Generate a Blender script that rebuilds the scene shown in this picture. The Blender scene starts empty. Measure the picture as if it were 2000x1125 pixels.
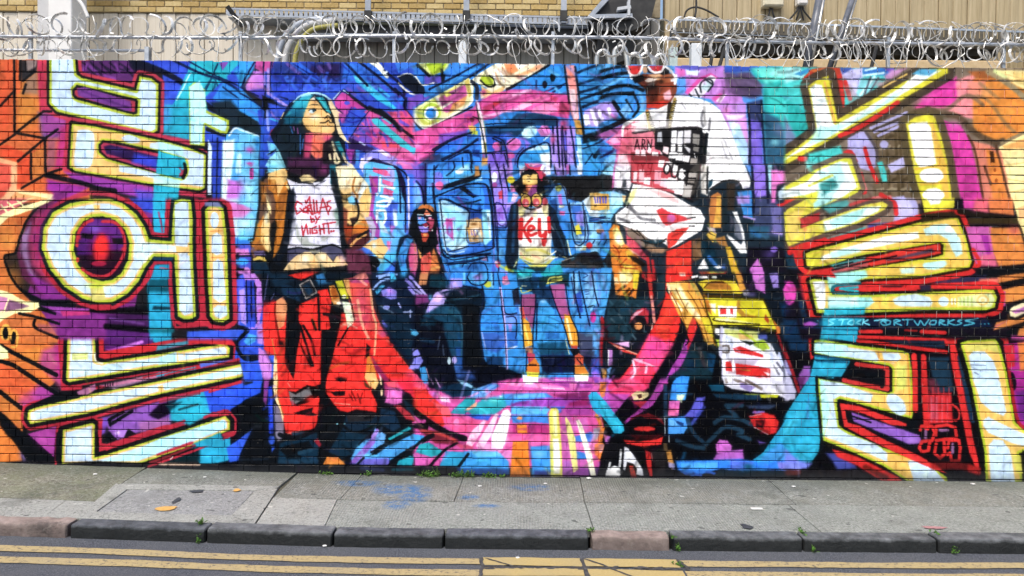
import bpy, bmesh, math, random
import numpy as np
from mathutils import Vector, Matrix, noise
R = math.radians
random.seed(7); rng = np.random.default_rng(7)
SC = bpy.context.scene; COL = SC.collection
# ------------------------------------------------------------------ camera, sky, sun, exposure
CAM = Vector((0, -6.54, 1.793)); PITCH, ROLL, LENS = -1.0, 0.52, 26.0
cd = bpy.data.cameras.new('camera'); cam = bpy.data.objects.new('camera', cd); COL.objects.link(cam)
cd.lens = LENS; cd.sensor_width = 36; cd.clip_end = 1000; cam.location = CAM
CM = Matrix.Rotation(R(90+PITCH), 4, 'X') @ Matrix.Rotation(R(ROLL), 4, 'Z'); cam.rotation_euler = CM.to_euler(); SC.camera = cam
SUN_EL, SUN_AZ = 60.0, 205.0          # azimuth from +Y, clockwise
w = bpy.data.worlds.new('World'); SC.world = w; w.use_nodes = True
nt = w.node_tree; bg = nt.nodes['Background']; sk = nt.nodes.new('ShaderNodeTexSky'); sk.sky_type = 'NISHITA'
sk.sun_disc = False; sk.sun_elevation = R(SUN_EL); sk.sun_rotation = R(SUN_AZ); sk.dust_density = 4; sk.air_density = 1.2; sk.ozone_density = .6
nt.links.new(sk.outputs[0], bg.inputs[0]); bg.inputs[1].default_value = .12
sl = bpy.data.lights.new('sun', 'SUN'); sl.energy = 1.5; sl.angle = R(16); sl.color = (1, .965, .92)
so = bpy.data.objects.new('sun', sl); COL.objects.link(so)
sdir = Vector((math.sin(R(SUN_AZ))*math.cos(R(SUN_EL)), math.cos(R(SUN_AZ))*math.cos(R(SUN_EL)), math.sin(R(SUN_EL))))
so.rotation_euler = sdir.to_track_quat('Z', 'Y').to_euler(); so.location = sdir*30
vs = SC.view_settings; vs.view_transform = 'Standard'; vs.look = 'None'; vs.gamma = 1; vs.use_curve_mapping = False; vs.exposure = 0.74
F_PX = LENS/36*2000
RX = CM.to_3x3()
def ray(px, py): return RX @ Vector(((px-1000)/F_PX, -(py-562.5)/F_PX, -1))
def at(px, py, Y):                    # a traced point of the photograph, set on the upright plane at depth Y
    d = ray(px, py); return CAM+d*((Y-CAM.y)/d.y)
def on(px, py, Z=0.):                 # the same on a level plane
    d = ray(px, py); return CAM+d*((Z-CAM.z)/d.z)
def gz(x):                            # the street climbs a little towards the left
    u = (-1.15-x)/.25; return .026*.25*(u if u > 30 else math.log1p(math.exp(u)))
# ------------------------------------------------------------------ helpers
def link(name, me, mat=None, parent=None, smooth=False):
    if isinstance(me, bmesh.types.BMesh):
        b = me; me = bpy.data.meshes.new(name); b.normal_update(); b.to_mesh(me); b.free()
    o = bpy.data.objects.new(name, me); COL.objects.link(o)
    if mat: me.materials.clear(); me.materials.append(mat)
    if parent: o.parent = parent
    if smooth:
        for p in me.polygons: p.use_smooth = True
    return o
def tag(o, label=None, cat=None, group=None, kind=None):
    if label: o['label'] = label
    if cat: o['category'] = cat
    if group: o['group'] = group
    if kind: o['kind'] = kind
    return o
def thing(name, label, cat, loc=(0, 0, 0), group=None, kind=None):
    o = bpy.data.objects.new(name, None); COL.objects.link(o); o.location = loc; o.empty_display_size = .1
    return tag(o, label, cat, group, kind)
def box(b, x0, y0, z0, x1, y1, z1, bev=0):
    vs_ = [b.verts.new(p) for p in ((x0, y0, z0), (x1, y0, z0), (x1, y1, z0), (x0, y1, z0), (x0, y0, z1), (x1, y0, z1), (x1, y1, z1), (x0, y1, z1))]
    fs = [b.faces.new([vs_[i] for i in q]) for q in ((0, 3, 2, 1), (4, 5, 6, 7), (0, 1, 5, 4), (1, 2, 6, 5), (2, 3, 7, 6), (3, 0, 4, 7))]
    if bev: bmesh.ops.bevel(b, geom=list({e for f in fs for e in f.edges}), offset=bev, segments=1, affect='EDGES')
def tube(b, pts, r, n=8, cap=True):
    pts = [Vector(p) for p in pts]; rs = r if isinstance(r, (list, tuple)) else [r]*len(pts); rings = []; up = Vector((.123, .31, .94))
    for i, p in enumerate(pts):
        t = (pts[min(i+1, len(pts)-1)]-pts[max(i-1, 0)]).normalized(); u = t.cross(up)
        u = (u if u.length > .05 else t.cross(Vector((1, 0, 0)))).normalized(); v = t.cross(u)
        rings.append([b.verts.new(p+(u*math.cos(a)+v*math.sin(a))*rs[i]) for a in (k*2*math.pi/n for k in range(n))])
    for a, c in zip(rings[:-1], rings[1:]):
        for k in range(n): b.faces.new((a[k], a[(k+1) % n], c[(k+1) % n], c[k]))
    if cap: b.faces.new(rings[0][::-1]); b.faces.new(rings[-1])
def curve(pts, n=6):
    P = [Vector(p) for p in pts]; o = []
    for i in range(len(P)-1):
        a, b_, c, d = P[max(i-1, 0)], P[i], P[i+1], P[min(i+2, len(P)-1)]
        for k in range(n):
            u = k/n; o.append(.5*(2*b_+(c-a)*u+(2*a-5*b_+4*c-d)*u*u+(3*b_-a-3*c+d)*u**3))
    return o+[P[-1]]
def bar(b, p, q, wx, wy):             # a square bar between two points
    p, q = Vector(p), Vector(q); t = (q-p).normalized(); u = t.cross(Vector((0, 1, 0)))
    u = (u if u.length > .05 else Vector((1, 0, 0))).normalized(); v = t.cross(u)
    r = [[b.verts.new(c+u*wx*i+v*wy*j) for i, j in ((-.5, -.5), (.5, -.5), (.5, .5), (-.5, .5))] for c in (p, q)]
    for k in range(4): b.faces.new((r[0][k], r[0][(k+1) % 4], r[1][(k+1) % 4], r[1][k]))
    b.faces.new(r[0][::-1]); b.faces.new(r[1])
BM = bmesh.new
class Mat:
    def __init__(s, name, rough=.8, spec=.5, metal=0):
        s.m = bpy.data.materials.new(name); s.m.use_nodes = True; s.t = s.m.node_tree; s.b = s.t.nodes['Principled BSDF']
        s.b.inputs['Roughness'].default_value = rough; s.b.inputs['Specular IOR Level'].default_value = spec; s.b.inputs['Metallic'].default_value = metal; s.co = None
    def n(s, typ, **k):
        q = s.t.nodes.new('ShaderNode'+typ)
        for a, v in k.items():
            if a.startswith('i_'):
                key = a[2:]; q.inputs[int(key) if key.isdigit() else key].default_value = v
            else: setattr(q, a, v)
        return q
    def l(s, a, b): s.t.links.new(a, b)
    def pos(s):
        if s.co is None: s.co = s.n('NewGeometry').outputs['Position']
        return s.co
    def noise(s, scale, detail=4, rough=.6, vec=None, stretch=None):
        v = vec or s.pos()
        if stretch: q = s.n('Mapping', i_Scale=stretch); s.l(v, q.inputs[0]); v = q.outputs[0]
        q = s.n('TexNoise', i_Scale=scale, i_Detail=detail, i_Roughness=rough); s.l(v, q.inputs['Vector']); return q.outputs['Fac']
    def ramp(s, fac, stops):
        q = s.n('ValToRGB'); e = q.color_ramp.elements
        for i, (p, c) in enumerate(stops):
            x = e[i] if i < 2 else e.new(p); x.position = p; x.color = (*c, 1) if len(c) == 3 else c
        s.l(fac, q.inputs[0]); return q.outputs[0]
    def mix(s, fac, a, b, mode='MIX'):
        q = s.n('Mix', data_type='RGBA', blend_type=mode)
        for v, i in ((fac, 0), (a, 6), (b, 7)):
            if hasattr(v, 'links'): s.l(v, q.inputs[i])
            elif i == 0: q.inputs[0].default_value = v
            else: q.inputs[i].default_value = (*v, 1)
        return q.outputs[2]
    def step(s, fac, a, b):
        q = s.n('MapRange', i_1=a, i_2=b); s.l(fac, q.inputs[0]); return q.outputs[0]
    def math(s, op, a, b=0.):
        q = s.n('Math', operation=op)
        for v, i in ((a, 0), (b, 1)):
            if hasattr(v, 'links'): s.l(v, q.inputs[i])
            else: q.inputs[i].default_value = v
        return q.outputs[0]
    def base(s, c): s.l(c, s.b.inputs['Base Color']); return s
    def rough(s, c): s.l(c, s.b.inputs['Roughness'])
    def bump(s, h, strength=.3, dist=.01):
        q = s.n('Bump', i_Strength=strength, i_Distance=dist); s.l(h, q.inputs['Height']); s.l(q.outputs[0], s.b.inputs['Normal']); return s
def simple(name, c1, c2, scale=20, rough=.7, spec=.4, metal=0, bump=.2, detail=5, rust=None):
    m = Mat(name, rough, spec, metal); f = m.noise(scale, detail); c = m.ramp(f, [(.3, c1), (.7, c2)])
    if rust: c = m.mix(m.step(m.noise(scale*.35, 6, .7), .55, .72), c, rust)
    m.base(c)
    if bump: m.bump(m.noise(scale*4, 3), bump, .004)
    return m.m
# ------------------------------------------------------------------ spray painter
class Mural:
    """spray-can painter: fills, strokes, halos and dabs on a canvas of paint colours"""
    def __init__(s, W, H, to_wall, UV):
        s.W, s.H = W, H; s.map = to_wall; s.U, s.V = UV; s.C = np.zeros((H, W, 3), np.float32); s.ox = s.oy = 0.; s.k = 1.; s.old = None
    def T(s, ox, oy, k=.25, x0=-1e4, y0=-1e4, x1=1e4, y1=1e4):
        s.flush(); s.ox, s.oy, s.k = ox, oy, k; s.cut = (x0, y0, x1, y1); s.old = s.C.copy()
    def flush(s):                       # each panel is sprayed over its neighbours with a soft overlap
        if s.old is None: return
        x0, y0, x1, y1 = s.cut
        m = lambda v, a, b: np.clip((v-a)/8+.5, 0, 1)*np.clip((b-v)/8+.5, 0, 1)
        A = (m(s.V, y0, y1+8)*m(s.U, x0, x1+8))[..., None].astype(np.float32)
        s.C = s.old*(1-A)+s.C*A; s.old = None
    def col(s, c):
        return np.array([int(c[i:i+2], 16) for i in (0, 2, 4)], np.float32)/255
    def pts(s, t, sm=0, closed=True):
        v = np.array([[float(a) for a in q.split(',')] for q in t.split()])
        if sm and len(v) > 2:
            n = len(v); o = []
            for i in range(n if closed else n-1):
                if closed: a, b, c, d = v[i-1], v[i], v[(i+1) % n], v[(i+2) % n]
                else: a, b, c, d = v[max(i-1, 0)], v[i], v[i+1], v[min(i+2, n-1)]
                for u in (0, .2, .4, .6, .8):
                    o.append(.5*(2*b+(c-a)*u+(2*a-5*b+4*c-d)*u*u+(3*b-a-3*c+d)*u**3))
            if not closed: o.append(v[-1])
            v = np.array(o)
        return s.map(v*s.k+[s.ox, s.oy])
    def box(s, v, m):
        x0, y0 = np.floor(v.min(0)-m).astype(int); x1, y1 = np.ceil(v.max(0)+m).astype(int)+1
        return max(x0, 0), max(y0, 0), min(x1, s.W), min(y1, s.H)
    def dist(s, segs, b, m):
        x0, y0, x1, y1 = b; D = np.full((y1-y0, x1-x0), m+1., np.float32)
        for p, q in segs:
            a0 = max(int(min(p[0], q[0])-m), x0); a1 = min(int(max(p[0], q[0])+m)+2, x1)
            c0 = max(int(min(p[1], q[1])-m), y0); c1 = min(int(max(p[1], q[1])+m)+2, y1)
            if a1 <= a0 or c1 <= c0: continue
            X = np.arange(a0, a1, dtype=np.float32)[None]+.5-p[0]; Y = np.arange(c0, c1, dtype=np.float32)[:, None]+.5-p[1]
            d = q-p; L = max(float(d@d), 1e-6); t = np.clip((X*d[0]+Y*d[1])/L, 0, 1)
            r = np.sqrt((X-t*d[0])**2+(Y-t*d[1])**2)
            V = D[c0-y0:c1-y0, a0-x0:a1-x0]; np.minimum(V, r, out=V)
        return D
    def inside(s, cs, b):
        x0, y0, x1, y1 = b; I = np.zeros((y1-y0, x1-x0), bool); X = np.arange(x0, x1)+.5
        for v in cs:
            for i in range(len(v)):
                p, q = v[i-1], v[i]
                if p[1] == q[1]: continue
                lo, hi = (p, q) if p[1] < q[1] else (q, p)
                c0 = max(int(math.ceil(lo[1]-.5)), y0); c1 = min(int(math.ceil(hi[1]-.5)), y1)
                if c1 <= c0: continue
                Y = np.arange(c0, c1)+.5; xs = lo[0]+(Y-lo[1])*(hi[0]-lo[0])/(hi[1]-lo[1])
                I[c0-y0:c1-y0] ^= X[None] < xs[:, None]
        return I
    def put(s, b, A, c):
        x0, y0, x1, y1 = b; V = s.C[y0:y1, x0:x1]; V += A[..., None]*(c-V)
    def sd(s, cs, m):
        b = s.box(np.vstack(cs), m)
        if b[2] <= b[0] or b[3] <= b[1]: return None, None
        D = s.dist([(v[i-1], v[i]) for v in cs for i in range(len(v))], b, m)
        return b, np.where(s.inside(cs, b), -D, D)
    def F(s, c, t, soft=4, sm=0, a=1):
        h = max(soft*s.k, .8)/2+.01; b, D = s.sd([s.pts(q, sm) for q in t.split('|')], h+1)
        if b is None: return
        s.put(b, np.clip(.5-D/(2*h), 0, 1)*a, s.col(c))
    def G(s, t, bands, soft=4, sm=0):
        m = max(abs(d) for d, _ in bands)*s.k+3; b, D = s.sd([s.pts(q, sm) for q in t.split('|')], m)
        if b is None: return
        h = max(soft*s.k, .8)/2
        for d, c in bands: s.put(b, np.clip(.5-(D-d*s.k)/(2*h), 0, 1), s.col(c))
    def L(s, c, t, w=12, soft=4, sm=1, a=1):
        for q in t.split('|'):
            v = s.pts(q, sm, False); h = max(soft*s.k, .8)/2; r = w*s.k/2; b = s.box(v, r+h+1)
            if b[2] <= b[0] or b[3] <= b[1]: continue
            D = s.dist(list(zip(v[:-1], v[1:])), b, r+h+1)
            s.put(b, np.clip(.5-(D-r)/(2*h), 0, 1)*a*min(1, r*2/.9), s.col(c))
    def B(s, c, x, y, rx, ry=None, a=1, rot=0):
        ry = ry or rx; rx, ry = rx*s.k, ry*s.k; x, y = s.map(np.array([[x*s.k+s.ox, y*s.k+s.oy]]))[0]; R = max(rx, ry)*1.6
        b = s.box(np.array([[x, y]]), R)
        if b[2] <= b[0] or b[3] <= b[1]: return
        X = np.arange(b[0], b[2], dtype=np.float32)[None]+.5-x; Y = np.arange(b[1], b[3], dtype=np.float32)[:, None]+.5-y
        cr, sr = math.cos(math.radians(rot)), math.sin(math.radians(rot))
        s.put(b, a*np.exp(-1.6*(((X*cr+Y*sr)/rx)**2+((Y*cr-X*sr)/ry)**2)), s.col(c))
    def E(s, c, x, y, rx, ry=None, rot=0, soft=4, a=1):
        ry = ry or rx; o = []
        for i in range(20):
            u = i*math.pi/10; p, q = rx*math.cos(u), ry*math.sin(u); r = math.radians(rot)
            o.append('%.1f,%.1f' % (x+p*math.cos(r)-q*math.sin(r), y+p*math.sin(r)+q*math.cos(r)))
        s.F(c, ' '.join(o), soft, 0, a)
    def dabs(s, n, x0, y0, x1, y1, seed, lo=10, hi=38, a=.4, dark=.5):
        # loose strokes of a slightly different can over the flat fills
        r = random.Random(seed); s.flush(); s.ox = s.oy = 0.; s.k = 1.
        for _ in range(n):
            x, y = r.uniform(x0, x1), r.uniform(y0, y1); p = s.map(np.array([[x, y]]))[0]; i, j = int(p[1]), int(p[0])
            if not (0 <= i < s.H and 0 <= j < s.W): continue
            c = s.C[i, j].copy(); g = c.mean(); m = r.random()
            if m < dark: c *= r.uniform(.15, .7)
            elif m < .8: c = np.clip(c*r.uniform(1.1, 1.45)+r.uniform(0, .1), 0, 1)
            else: c = np.clip(np.roll(c, r.choice((0, 0, 1)))*.5+c*.5+np.array([r.uniform(-.15, .2), r.uniform(-.12, .12), r.uniform(-.1, .2)]), 0, 1)
            t = noise.noise(Vector((x*.006, y*.006, seed)))*4+r.gauss(0, .5); l = r.uniform(lo, hi); w = r.uniform(1.2, 5.5)
            q = '%.1f,%.1f %.1f,%.1f %.1f,%.1f' % (x-l/2*math.cos(t), y-l/2*math.sin(t), x+r.gauss(0, 2), y+r.gauss(0, 2), x+l/2*math.cos(t), y+l/2*math.sin(t))
            s.L('%02x%02x%02x' % tuple(int(v*255) for v in c), q, w, r.uniform(2.5, 7), 1, a*r.uniform(.5, 1.3))
    def blur(s, A, r):
        for ax in (0, 1):
            for _ in range(2):
                P = np.concatenate([np.repeat(np.take(A, [0], ax), r+1, ax), A, np.repeat(np.take(A, [-1], ax), r, ax)], ax); c = np.cumsum(P, ax, dtype=np.float64)
                n = A.shape[ax]; A = ((np.take(c, range(2*r+1, 2*r+1+n), ax)-np.take(c, range(0, n), ax))/(2*r+1)).astype(np.float32)
        return A
    def overspray(s):
        # soft edges, mist drifting past the outlines, and uneven coverage of the cans
        s.C = s.C*.7+s.blur(s.C, 1)*.3
        g = np.random.default_rng(3)
        n1 = s.blur(g.random((s.H, s.W, 1), dtype=np.float32), 3)-.5; n2 = s.blur(g.random((s.H, s.W, 1), dtype=np.float32), 14)-.5; n3 = s.blur(g.random((s.H, s.W, 1), dtype=np.float32), 40)-.5
        k = np.clip(.14+n3*8, .03, .32); s.C = s.C*(1-k)+s.blur(s.C, 6)*k
        L = s.C.mean(2, keepdims=True); s.C = np.clip(s.C*(1+n1*1.3+n2*3.4)+(L-.42)*np.clip(L, 0, 1)*.26, 0, 1)
        sp = (g.random((s.H, s.W, 1)) > .996)*.25; s.C = s.C*(1-sp)+s.blur(s.C, 10)*1.25*sp
LB, LM, CR, BK, RD, CY = 'bcd6f2', 'bccf2c', 'efc06a', '0c1016', 'c01f38', '12b4d4'
def paint_left():
    # ---- left third of the mural
    LB, LM, CR, BK, RD, CY = 'bcd6f2', 'bccf2c', 'efc06a', '0c1016', 'c01f38', '12b4d4'
    T(0, 110, .25, -9, 0, 466, 388)
    F('d85f2c', '-20,-20 700,-20 700,3400 -20,3400')
    F('c9762f', '160,180 300,40 300,420 130,600 125,330', 60)
    B('d8862c', 220, 440, 160, 200, .8); B('e0451f', 40, 420, 90, 260, .7); B('e2562a', 60, 120, 60, 160, .8)
    F('e2632c', '118,30 160,30 157,290 118,290', 8)
    F('2c2a2e', '165,30 300,30 285,120 165,190', 12)
    F('8f7d79', '205,30 290,30 280,80 215,120', 14); F('8a7672', '210,180 290,110 300,300 170,290', 30, 0, .7)
    F('6d5ca0', '300,440 560,470 540,640 330,640', 40)
    F('a3469c', '320,450 480,430 560,560 400,640 330,600', 40); F('c32c7c', '470,560 545,520 540,870 420,880', 40)
    F('a85a68', '370,640 440,640 430,860 360,900', 30)
    F('dd6a32', '10,690 120,620 300,640 320,680 160,780 20,780', 12); F('d1762f', '250,760 340,700 350,930 250,960', 12); F('e0491f', '0,700 60,690 240,780 240,960 130,1040 130,820 0,780', 16)
    F('e0652a', '200,1020 350,960 350,1060 210,1060', 10)
    F('f0b27c', '-10,790 135,830 130,1040 440,1080 420,1124 -10,1124', 10); F('e0503c', '-10,830 85,850 85,1010 30,1090 -10,1120', 14)
    F('eda05c', '130,1060 360,1070 380,1124 60,1124', 10); F('efe4a0', '110,1050 430,1080 440,1110 330,1140 380,1110 150,1070', 8)
    L('7a4a1c', '90,1100 80,1140', 10); L('7a4a1c', '125,1095 118,1140', 10); L('7a4a1c', '185,1090 178,1140', 10)
    L('7b1f3c', '160,830 320,760', 4, a=.3)
    # hatched neighbours of the first letter
    F('5a2a6c', '600,30 1120,30 1040,200 620,170', 10)
    for i in range(12): L('1d1530', '%d,%d %d,%d' % (630+i*38, 40+(i*37)%70, 720+i*36, 100+(i*53)%60), 13, 12)
    L('7d3a98', '700,80 760,130|820,150 900,180|680,60 640,130|900,60 930,120', 22, 16)
    F('2348d8', '1090,30 2010,30 2010,700 1280,650 1270,120', 8)
    F('2a50e0', '1060,60 1460,70 1450,260 1290,330 1270,130 1150,90', 20)
    L('0d1226', '1030,40 1150,70 1400,190 1640,400 1990,560', 44, 10); L('0d1226', '1060,70 1180,110', 70, 20)
    F('16b8d0', '1500,30 1900,30 1740,190 1600,320 1620,420 1480,420 1350,380 1430,200', 14)
    F('1c8ae8', '1740,200 2010,340 2010,520 1880,450 1660,330', 14); F('1b94ea', '1820,110 2010,30 2010,260 1900,240', 20)
    F('12b6ca', '1560,60 1700,30 1780,180 1640,200', 20); F('8a44b8', '1710,50 1790,40 1740,110', 8)
    L('0a1c48', '1330,20 1560,130 1760,200 2000,360', 20, 6); L('0a1c48', '1460,30 1640,130 1880,240 2010,330|1740,240 1990,420|1700,60 1610,260', 12, 6)
    L('0d1a50', '1900,250 1940,140 2010,60|1890,230 1930,280 2010,310', 16, 6); F('b060d0', '1910,240 1960,130 2010,70 2010,290 1940,280', 8)
    B('e070c8', 1960, 210, 50, 60)
    L('e8f8fa', '1490,130 1380,340', 12, 6, a=.8); L('0a4a70', '1640,200 1680,210 1660,270|1590,270 1660,170 1700,230', 12, 6)
    F('1a2a38', '1640,360 1800,340 2010,560 2010,600 1800,560 1690,440', 26)
    F('12a8c8', '1290,380 1480,370 1475,680 1270,650', 14); B('3aa0e8', 1300, 450, 50, 120); L('d0306a', '1350,650 1440,660', 10, a=.5)
    # two nested block letters
    L1 = '385,-60 385,370 445,432 1180,606 1230,580 1238,215 1180,172 1092,155 1062,268 640,170 597,140 580,-60|562,262 600,222 1060,332 1078,345 1072,450 1040,456 590,335 562,305'
    L2 = '560,522 740,548 1270,660 1500,722 1608,772 1600,1030 1560,1048 1200,1002 590,895 543,866|768,690 800,655 880,662 1250,742 1430,800 1470,850 1440,950 1390,958 1240,920 830,800 772,750'
    F('c42a50', '290,30 390,30 390,420 560,480 1270,640 1285,610 1600,680 1290,720 1220,660 540,520 520,880 600,930 1210,1030 1600,1085 1640,1110 1200,1060 590,950 480,880 540,510 380,450 310,430', 14)
    G(L1, [(46, 'c8344c'), (20, BK), (0, LM), (-19, LB)], 8)
    F('7a3a98', '600,250 660,240 1020,350 1030,425 980,425 610,310', 8); L('5a2a78', '640,270 800,330 1000,400', 18, 14)
    F(LB, '410,-20 560,-20 575,170 430,200', 6); F(LB, '430,300 545,220 560,330 600,360 1110,500 1110,280 1120,200 1180,210 1205,570 480,410', 8)
    G(L2, [(46, 'c42c4c'), (20, BK), (0, LM), (-15, CR)], 8)
    F('c5305c', '790,690 830,680 1230,770 1230,905 840,785 795,745', 6); F('2a1850', '810,705 860,690 1230,785 1230,880 900,780 830,760', 12)
    F('2a3cd0', '1050,760 1230,795 1230,880 1030,830', 30); B('4a3a98', 920, 730, 60, 30, .6)
    F(LB, '600,610 625,575 700,578 735,620 730,780 700,865 620,870 580,840', 8, 1); F(LB, '950,640 1000,612 1080,640 1090,672 1000,676', 8, 1); F(LB, '1170,680 1240,668 1590,770 1585,1020 1400,990 930,900 930,850 1000,860 1420,968 1475,880 1470,800 1250,730 1170,715', 10)
    L(LM, '1255,930 1420,962 1468,880 1440,810', 18, 8)
    F(CY, '1240,720 1250,745 1440,795 1460,850 1400,920 1420,955 1220,915', 10); L('c0405c', '1400,870 1420,900 1400,940', 10); L(BK, '1440,840 1450,900 1430,950', 24, 8)
    F(CY, '1200,1005 1400,1030 1390,1124 1190,1124', 10); F('a4e8f4', '1230,660 1420,710 1440,780 1250,735', 14, 0, .8); F('a4e8f4', '1200,920 1410,965 1400,1028 1200,1000', 14, 0, .8)
    # small tee letter at right
    TE = '1475,240 1520,200 1600,260 1610,420 1790,500 1790,560 1770,610 1720,600 1600,540 1600,700 1480,690'
    L('10121c', '1620,570 1760,630 1800,560', 30, 8); L(BK, '1500,705 1640,750 1625,1110', 34, 8)
    G(TE, [(0, LM), (-20, 'b4e6f6')], 8); F('b0e8f6', '1480,240 1560,190 1600,280 1610,430 1560,690 1490,680', 12)
    F('2458e0', '1625,590 1770,635 1760,680 1640,700', 10); F('1c40c0', '1640,650 1740,660 1720,1124 1660,1124', 14); F('3fa6f0', '1770,610 1830,560 1900,560 2010,640 2010,1124 1730,1124 1740,700', 12, 0)
    F('d8f0fc', '1740,660 1830,650 1830,760 1780,1124 1730,1124', 20); L('c8ecfa', '1790,740 1780,900|1870,760 1860,900', 36, 18)
    F('c468d4', '1780,960 1880,980 1920,1040 1880,1124 1770,1124', 20); L('d050b8', '1930,720 1990,720|1925,840 1960,850|1950,900 1980,930', 40, 10); F('cfe6fa', '1625,650 1655,700 1650,1080 1620,1080', 8)
    L('0b1430', '1700,640 1690,1120', 12, 8); L('e0f4fc', '1790,620 1850,560 2000,640', 14, 8)
    # black lines of the orange blocks
    for q in ('112,30 115,600', '160,30 155,180', '115,270 0,390', '120,600 340,430 400,430', '125,600 350,640 450,570', '115,610 0,690', '350,640 355,900', '340,650 140,820', '242,760 242,960', '480,880 360,920 170,1030', '270,120 180,190|200,220 180,290'): L(BK, q, 20, 6, 0)
    F(BK, '380,900 640,990 900,1030 700,1010 560,980 400,950 340,940', 10); F('a02aa0', '370,960 700,1020 640,1060 500,1124 360,1040', 30); F('9c38ac', '500,900 1190,1020 1190,1124 900,1060 600,1000', 20)
    L(BK, '360,930 640,990 760,1030 900,1050', 36, 10)
    F('5a48c8', '1050,1040 1195,1060 1195,1124 1080,1124', 30); L('c0304c', '560,1110 680,1070 860,1080 960,1120', 34, 10); F('7a2a78', '430,1060 560,1050 480,1124 400,1124', 20)
    # ---- ring letter row
    T(0, 385, .25, -9, 388, 466, 663)
    F('7d2a82', '430,0 1200,-30 1200,130 1000,1124 330,1124 200,820', 10)
    F('cf6a2c', '-20,100 260,60 130,430 40,450 60,560 150,720 330,900 470,1124 -20,1124', 10); F('c8602a', '150,120 280,60 180,250 130,380 110,230', 30); B('e09038', 60, 330, 120, 120, .8); B('d97f30', 90, 650, 110, 140, .7)
    F('5a2444', '270,60 420,20 360,160 300,330 330,500 480,720 700,840 500,800 310,760 170,620 130,430 200,220', 20)
    F('a5305c', '280,130 380,110 320,300 330,500 460,700 600,800 400,700 250,520 230,300', 40); F('8e6a98', '170,300 240,200 210,400 240,560 330,700 230,600 160,430', 30); F('8a2a90', '230,600 420,700 560,800 420,820 300,740', 30)
    F(BK, '140,700 330,800 560,800 760,850 900,870 1160,840 1180,920 700,900 300,880', 16); F('9a3ea8', '320,850 700,870 690,910 480,910', 10); F('c22c74', '470,890 700,890 700,920 490,930', 10)
    F('401a50', '830,920 1180,900 1190,1020 830,1020', 30); F('5c2278', '830,1030 1190,1050 1190,1130 830,1130', 24); L('0a0810', '740,880 1190,900|830,1010 1190,1040', 46, 14); L('6a3a88', '860,950 1120,990', 20, 14)
    L(BK, '310,60 200,200 130,400 115,440 45,455 40,500 90,630 180,740 330,830', 20, 6)
    F('f3eca6', '-20,130 420,0 440,10 250,100 60,160 0,220 -20,260', 8); F('d8586a', '-20,30 130,0 300,-10 60,110 -20,150', 12); L('f3eca6', '-10,100 330,-20|60,40 130,110|130,25 200,85|10,60 60,130', 14, 6)
    F('f3eca6', '-20,720 60,740 190,810 300,820 310,860 240,900 120,910 20,960 -20,1000', 8); F('c878b0', '-20,770 70,790 40,880 -20,900', 12); F('8a5a80', '70,800 230,850 180,870 20,900', 12); L('f3eca6', '70,780 30,900', 12)
    F('d27034', '20,960 120,910 270,960 300,1040 470,1120 470,1180 0,1180', 10); L(BK, '150,910 300,940 460,990|270,960 275,1020 450,1100|330,880 430,910', 22, 6)
    F('b05a70', '290,990 440,1000 440,1080 300,1030', 24, 0, .7); E('ecb040', 45, 1060, 45, 70); E('ecb040', 110, 1090, 36, 60); E(BK, 42, 1065, 22, 50); E(BK, 108, 1090, 18, 40)
    # blues between the ring and the bars
    F('2c48d4', '980,-20 1210,-20 1190,130 1100,100', 14); F('0fb4dc', '1190,-20 1350,-20 1340,330 1200,300', 8); L('a8406c', '1300,0 1295,280|1240,120 1270,270|1200,280 1290,290', 14, 8)
    F('10a8d4', '1150,600 1330,560 1340,1130 1170,1130', 16); F('085468', '1160,640 1330,640 1330,740 1150,740', 24); F('0a3040', '1200,850 1340,860 1340,880 1190,880', 14); L('0f6f80', '1180,1040 1340,1040', 40, 20)
    F('b8dcf8', '1760,-20 2010,-20 2010,330 1820,330 1790,150', 14); F('d874cc', '1770,20 1960,90 1900,170 1790,150', 20); F('1a86ea', '1810,310 1920,330 1900,380 1820,370', 16); F('e07ed0', '1830,400 1960,390 1950,450 1830,450', 16)
    F(BK, '1820,450 2010,380 2010,560 1830,480', 16); F('2f9ae8', '1830,490 1930,470 1930,530 1840,520', 10); F('d878d8', '1830,560 1990,540 2010,640 1900,660 1860,900 1860,1000 1930,1010 1920,640', 14); L(BK, '1840,560 1900,570|1840,600 1900,610', 24, 8)
    F('3a50e0', '1840,640 1900,640 1880,850 1850,850', 12); F('d088e8', '1870,700 1920,650 1930,1010 1880,1000', 14); F('1b3cc0', '1920,650 2010,640 2010,1010 1930,1000', 10); L('0a0c28', '1920,650 1930,1000|1985,650 1975,1000', 18, 6)
    F('2a58e0', '1460,1050 1920,1030 1850,1124 1460,1124', 10); F('3ab4e8', '1900,1080 2010,1020 2010,1160 1880,1160', 16); B('d070d0', 1930, 1020, 40, 30)
    RG = '740,10 850,10 960,50 1060,130 1130,230 1165,330 1340,345 1350,140 1362,30 1420,10 1490,25 1505,160 1505,460 1530,930 1500,950 1440,955 1390,930 1375,700 1360,470 1200,465 1140,540 1080,660 990,760 880,820 770,828 640,790 500,700 390,560 325,400 340,240 410,120 540,50|800,150 900,180 980,260 1010,360 1000,490 950,590 880,645 800,658 700,630 610,530 575,410 590,280 650,190 720,155'
    B2 = '1600,100 1640,60 1700,60 1745,90 1770,300 1790,900 1790,950 1740,978 1670,968 1640,930 1620,600'
    F(RD, '1500,20 1600,20 1640,500 1650,1010 1530,1010 1530,500', 14)
    F('2a30b0', '1540,60 1575,60 1580,400 1560,420', 16); L('120c20', '1585,40 1600,500 1600,960', 20, 10)
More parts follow.
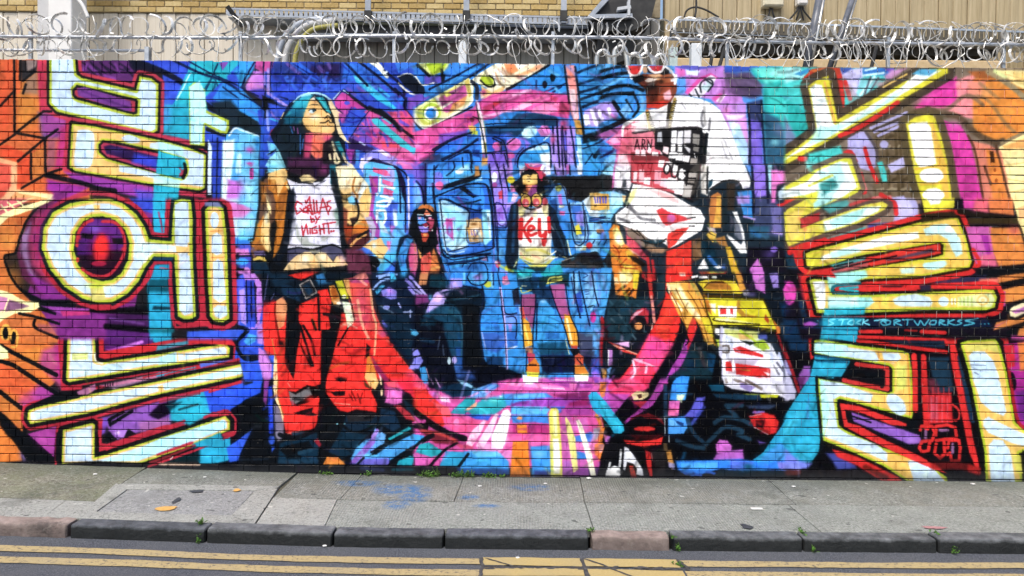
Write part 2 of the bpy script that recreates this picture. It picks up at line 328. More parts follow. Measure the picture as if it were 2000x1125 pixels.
    G(B2, [(66, RD), (30, BK), (0, LM), (-22, CR)], 8); L(BK, '1640,40 1720,50', 30, 16); F('6a78a8', '1600,40 1700,30 1740,80 1600,70', 16)
    G(RG, [(58, RD), (28, '081820'), (0, LM), (-24, CR), (-40, LB)], 8)
    F('7d2a82', '430,-10 540,-30 430,60 340,200 310,400 330,520 280,480 250,300 330,120', 40, 0, .6)
    L(RD, '930,15 1060,70 1160,180|1300,130 1300,290 1200,290', 24, 8); L(RD, '1190,600 1210,510 1250,500 1330,510 1330,700 1360,990 1420,1015 1560,1000|720,850 860,850|1190,590 1120,690 1000,800 920,840', 22, 8)
    F('0aa0cc', '1210,530 1320,525 1320,640 1180,640', 12); L('c05a78', '1250,550 1310,560', 10); F('103a60', '1190,470 1350,470 1350,500 1210,500', 10)
    F(CR, '735,60 780,60 780,110 735,110', 10); F('d8cc6c', '700,690 800,690 830,800 720,810', 10); B(LM, 750, 690, 90, 30); F(CR, '1370,380 1470,390 1470,430 1380,440', 10)
    F('c8e4f8', '1110,350 1340,375 1370,400 1340,430 1200,420 1140,490 1090,560 1040,420', 16); L('f4f0d0', '1130,510 1200,430 1340,420', 16, 8)
    F(LB, '1365,60 1430,30 1470,45 1480,350 1430,385 1365,360', 10, 0); F(LB, '1400,470 1440,435 1480,460 1510,900 1440,925 1400,880', 10)
    E(LB, 1675, 180, 34, 66); F(LB, '1655,300 1690,275 1730,300 1735,440 1690,455 1650,430', 8, 0); F(LB, '1665,510 1700,480 1740,510 1765,800 1715,825 1665,790', 8); F(LB, '1665,870 1700,845 1770,850 1775,920 1720,950 1680,930', 8)
    L('e08030', '1640,268 1735,262|1650,472 1745,470|1665,835 1760,832', 8, 5)
    # ring centre
    F('5a2280', '620,240 720,170 860,170 950,250 980,380 900,420 640,420', 20); F('1c0e22', '600,400 990,420 940,600 800,640 640,570', 20); F('4a1a70', '600,330 720,330 720,450 600,450', 20); B('7a5ad0', 740, 250, 60, 40, .8); F(BK, '640,280 730,290 720,330 630,320', 10); F(BK, '870,320 960,320 960,370 880,360', 10)
    L('d02238', '600,380 610,290 660,210 720,180|800,190 900,200 960,280 975,400 940,500 860,600 780,620 700,600 640,560', 24, 8); E('e01420', 790, 400, 60, 115, 4, 30); B('d01838', 790, 400, 100, 130, .6); E('b01040', 770, 520, 60, 20, 0, 10); E('f01818', 790, 380, 46, 70, 0, 12); E('e84030', 605, 490, 14, 20)
    # ---- stacked bars at the lower left
    T(0, 660, .25, -9, 663, 466, 1200)
    F('d8702a', '-20,-20 480,60 480,300 200,560 180,740 -20,740', 10); F('e0862e', '90,120 330,60 340,250 200,180', 30); B('e07a30', 150, 80, 90, 60, .7); F('df5c28', '-20,180 110,240 300,380 200,460 -20,400', 30); F('d07830', '30,460 170,560 180,700 60,620 -20,520', 20)
    F('b8487e', '330,100 480,40 480,400 380,290 300,200', 40); F('b02c80', '430,60 500,60 490,380 440,300', 30); F('a83a98', '150,500 320,350 480,460 190,560', 50); B('c84a60', 200, 470, 80, 60, .8)
    F('e27a2a', '-20,690 160,850 170,960 -20,980', 16); B('8870b8', 185, 910, 40, 60); F('10081a', '200,760 430,700 480,960 200,960', 10)
    F(BK, '-20,560 40,600 180,740 440,960 210,960 100,800 0,690', 10); F('a83a9c', '215,750 440,690 420,930', 8); B('c850b0', 330, 800, 60, 60, .5)
    L(BK, '0,60 90,110 440,290|0,180 100,210 480,460|0,420 180,560 200,600 190,740', 34, 6, 0); F('f3eca6', '-20,40 60,100 70,160 -20,170', 10)
    L('ecb040', '30,0 60,10|90,70 120,70 135,20 125,0', 16, 5); F(BK, '75,0 125,-20 115,50 85,50', 8)
    F('501c68', '800,-20 1200,-20 1190,60 820,100', 12); L('c870e0', '880,100 1110,30', 26, 14); F('a038a8', '830,90 1000,70 860,104', 10)
    F('10a8d4', '1200,-20 1470,-20 1560,200 1640,560 1790,700 1820,980 1560,980 1500,880 1330,560 1250,400', 14)
    F('1450e8', '1570,330 2010,150 2010,440 1860,570 1640,580', 12); F('1450e8', '1830,60 1900,60 2010,130 2010,200 1830,180', 10); F('48b8f0', '1860,30 1950,-10 2010,20 2010,80 1940,90', 10); L(BK, '1830,20 1880,120 1950,190|1860,30 1940,-20', 40, 8)
    F('0a0a14', '1800,560 2010,420 2010,1010 1540,1010 1780,960 1960,720 1800,850', 12); F('1a5cf0', '1970,715 1860,960 1790,970 1770,860', 10); F('08242c', '1340,850 1560,820 1560,960 1200,970', 30); L('1a2a40', '1900,880 2010,900', 14); L('3a6a90', '1880,950 2000,930', 6)
    F('8a50b8', '790,630 1300,480 1360,640 900,800', 20); F('7848c8', '780,630 850,620 820,740 790,760', 16); F('10081c', '1190,620 1160,600 1240,520 1380,480 1330,590 1240,640', 16); L(BK, '1030,570 860,680 850,640 960,580', 26, 6, 0); F(BK, '800,820 830,740 860,735 920,800', 8); F(BK, '960,790 1000,710 1080,760', 8); F('b078e0', '880,740 990,720 960,790', 12); B('e8c8f0', 920, 740, 20); F('a060a8', '1080,660 1340,620 1330,680 1100,740', 20)
    K1 = '530,-60 740,-60 748,180 800,190 1210,130 1760,45 1795,80 1790,150 1220,230 800,300 540,345 515,330'
    K2 = '220,570 270,545 760,430 1280,330 1880,205 1912,240 1905,300 1240,440 680,590 240,672 218,640'
    K3 = '490,720 720,665 740,680 738,935 800,920 1500,700 1760,610 1795,650 1795,720 1500,840 1080,985 480,990'
    F(RD, '450,-20 500,-20 500,370 640,375 640,410 480,410', 8)
    G(K1, [(44, RD), (30, BK), (0, LM), (-14, CR), (-26, LB)], 7)
    F('d01c28', '770,-60 810,-60 810,105 1200,40 1480,-20 1810,10 1840,60 1520,40 1200,100 820,165 775,150', 8); F(CY, '1230,60 1470,20 1470,50 1220,100', 16, 0, .8)
    G(K2, [(52, RD), (30, BK), (0, LM), (-12, CR), (-24, LB)], 7)
    F(BK, '480,420 640,400 620,470 360,520 230,560 200,540 260,510', 8); F('b06a98', '600,420 740,360 750,400 690,440 610,445', 10); F('c898c8', '780,370 1240,280 1230,310 1000,370 890,400', 16, 0, .7); F('c07898', '1000,330 1230,280 1150,320', 16); L('18101c', '765,370 770,390|820,355 822,380|840,352 842,378|860,350 860,375|880,345 880,370', 10, 4, 0)
    F('b8303c', '1540,185 1900,180 1910,200 1560,240', 8, 0, .5); F('4a68e0', '1560,200 1820,170 1560,235', 10); L('1fb0d8', '1230,290 1520,235', 28, 14); L('c02030', '1120,310 1540,215|1290,290 1560,230', 12, 6)
    G(K3, [(54, RD), (36, BK), (0, LM), (-12, CR), (-24, LB)], 7)
    F(BK, '440,740 490,715 480,985 430,960', 8); F(BK, '480,985 740,960 1060,975 1150,975 1150,1040 480,1040', 12)
    F(RD, '760,630 800,630 790,820 830,830 1290,680 1400,680 1100,790 830,880 775,860', 8); F('8a50b8', '790,630 1000,590 1300,500 1330,560 1180,660 1290,670 1000,770 830,800 790,780', 6, 0, .0)
    F(CY, '1330,520 1560,440 1620,560 1640,600 1480,680 1330,640', 20); F('0a3a48', '1290,520 1420,500 1330,570', 20); L('18343c', '1400,560 1540,520', 16, 12); F('10a0c8', '1500,830 1720,740 1760,830 1500,860', 14); L(RD, '1330,690 1440,650|1600,620 1670,590|1230,910 1500,820', 22, 10); L(RD, '1660,600 1780,590|1750,760 1820,740', 32, 10)
    L('a02030', '1170,975 1300,930 1520,840|1250,500 1560,430', 20, 10, a=.8); L('d03060', '1230,490 1450,440', 10, 6)
    for q, c in (('580,-60 690,-60 690,70 640,90 575,70', LB), ('575,190 690,185 705,260 670,300 560,290', LB), ('790,230 830,205 1230,160 1370,110 1400,120 1400,170 1000,240 820,280', 'b8dcf4'), ('1290,370 1540,300 1880,230 1890,280 1560,340 1290,410', 'b4e4f6'), ('800,960 1000,900 1240,790 1740,640 1770,700 1500,800 1080,960', 'a8e2f4'), ('530,750 700,690 710,960 540,960', LB)): F(c, q, 10)
    F('a8e4ec', '1240,150 1360,120 1380,190 1240,210', 16); L(CR, '1385,110 1390,190|1430,105 1440,140', 10, 6); F(CR, '1235,375 1275,365 1280,420 1240,425', 8); F('d8dc90', '560,120 690,115 690,170 560,175', 10); L('b8c860', '570,135 680,130|570,160 680,155', 8, 5); L('f6f0d4', '740,120 750,180 800,200', 14, 8)
    L('d82030', '1930,210 1925,300|1955,215 1950,290', 12, 4); L('d82030', '1640,420 1900,330 1930,280', 20, 8)
    F('c8a890', '1240,975 1570,985 1560,1000 1240,995', 8); L('d8d8d0', '1330,950 1350,930', 8)
def paint_girl():
    # ---- girl looking up, with her surroundings
    T(440, 110, .19, 466, 0, 808, 322)
    F('1e49cc', '380,30 2020,30 2020,2400 380,2400', 10)
    F('1da0e6', '-20,40 330,40 260,180 170,310 20,330 -20,250', 12); F('18b8c8', '-20,100 40,50 100,60 60,170 -20,260', 16); B('2a8cf0', 250, 120, 70, 80, .8)
    F('1d8fe6', '-20,310 160,330 260,430 370,520 360,690 200,590 -20,490', 14); B('3ac0f0', 60, 420, 130, 60, .6, 30)
    F('c070dc', '210,300 290,150 390,150 400,400 340,390 210,350', 12); B('e080d0', 260, 290, 60, 60, .9); F('cc48a0', '310,40 510,40 460,150 380,160 300,120', 14); F('3a40c8', '240,350 410,330 420,470 330,420', 20)
    L('0d1440', '170,310 210,210 300,60|165,310 200,345 340,410|20,320 190,400 370,520 370,560|395,50 390,150 410,300 410,520|470,60 470,350 640,440', 16, 7)
    L('a890f0', '440,130 440,380 600,490 640,520', 30, 6, 0); L('8a80f0', '400,160 405,290', 16, 6)
    F('16242c', '-20,500 60,510 200,600 350,690 370,780 340,800 100,720 -20,740', 20); F(BK, '380,400 480,440 560,500 640,520 560,620 500,580 440,560 430,640 390,640', 14)
    F('1450c8', '370,540 400,560 400,1130 350,1130', 10); L('8898f4', '430,560 430,640 440,760', 26, 8); F('1a3ec8', '330,560 370,540 380,720 350,700', 10)
    F('2850d8', '440,480 640,530 560,650 460,660', 20); L('7a6ae0', '470,570 500,620 560,660', 20, 8); L('28b0e0', '460,640 550,670', 18, 10)
    F('5ac2f4', '-20,800 60,730 130,730 350,830 340,1140 -20,1140', 14); B('a8e4fa', 60, 960, 80, 160, .9); L('b0ecfc', '40,1000 60,1300|150,1020 150,1150', 40, 20); B('c040a8', 250, 960, 60, 40, .9); L('c8ecfa', '70,740 200,770 340,820', 18, 8); B('c83898', 250, 1100, 50, 20); B('1a8ae0', 330, 900, 30, 90)
    F('b82038', '450,800 470,760 560,700 540,760 480,830', 14); F('62c8f4', '430,870 540,920 560,960 450,1000', 10); F('8ce0f0', '410,1130 440,1060 550,950 600,1010 630,1130', 10); L('0c1430', '440,1010 520,960', 16)
    # blue night sky strokes
    F('203890', '480,60 1200,60 1300,250 700,330 500,250', 40); F('1d44d8', '480,240 1040,290 1000,380 700,400 480,420', 30); F('241a50', '880,90 1180,70 1180,210 1000,250 850,200', 30); F('1560e0', '640,60 760,60 1060,290 1040,330', 12)
    L('0a1c70', '700,80 1060,300|860,60 1150,260|620,90 980,330', 14, 10); L('6a50b0', '640,80 760,180|960,110 1000,160|1060,80 1080,120', 36, 20)
    for i in range(26): L(['0f2a9c', '2a66e8', '16389c', '2e58e0'][i % 4], '%d,%d %d,%d' % (480+(i*97)%560, 190+(i*53)%210, 540+(i*97)%560, 160+(i*53)%190), 18+(i*7) % 16, 14)
    F('1a6ae4', '1220,70 1500,60 1700,250 1860,440 1840,520 1600,470 1200,260', 20); F('2548c8', '1180,280 1400,240 1700,500 1500,520 1260,360', 24); B('4a40b8', 1540, 310, 70, 40, .8)
    for i in range(22): L(['0f2a9c', '2a72e8', '1434a0', '3a50e0', '6048b8'][i % 5], '%d,%d %d,%d' % (1200+(i*131)%560, 90+(i*67)%360, 1270+(i*131)%560, 150+(i*67)%360), 14+(i*7) % 22, 14)
    F('22c4ec', '1310,190 1400,220 1760,530 1730,550 1560,450 1340,260', 12); L('6ae0f4', '1340,220 1500,340', 18, 10); L('30b0f0', '1580,330 1680,410', 26, 10)
    L('0a0f30', '1230,60 1460,300|1380,60 1560,200 1780,390|1520,60 1800,290 1840,430|1860,430 1840,530 1960,680', 26, 8); L('f2f4dc', '1500,60 1580,120 1660,210', 34, 6); L('f2f4dc', '1560,60 1620,130', 22, 6); E('e8f8f8', 1655, 160, 14)
    F('2a7ae8', '1740,60 2020,60 2020,200 1900,110 1780,170', 10); F('0c1424', '1770,210 1860,180 1950,200 2020,270 2020,390 1960,390 1850,320', 8); L('f2f0e0', '1770,210 1870,175 1950,210 2000,280', 12, 5); L('f2f0e0', '1780,280 1860,350 1920,385 2020,380', 20, 5)
    F('7a48c0', '1880,420 2020,420 2020,520 1870,560', 16); L('0a0f30', '1740,330 1850,440 1850,540', 22, 8)
    # pink panel and dark diagonal
    F('d03aa0', '1120,440 1200,370 1320,420 1460,540 1300,540 1200,580 1130,520', 10); B('e858b8', 1180, 450, 60, 40, .6); E('3450d8', 1250, 480, 30, 20)
    F('d84a98', '1480,520 1620,560 1960,920 2020,980 2020,1140 1900,1130 1480,900 1280,830 1380,620', 20); F('b040a0', '1130,560 1280,520 1400,620 1200,700', 14); F('7a4ac0', '1280,700 1480,620 1560,840 1400,960 1260,900', 24)
    F('e8487c', '1660,570 1860,560 2020,740 2020,960 1940,880', 12); F('e04058', '1600,870 1760,900 1880,1010 1760,1010 1620,950', 20); B('f06070', 1850, 800, 60, 50, .8, 40)
    for i in range(20): L(['b8349c', 'e05a90', '6a48c8', 'd84098', '3058d8'][i % 5], '%d,%d %d,%d' % (1300+(i*71)%560, 620+(i*41)%240, 1380+(i*71)%560, 680+(i*41)%250), 16+(i*5) % 18, 10)
    F('2450d8', '1240,610 1320,520 1450,590 1440,640 1380,700 1230,680', 12); L('1018a0', '1230,660 1300,520|1260,560 1400,640|1230,650 1300,680 1390,660', 10, 5); F('1f58e0', '1200,690 1360,690 1300,830 1260,800', 10)
    L(BK, '1220,350 1470,540 1600,560 1780,720 1960,860', 30, 8); L(BK, '1480,530 1700,650 1800,760', 44, 16); L('0c1a40', '1470,540 1470,570 1390,670 1290,830|1130,440 1200,350 1240,350|1130,520 1210,590', 10, 5); L('a8d0f4', '1110,440 1180,360|1215,350 1260,380', 14, 6)
    F('2cc8d8', '1500,650 1560,630 1950,960 1930,1000 1880,990 1520,690', 10); L('40c8d8', '1610,630 1700,690', 16, 8)
    F('2a1c50', '1270,830 1480,930 1560,960 1460,1000 1360,960 1330,1130 1290,1130 1260,900', 12); F('a83aa8', '1230,950 1330,960 1290,1110', 10); L('c0d0f8', '1380,880 1430,910', 20, 8); F('3a94ec', '1340,960 1380,970 1370,1130 1340,1130', 10)
    F('b8a0f0', '1390,1100 1420,1040 1480,980 1600,960 1720,1060 1720,1130 1380,1130', 14); F('e08cc8', '1560,980 1620,980 1720,1050 1700,1080', 14); F('1a2a5c', '1450,1080 1560,1060 1720,1110 1640,1120', 12); F('58b8f0', '1430,1110 1600,1100 1650,1140 1430,1140', 12); F('d070c8', '1740,1050 1900,1090 2020,1130 1740,1140', 16)
    # hair, face, neck
    F('0e1622', '560,640 660,480 800,400 920,380 1040,420 1110,560 1170,680 1230,860 1250,1140 620,1140 560,980 480,860 460,790 540,690', 8)
    F('1ba0c0', '700,500 800,410 900,395 860,470 830,560 780,660 700,680 600,640', 24); F('0e5a78', '620,620 830,560 790,680 720,720 600,700', 30); F('14222e', '600,700 780,690 820,760 700,1140 640,1140 500,850', 24); L('2a70c0', '670,720 690,790|770,800 770,1000|800,850 790,950', 12, 8); L('a050a0', '700,720 710,760|740,740 750,800', 10, 8)
    L('b8ecf0', '700,470 780,400 900,380 1010,400 1070,440|780,410 860,370', 14, 10); L('f0d090', '570,640 600,580', 10, 6)
    F('edbb6c', '790,650 820,560 870,440 910,420 960,470 1030,560 1080,600 1085,640 1110,680 1120,740 1100,790 1030,790 900,780 830,730', 7); F('d8d0d8', '880,450 915,410 950,460 930,490', 16); B('fad890', 900, 590, 80, 70, .8); B('f8c8a0', 920, 640, 60, 40, .8); B('d8963c', 870, 730, 60, 40, .6)
    F('12181c', '850,510 880,490 960,490 960,510 890,505', 5); F('14283c', '850,560 880,530 920,530 940,560 920,600 880,580', 6); E('bfe4f8', 885, 562, 30, 22, 20, 6); F('0a0c14', '880,530 930,525 935,560 915,560', 5)
    L('12100e', '1020,635 1080,630|1020,685 1060,660 1100,690|1080,590 1075,650', 14, 5); L('b87830', '1050,705 1080,710|1010,640 1050,600', 12, 8)
    F('e87a60', '830,790 1090,790 1100,820 1020,880 1000,1040 930,1060 880,1000', 16); F('c03a68', '820,800 900,800 900,850 880,960 850,1130 800,1100', 24); B('d83a80', 1050, 840, 60, 40, .8); F('f06a50', '890,840 1010,880 990,1030 930,1050 890,980', 20); F('4a2448', '640,1040 860,1040 1000,1060 1090,1040 1090,1160 640,1160', 30); F('18141c', '1000,900 1110,840 1130,1130 1000,1100', 20)
    F('eccd94', '1080,430 1170,600 1160,680 1230,850 1290,890 1260,890 1170,800 1130,640 1060,500', 6); F('14788c', '930,430 1000,420 1060,520 1110,560 1080,590 1030,560', 8); L('28b8cc', '950,430 1060,560', 20, 8); L(BK, '910,420 970,490 1040,580|1060,480 1100,600 1140,740', 12, 5); F(BK, '1090,560 1130,640 1140,740 1110,800 1090,700', 8)
    F('1a98a8', '1120,880 1170,870 1230,1000 1220,1060', 8); L('ecd8a8', '1100,880 1130,980 1170,1080 1130,1090 1120,1000|1070,1010 1080,1060|1210,1000 1240,1080 1310,1130', 24, 8)
    # torso
    T(440, 320, .19, 466, 322, 808, 532)
    F('58c0f2', '-20,-20 345,-20 340,200 330,640 300,800 180,800 60,820 0,400', 14); B('c8ecfa', 60, 40, 50, 80, .9); B('c86ad4', 120, 240, 100, 120, .95); F('d060b4', '0,380 180,420 280,470 180,560 40,540', 24); B('b8dcfa', 200, 620, 140, 100, .9); B('a8e8fa', 250, 300, 60, 200, .7); L('c83898', '240,-10 265,10|270,60 270,140', 40, 8); L('d0f0fc', '30,0 40,80|150,0 150,80', 26, 12)
    F('1c7ae0', '80,790 240,780 260,830 100,830', 14); F('3a48c8', '80,830 260,820 270,1130 100,1130', 14); F('d878cc', '90,880 240,870 250,940 90,945', 14); L(BK, '240,780 330,770|80,950 300,945', 20, 10); E('2a9ce8', 160, 1005, 80, 36, 0, 12); F('d878d4', '90,1080 230,1060 300,1130 90,1130', 16); L(BK, '90,1080 180,1085', 26, 10)
    F('1a40a8', '345,-20 410,-20 400,120 350,160', 10); F('0a1230', '380,140 440,90 380,300 345,250', 14)
    F('2a6ae4', '1200,-20 2020,-20 2020,1130 1200,1130', 14); F('4fb0f4', '1420,0 1760,0 1830,200 1860,700 1780,900 1600,1130 1440,760', 16); F('8acaf6', '1440,0 1600,30 1520,100 1440,80', 14); F('e05a98', '1510,60 1600,50 1690,100 1640,130 1530,90', 10); F('a838a8', '1470,150 1570,130 1540,300 1520,500 1590,680 1580,780 1480,700 1470,500 1500,330', 14); F('e05aa0', '1620,160 1720,190 1720,240 1630,230', 8); F('e05aa0', '1620,270 1720,290 1720,340 1620,310', 8); F('3a60e0', '1640,370 1780,400 1740,660 1600,650 1660,500', 20); F('d070d8', '1690,630 1750,640 1700,720', 16)
    L('e8f4fc', '1560,320 1590,150 1610,250 1730,260|1620,150 1720,160|1600,330 1720,360|1560,400 1620,380 1700,380 1660,440 1560,430|1560,600 1560,480 1640,480 1650,560 1620,620', 26, 6, 0); F('c0dcf8', '1570,560 1620,600 1680,720 1600,700', 14); L('cfe8fa', '1740,480 1750,620|1600,60 1700,150', 40, 16)
    L('0c1230', '1600,-10 1740,30 1820,140 1850,300 1850,700|1760,40 1790,200 1800,500|1700,0 1840,90 1870,150', 18, 6); F('0c1230', '1790,80 1850,200 1850,420 1810,300', 10); L('d8d0f8', '1880,140 1890,700', 20, 6); F('6a60d8', '1830,0 2020,0 2020,120 1860,100', 16); F('e060b8', '1800,0 1900,0 1940,60 1830,60', 14); L('c060d0', '1940,180 1960,260', 16)
    F('e060a0', '1660,790 1700,800 1690,900 1660,840', 16); F('3ab4e8', '1640,940 1760,900 1740,1000 1600,1130 1560,1130', 14); L('0c1230', '1620,960 1740,1050|1500,950 1640,980', 14, 6)
    F('0b1018', '1880,720 1900,560 1940,470 2020,430 2020,740', 8); F('0e1c30', '1790,760 1900,710 2020,720 2020,1130 1740,1130 1760,900', 14); F('2a90e0', '1800,860 1860,760 1930,780 1880,880 1850,1000 1880,1130 1810,1130 1770,960', 12); F('d04a80', '1900,820 1960,810 1970,960 1960,1130 1900,1130 1880,960', 14)
    F(BK, '380,150 640,30 1100,20 1290,200 1300,900 1560,960 1560,1130 260,1130 270,860', 14)
    F('68d0f0', '420,-20 600,-20 620,40 440,80', 10); F('8adcf0', '420,90 560,20 620,50 630,110 560,90', 10)
    F('6a4a3c', '400,160 520,90 640,300 520,560 470,620 440,880 330,860 300,1000 260,900 330,680 360,400', 16)
    F('c8761c', '440,110 530,100 610,50 640,80 590,160 640,170 640,300 600,700 540,930 490,970 500,860 530,640 510,560 520,400 490,300 440,260', 8); F('eec070', '440,100 610,40 640,110 620,180 560,300 540,340 520,170 440,160', 10); F('d98a30', '460,170 510,160 520,300 480,280', 10); F('c0701c', '360,180 430,200 410,400 370,420', 24, 0, .7); F('6a3c1c', '545,330 640,260 600,500 550,560', 30, 0, .6)
    F('cf7a1e', '330,620 400,520 390,680 360,780 290,860 270,840 300,780', 14); F('eec878', '370,640 420,510 450,500 460,640 450,760 470,890 440,910 360,820', 8); F('f0dc98', '420,340 470,450 470,520 430,480', 10); B('c8d8d0', 420, 560, 30, 90, .8); F('a8601c', '290,800 370,800 430,900 300,880', 16, 0, .7)
    F('dcdcf0', '630,150 720,190 860,200 990,180 1080,100 1110,260 1140,360 1190,860 1100,820 1000,840 900,870 760,855 640,870 680,520 700,330', 8); F('a8b0a8', '760,560 800,540 830,640 860,800 980,850 800,850 730,760 720,640', 20); F('b0b4b0', '1000,600 1100,480 1160,460 1170,620 1030,800 980,800', 26); F('787e8c', '680,500 740,560 700,700 660,800', 24, 0, .7); B('e0e0f4', 880, 680, 60, 80); L('3a3a50', '930,220 1020,180|970,190 1030,170', 8, 5); F('8aa89c', '1120,480 1160,440 1180,600 1130,640', 20)
    F('0c1420', '640,330 700,240 740,400 700,530 650,820 560,1050 480,1000 590,800', 20); F('e8d088', '630,200 660,240 650,270 620,230', 8)
    F('e8d090', '760,140 800,110 870,110 940,165 900,195 780,180', 8); F('3a1c34', '650,10 1100,20 1060,100 940,170 850,100 760,120 640,80', 30, 0, .6); B('a03a80', 1010, 60, 60, 60, .7); L(BK, '740,195 900,205|800,185 1000,170', 8, 5)
    F('167890', '1070,0 1140,0 1130,100 1180,300 1190,480 1150,380 1080,200', 10); F('0b141c', '1080,60 1120,60 1180,300 1240,500 1260,900 1190,850 1160,480 1090,240', 14)
    F('f0e0b0', '1130,30 1300,0 1370,100 1480,220 1490,320 1380,400 1340,350 1320,280 1220,320 1170,260 1150,120', 10); F('e2ae54', '1170,260 1330,240 1340,360 1210,360', 30, 0, .6); B('fae8d0', 1230, 130, 60, 120, .8); F('e8be68', '1360,300 1480,240 1500,340 1480,520 1420,560 1400,460', 14); L('b06a28', '1330,140 1310,260 1360,330|1390,200 1350,360', 18, 8); F('d8e8e8', '1420,170 1450,240 1380,360 1360,300', 14)
    F('edc070', '1200,370 1400,400 1480,540 1440,640 1350,680 1240,600', 20); F('68c8f0', '1255,350 1300,330 1350,370 1330,420 1270,410', 8); L(BK, '1340,360 1370,480 1350,580 1290,640|1310,620 1300,740', 22, 8); F('3a2a2c', '1280,560 1360,540 1340,600 1300,620', 14); F('8a4030', '1210,440 1260,480 1250,640 1240,800 1220,700', 14)
    F('d8741e', '1310,650 1440,560 1480,620 1470,700 1380,730 1300,770', 16); F('a83c18', '1220,640 1310,640 1290,800 1250,820', 20); F('b0a8c8', '1430,550 1500,540 1550,650 1530,780 1480,790 1500,700', 10)
    F('4a2228', '1250,800 1320,720 1480,700 1490,780 1400,870 1300,900', 16); F('6a3048', '1240,880 1400,880 1480,960 1500,1130 1260,1130', 30); L('f0b060', '1290,840 1360,770 1440,730', 26, 8); L(BK, '1360,750 1470,690', 28, 8)
    F('edbe70', '1410,850 1500,790 1600,760 1640,840 1680,870 1620,970 1560,950 1480,880', 8); B('bfe0f0', 1530, 840, 30, 40); L('b06a28', '1560,900 1620,940|1560,960 1620,970', 8, 5); E(BK, 1540, 1020, 50, 50); L('6a6068', '1510,1040 1540,1060', 10)
    F('4a4a68', '640,890 760,870 900,890 1080,840 1190,870 1240,1000 1140,940 1110,1000 1040,930 930,920 900,930 840,910 740,960 640,1060', 14); F('edc888', '590,1100 640,1030 720,950 820,905 880,910 915,940 960,910 1030,915 1090,990 1110,1010 1140,950 1200,950 1260,1040 1100,1060 900,1070 600,1100', 8); B('f4e8d0', 820, 980, 60, 60, .9); B('f4e0c0', 1000, 960, 60, 50, .9); B('f0c0b0', 1200, 1000, 40, 60, .8); B('e0a050', 910, 1030, 60, 60, .6); L(BK, '640,880 760,860 900,890 1050,840 1110,830 1200,880', 14, 6)
    F('e0c050', '280,980 330,950 400,960 430,1010 350,985 290,995', 6); F('10283c', '270,1000 420,1010 470,1130 300,1130', 14); F('5a5080', '290,900 390,890 420,940 300,940', 14)
    # legs
    T(440, 530, .19, 466, 532, 808, 740)
    F('1a50e0', '60,300 400,300 520,900 540,1130 200,1130 60,560', 12)
    F('3a58e8', '110,60 210,20 210,540 140,520 110,300', 12); F('c078e0', '180,20 300,20 370,110 380,330 350,540 300,600 250,590 310,520 320,150 270,90 210,110', 12); F('a888e8', '140,200 200,170 215,560 160,520', 12); F('1a3ac0', '210,90 300,90 320,540 230,540', 10); L('0a0c28', '215,90 225,530|265,110 270,500|300,120 318,530', 14, 6); F('1e48e0', '230,500 320,500 300,580 230,560', 12); B('e890e0', 250, 585, 26, 14); F('a87ae0', '320,560 380,520 400,760 330,740', 20)
    F('3aa8f0', '190,720 240,640 320,660 310,720 230,770', 12); F('1a48d8', '130,720 240,760 400,780 340,900 220,820', 14); L(BK, '120,570 210,590 220,620 90,740|50,760 170,870 330,880|100,760 200,900 350,890', 40, 8); F('c878d8', '340,780 420,830 480,960 470,1130 390,1130 340,920', 14); F('b83848', '390,790 480,780 520,860 440,870', 14); F('1a5ae8', '310,980 370,1020 380,1130 300,1130', 10)
    F('0a1622', '370,-20 1300,-20 1500,150 1500,300 380,330', 12); F('14304a', '560,120 780,180 760,330 600,260', 24); L('4a5080', '440,20 400,290|500,230 470,290', 12, 6); F('10283c', '420,0 640,30 720,90 520,170', 30)
    F(BK, '600,250 780,320 760,560 780,700 720,960 690,1130 560,700 600,450', 14); F(BK, '960,280 1250,330 1240,560 1140,740 1060,1000 1040,1130 960,1130', 12)
    RR = 'f01a10'
    F(RR, '390,330 520,310 560,300 630,420 620,600 610,900 620,960 690,1090 700,1130 540,1130 500,860 400,800 380,560', 10); B('b01020', 420, 400, 50, 90, .8); F('e0905c', '525,300 590,260 630,330 635,390 620,470 600,560 540,600 520,480 505,420', 10); B('e8703c', 560, 500, 40, 60, .8); L('701008', '510,330 510,450 540,620 560,740|560,730 600,760', 18, 8); B(BK, 570, 740, 40, 40)
    F('f0d898', '500,860 530,900 540,1130 490,1130', 8); L('c07030', '480,700 520,900', 16, 8)
    F(RR, '640,40 900,-20 1010,-20 780,90', 8); F(RR, '760,340 950,260 950,200 1050,180 1090,300 1080,400 1060,470 1080,580 1060,600 985,600 980,760 980,1130 700,1130 740,800 760,720 780,570 750,500', 10); L(BK, '955,240 965,600|770,560 860,850 900,970|800,560 880,700 920,860|890,500 930,600|1010,440 1070,450', 26, 8); F(BK, '760,720 850,880 900,960 880,990 800,840', 12); F('b80c10', '860,740 960,640 960,900', 40, 0, .5)
    F('e8483c', '1230,80 1440,40 1490,150 1500,320 1600,560 1700,740 1900,1000 2020,1100 2020,1130 1500,1130 1460,900 1300,560 1270,280', 12); F(RR, '1190,500 1260,580 1330,540 1560,640 1700,760 1900,1010 1980,1130 1030,1130 1100,900 1130,760', 12); B('e04860', 1400, 300, 90, 200, .9); B('c83060', 1420, 480, 120, 160, .7); F('b03a78', '1250,80 1460,50 1480,120 1300,120', 16); F('f0887c', '1310,60 1380,20 1440,10 1470,70 1380,90', 12); L('f0a080', '1360,300 1400,520 1470,690', 30, 14); L('f0988c', '1390,90 1450,140', 26, 12); L('f0b080', '1490,180 1520,440 1550,560 1530,860', 22, 8); B('b83a90', 1620, 640, 60, 60, .7); B('e84a90', 1900, 1060, 80, 50, .7)
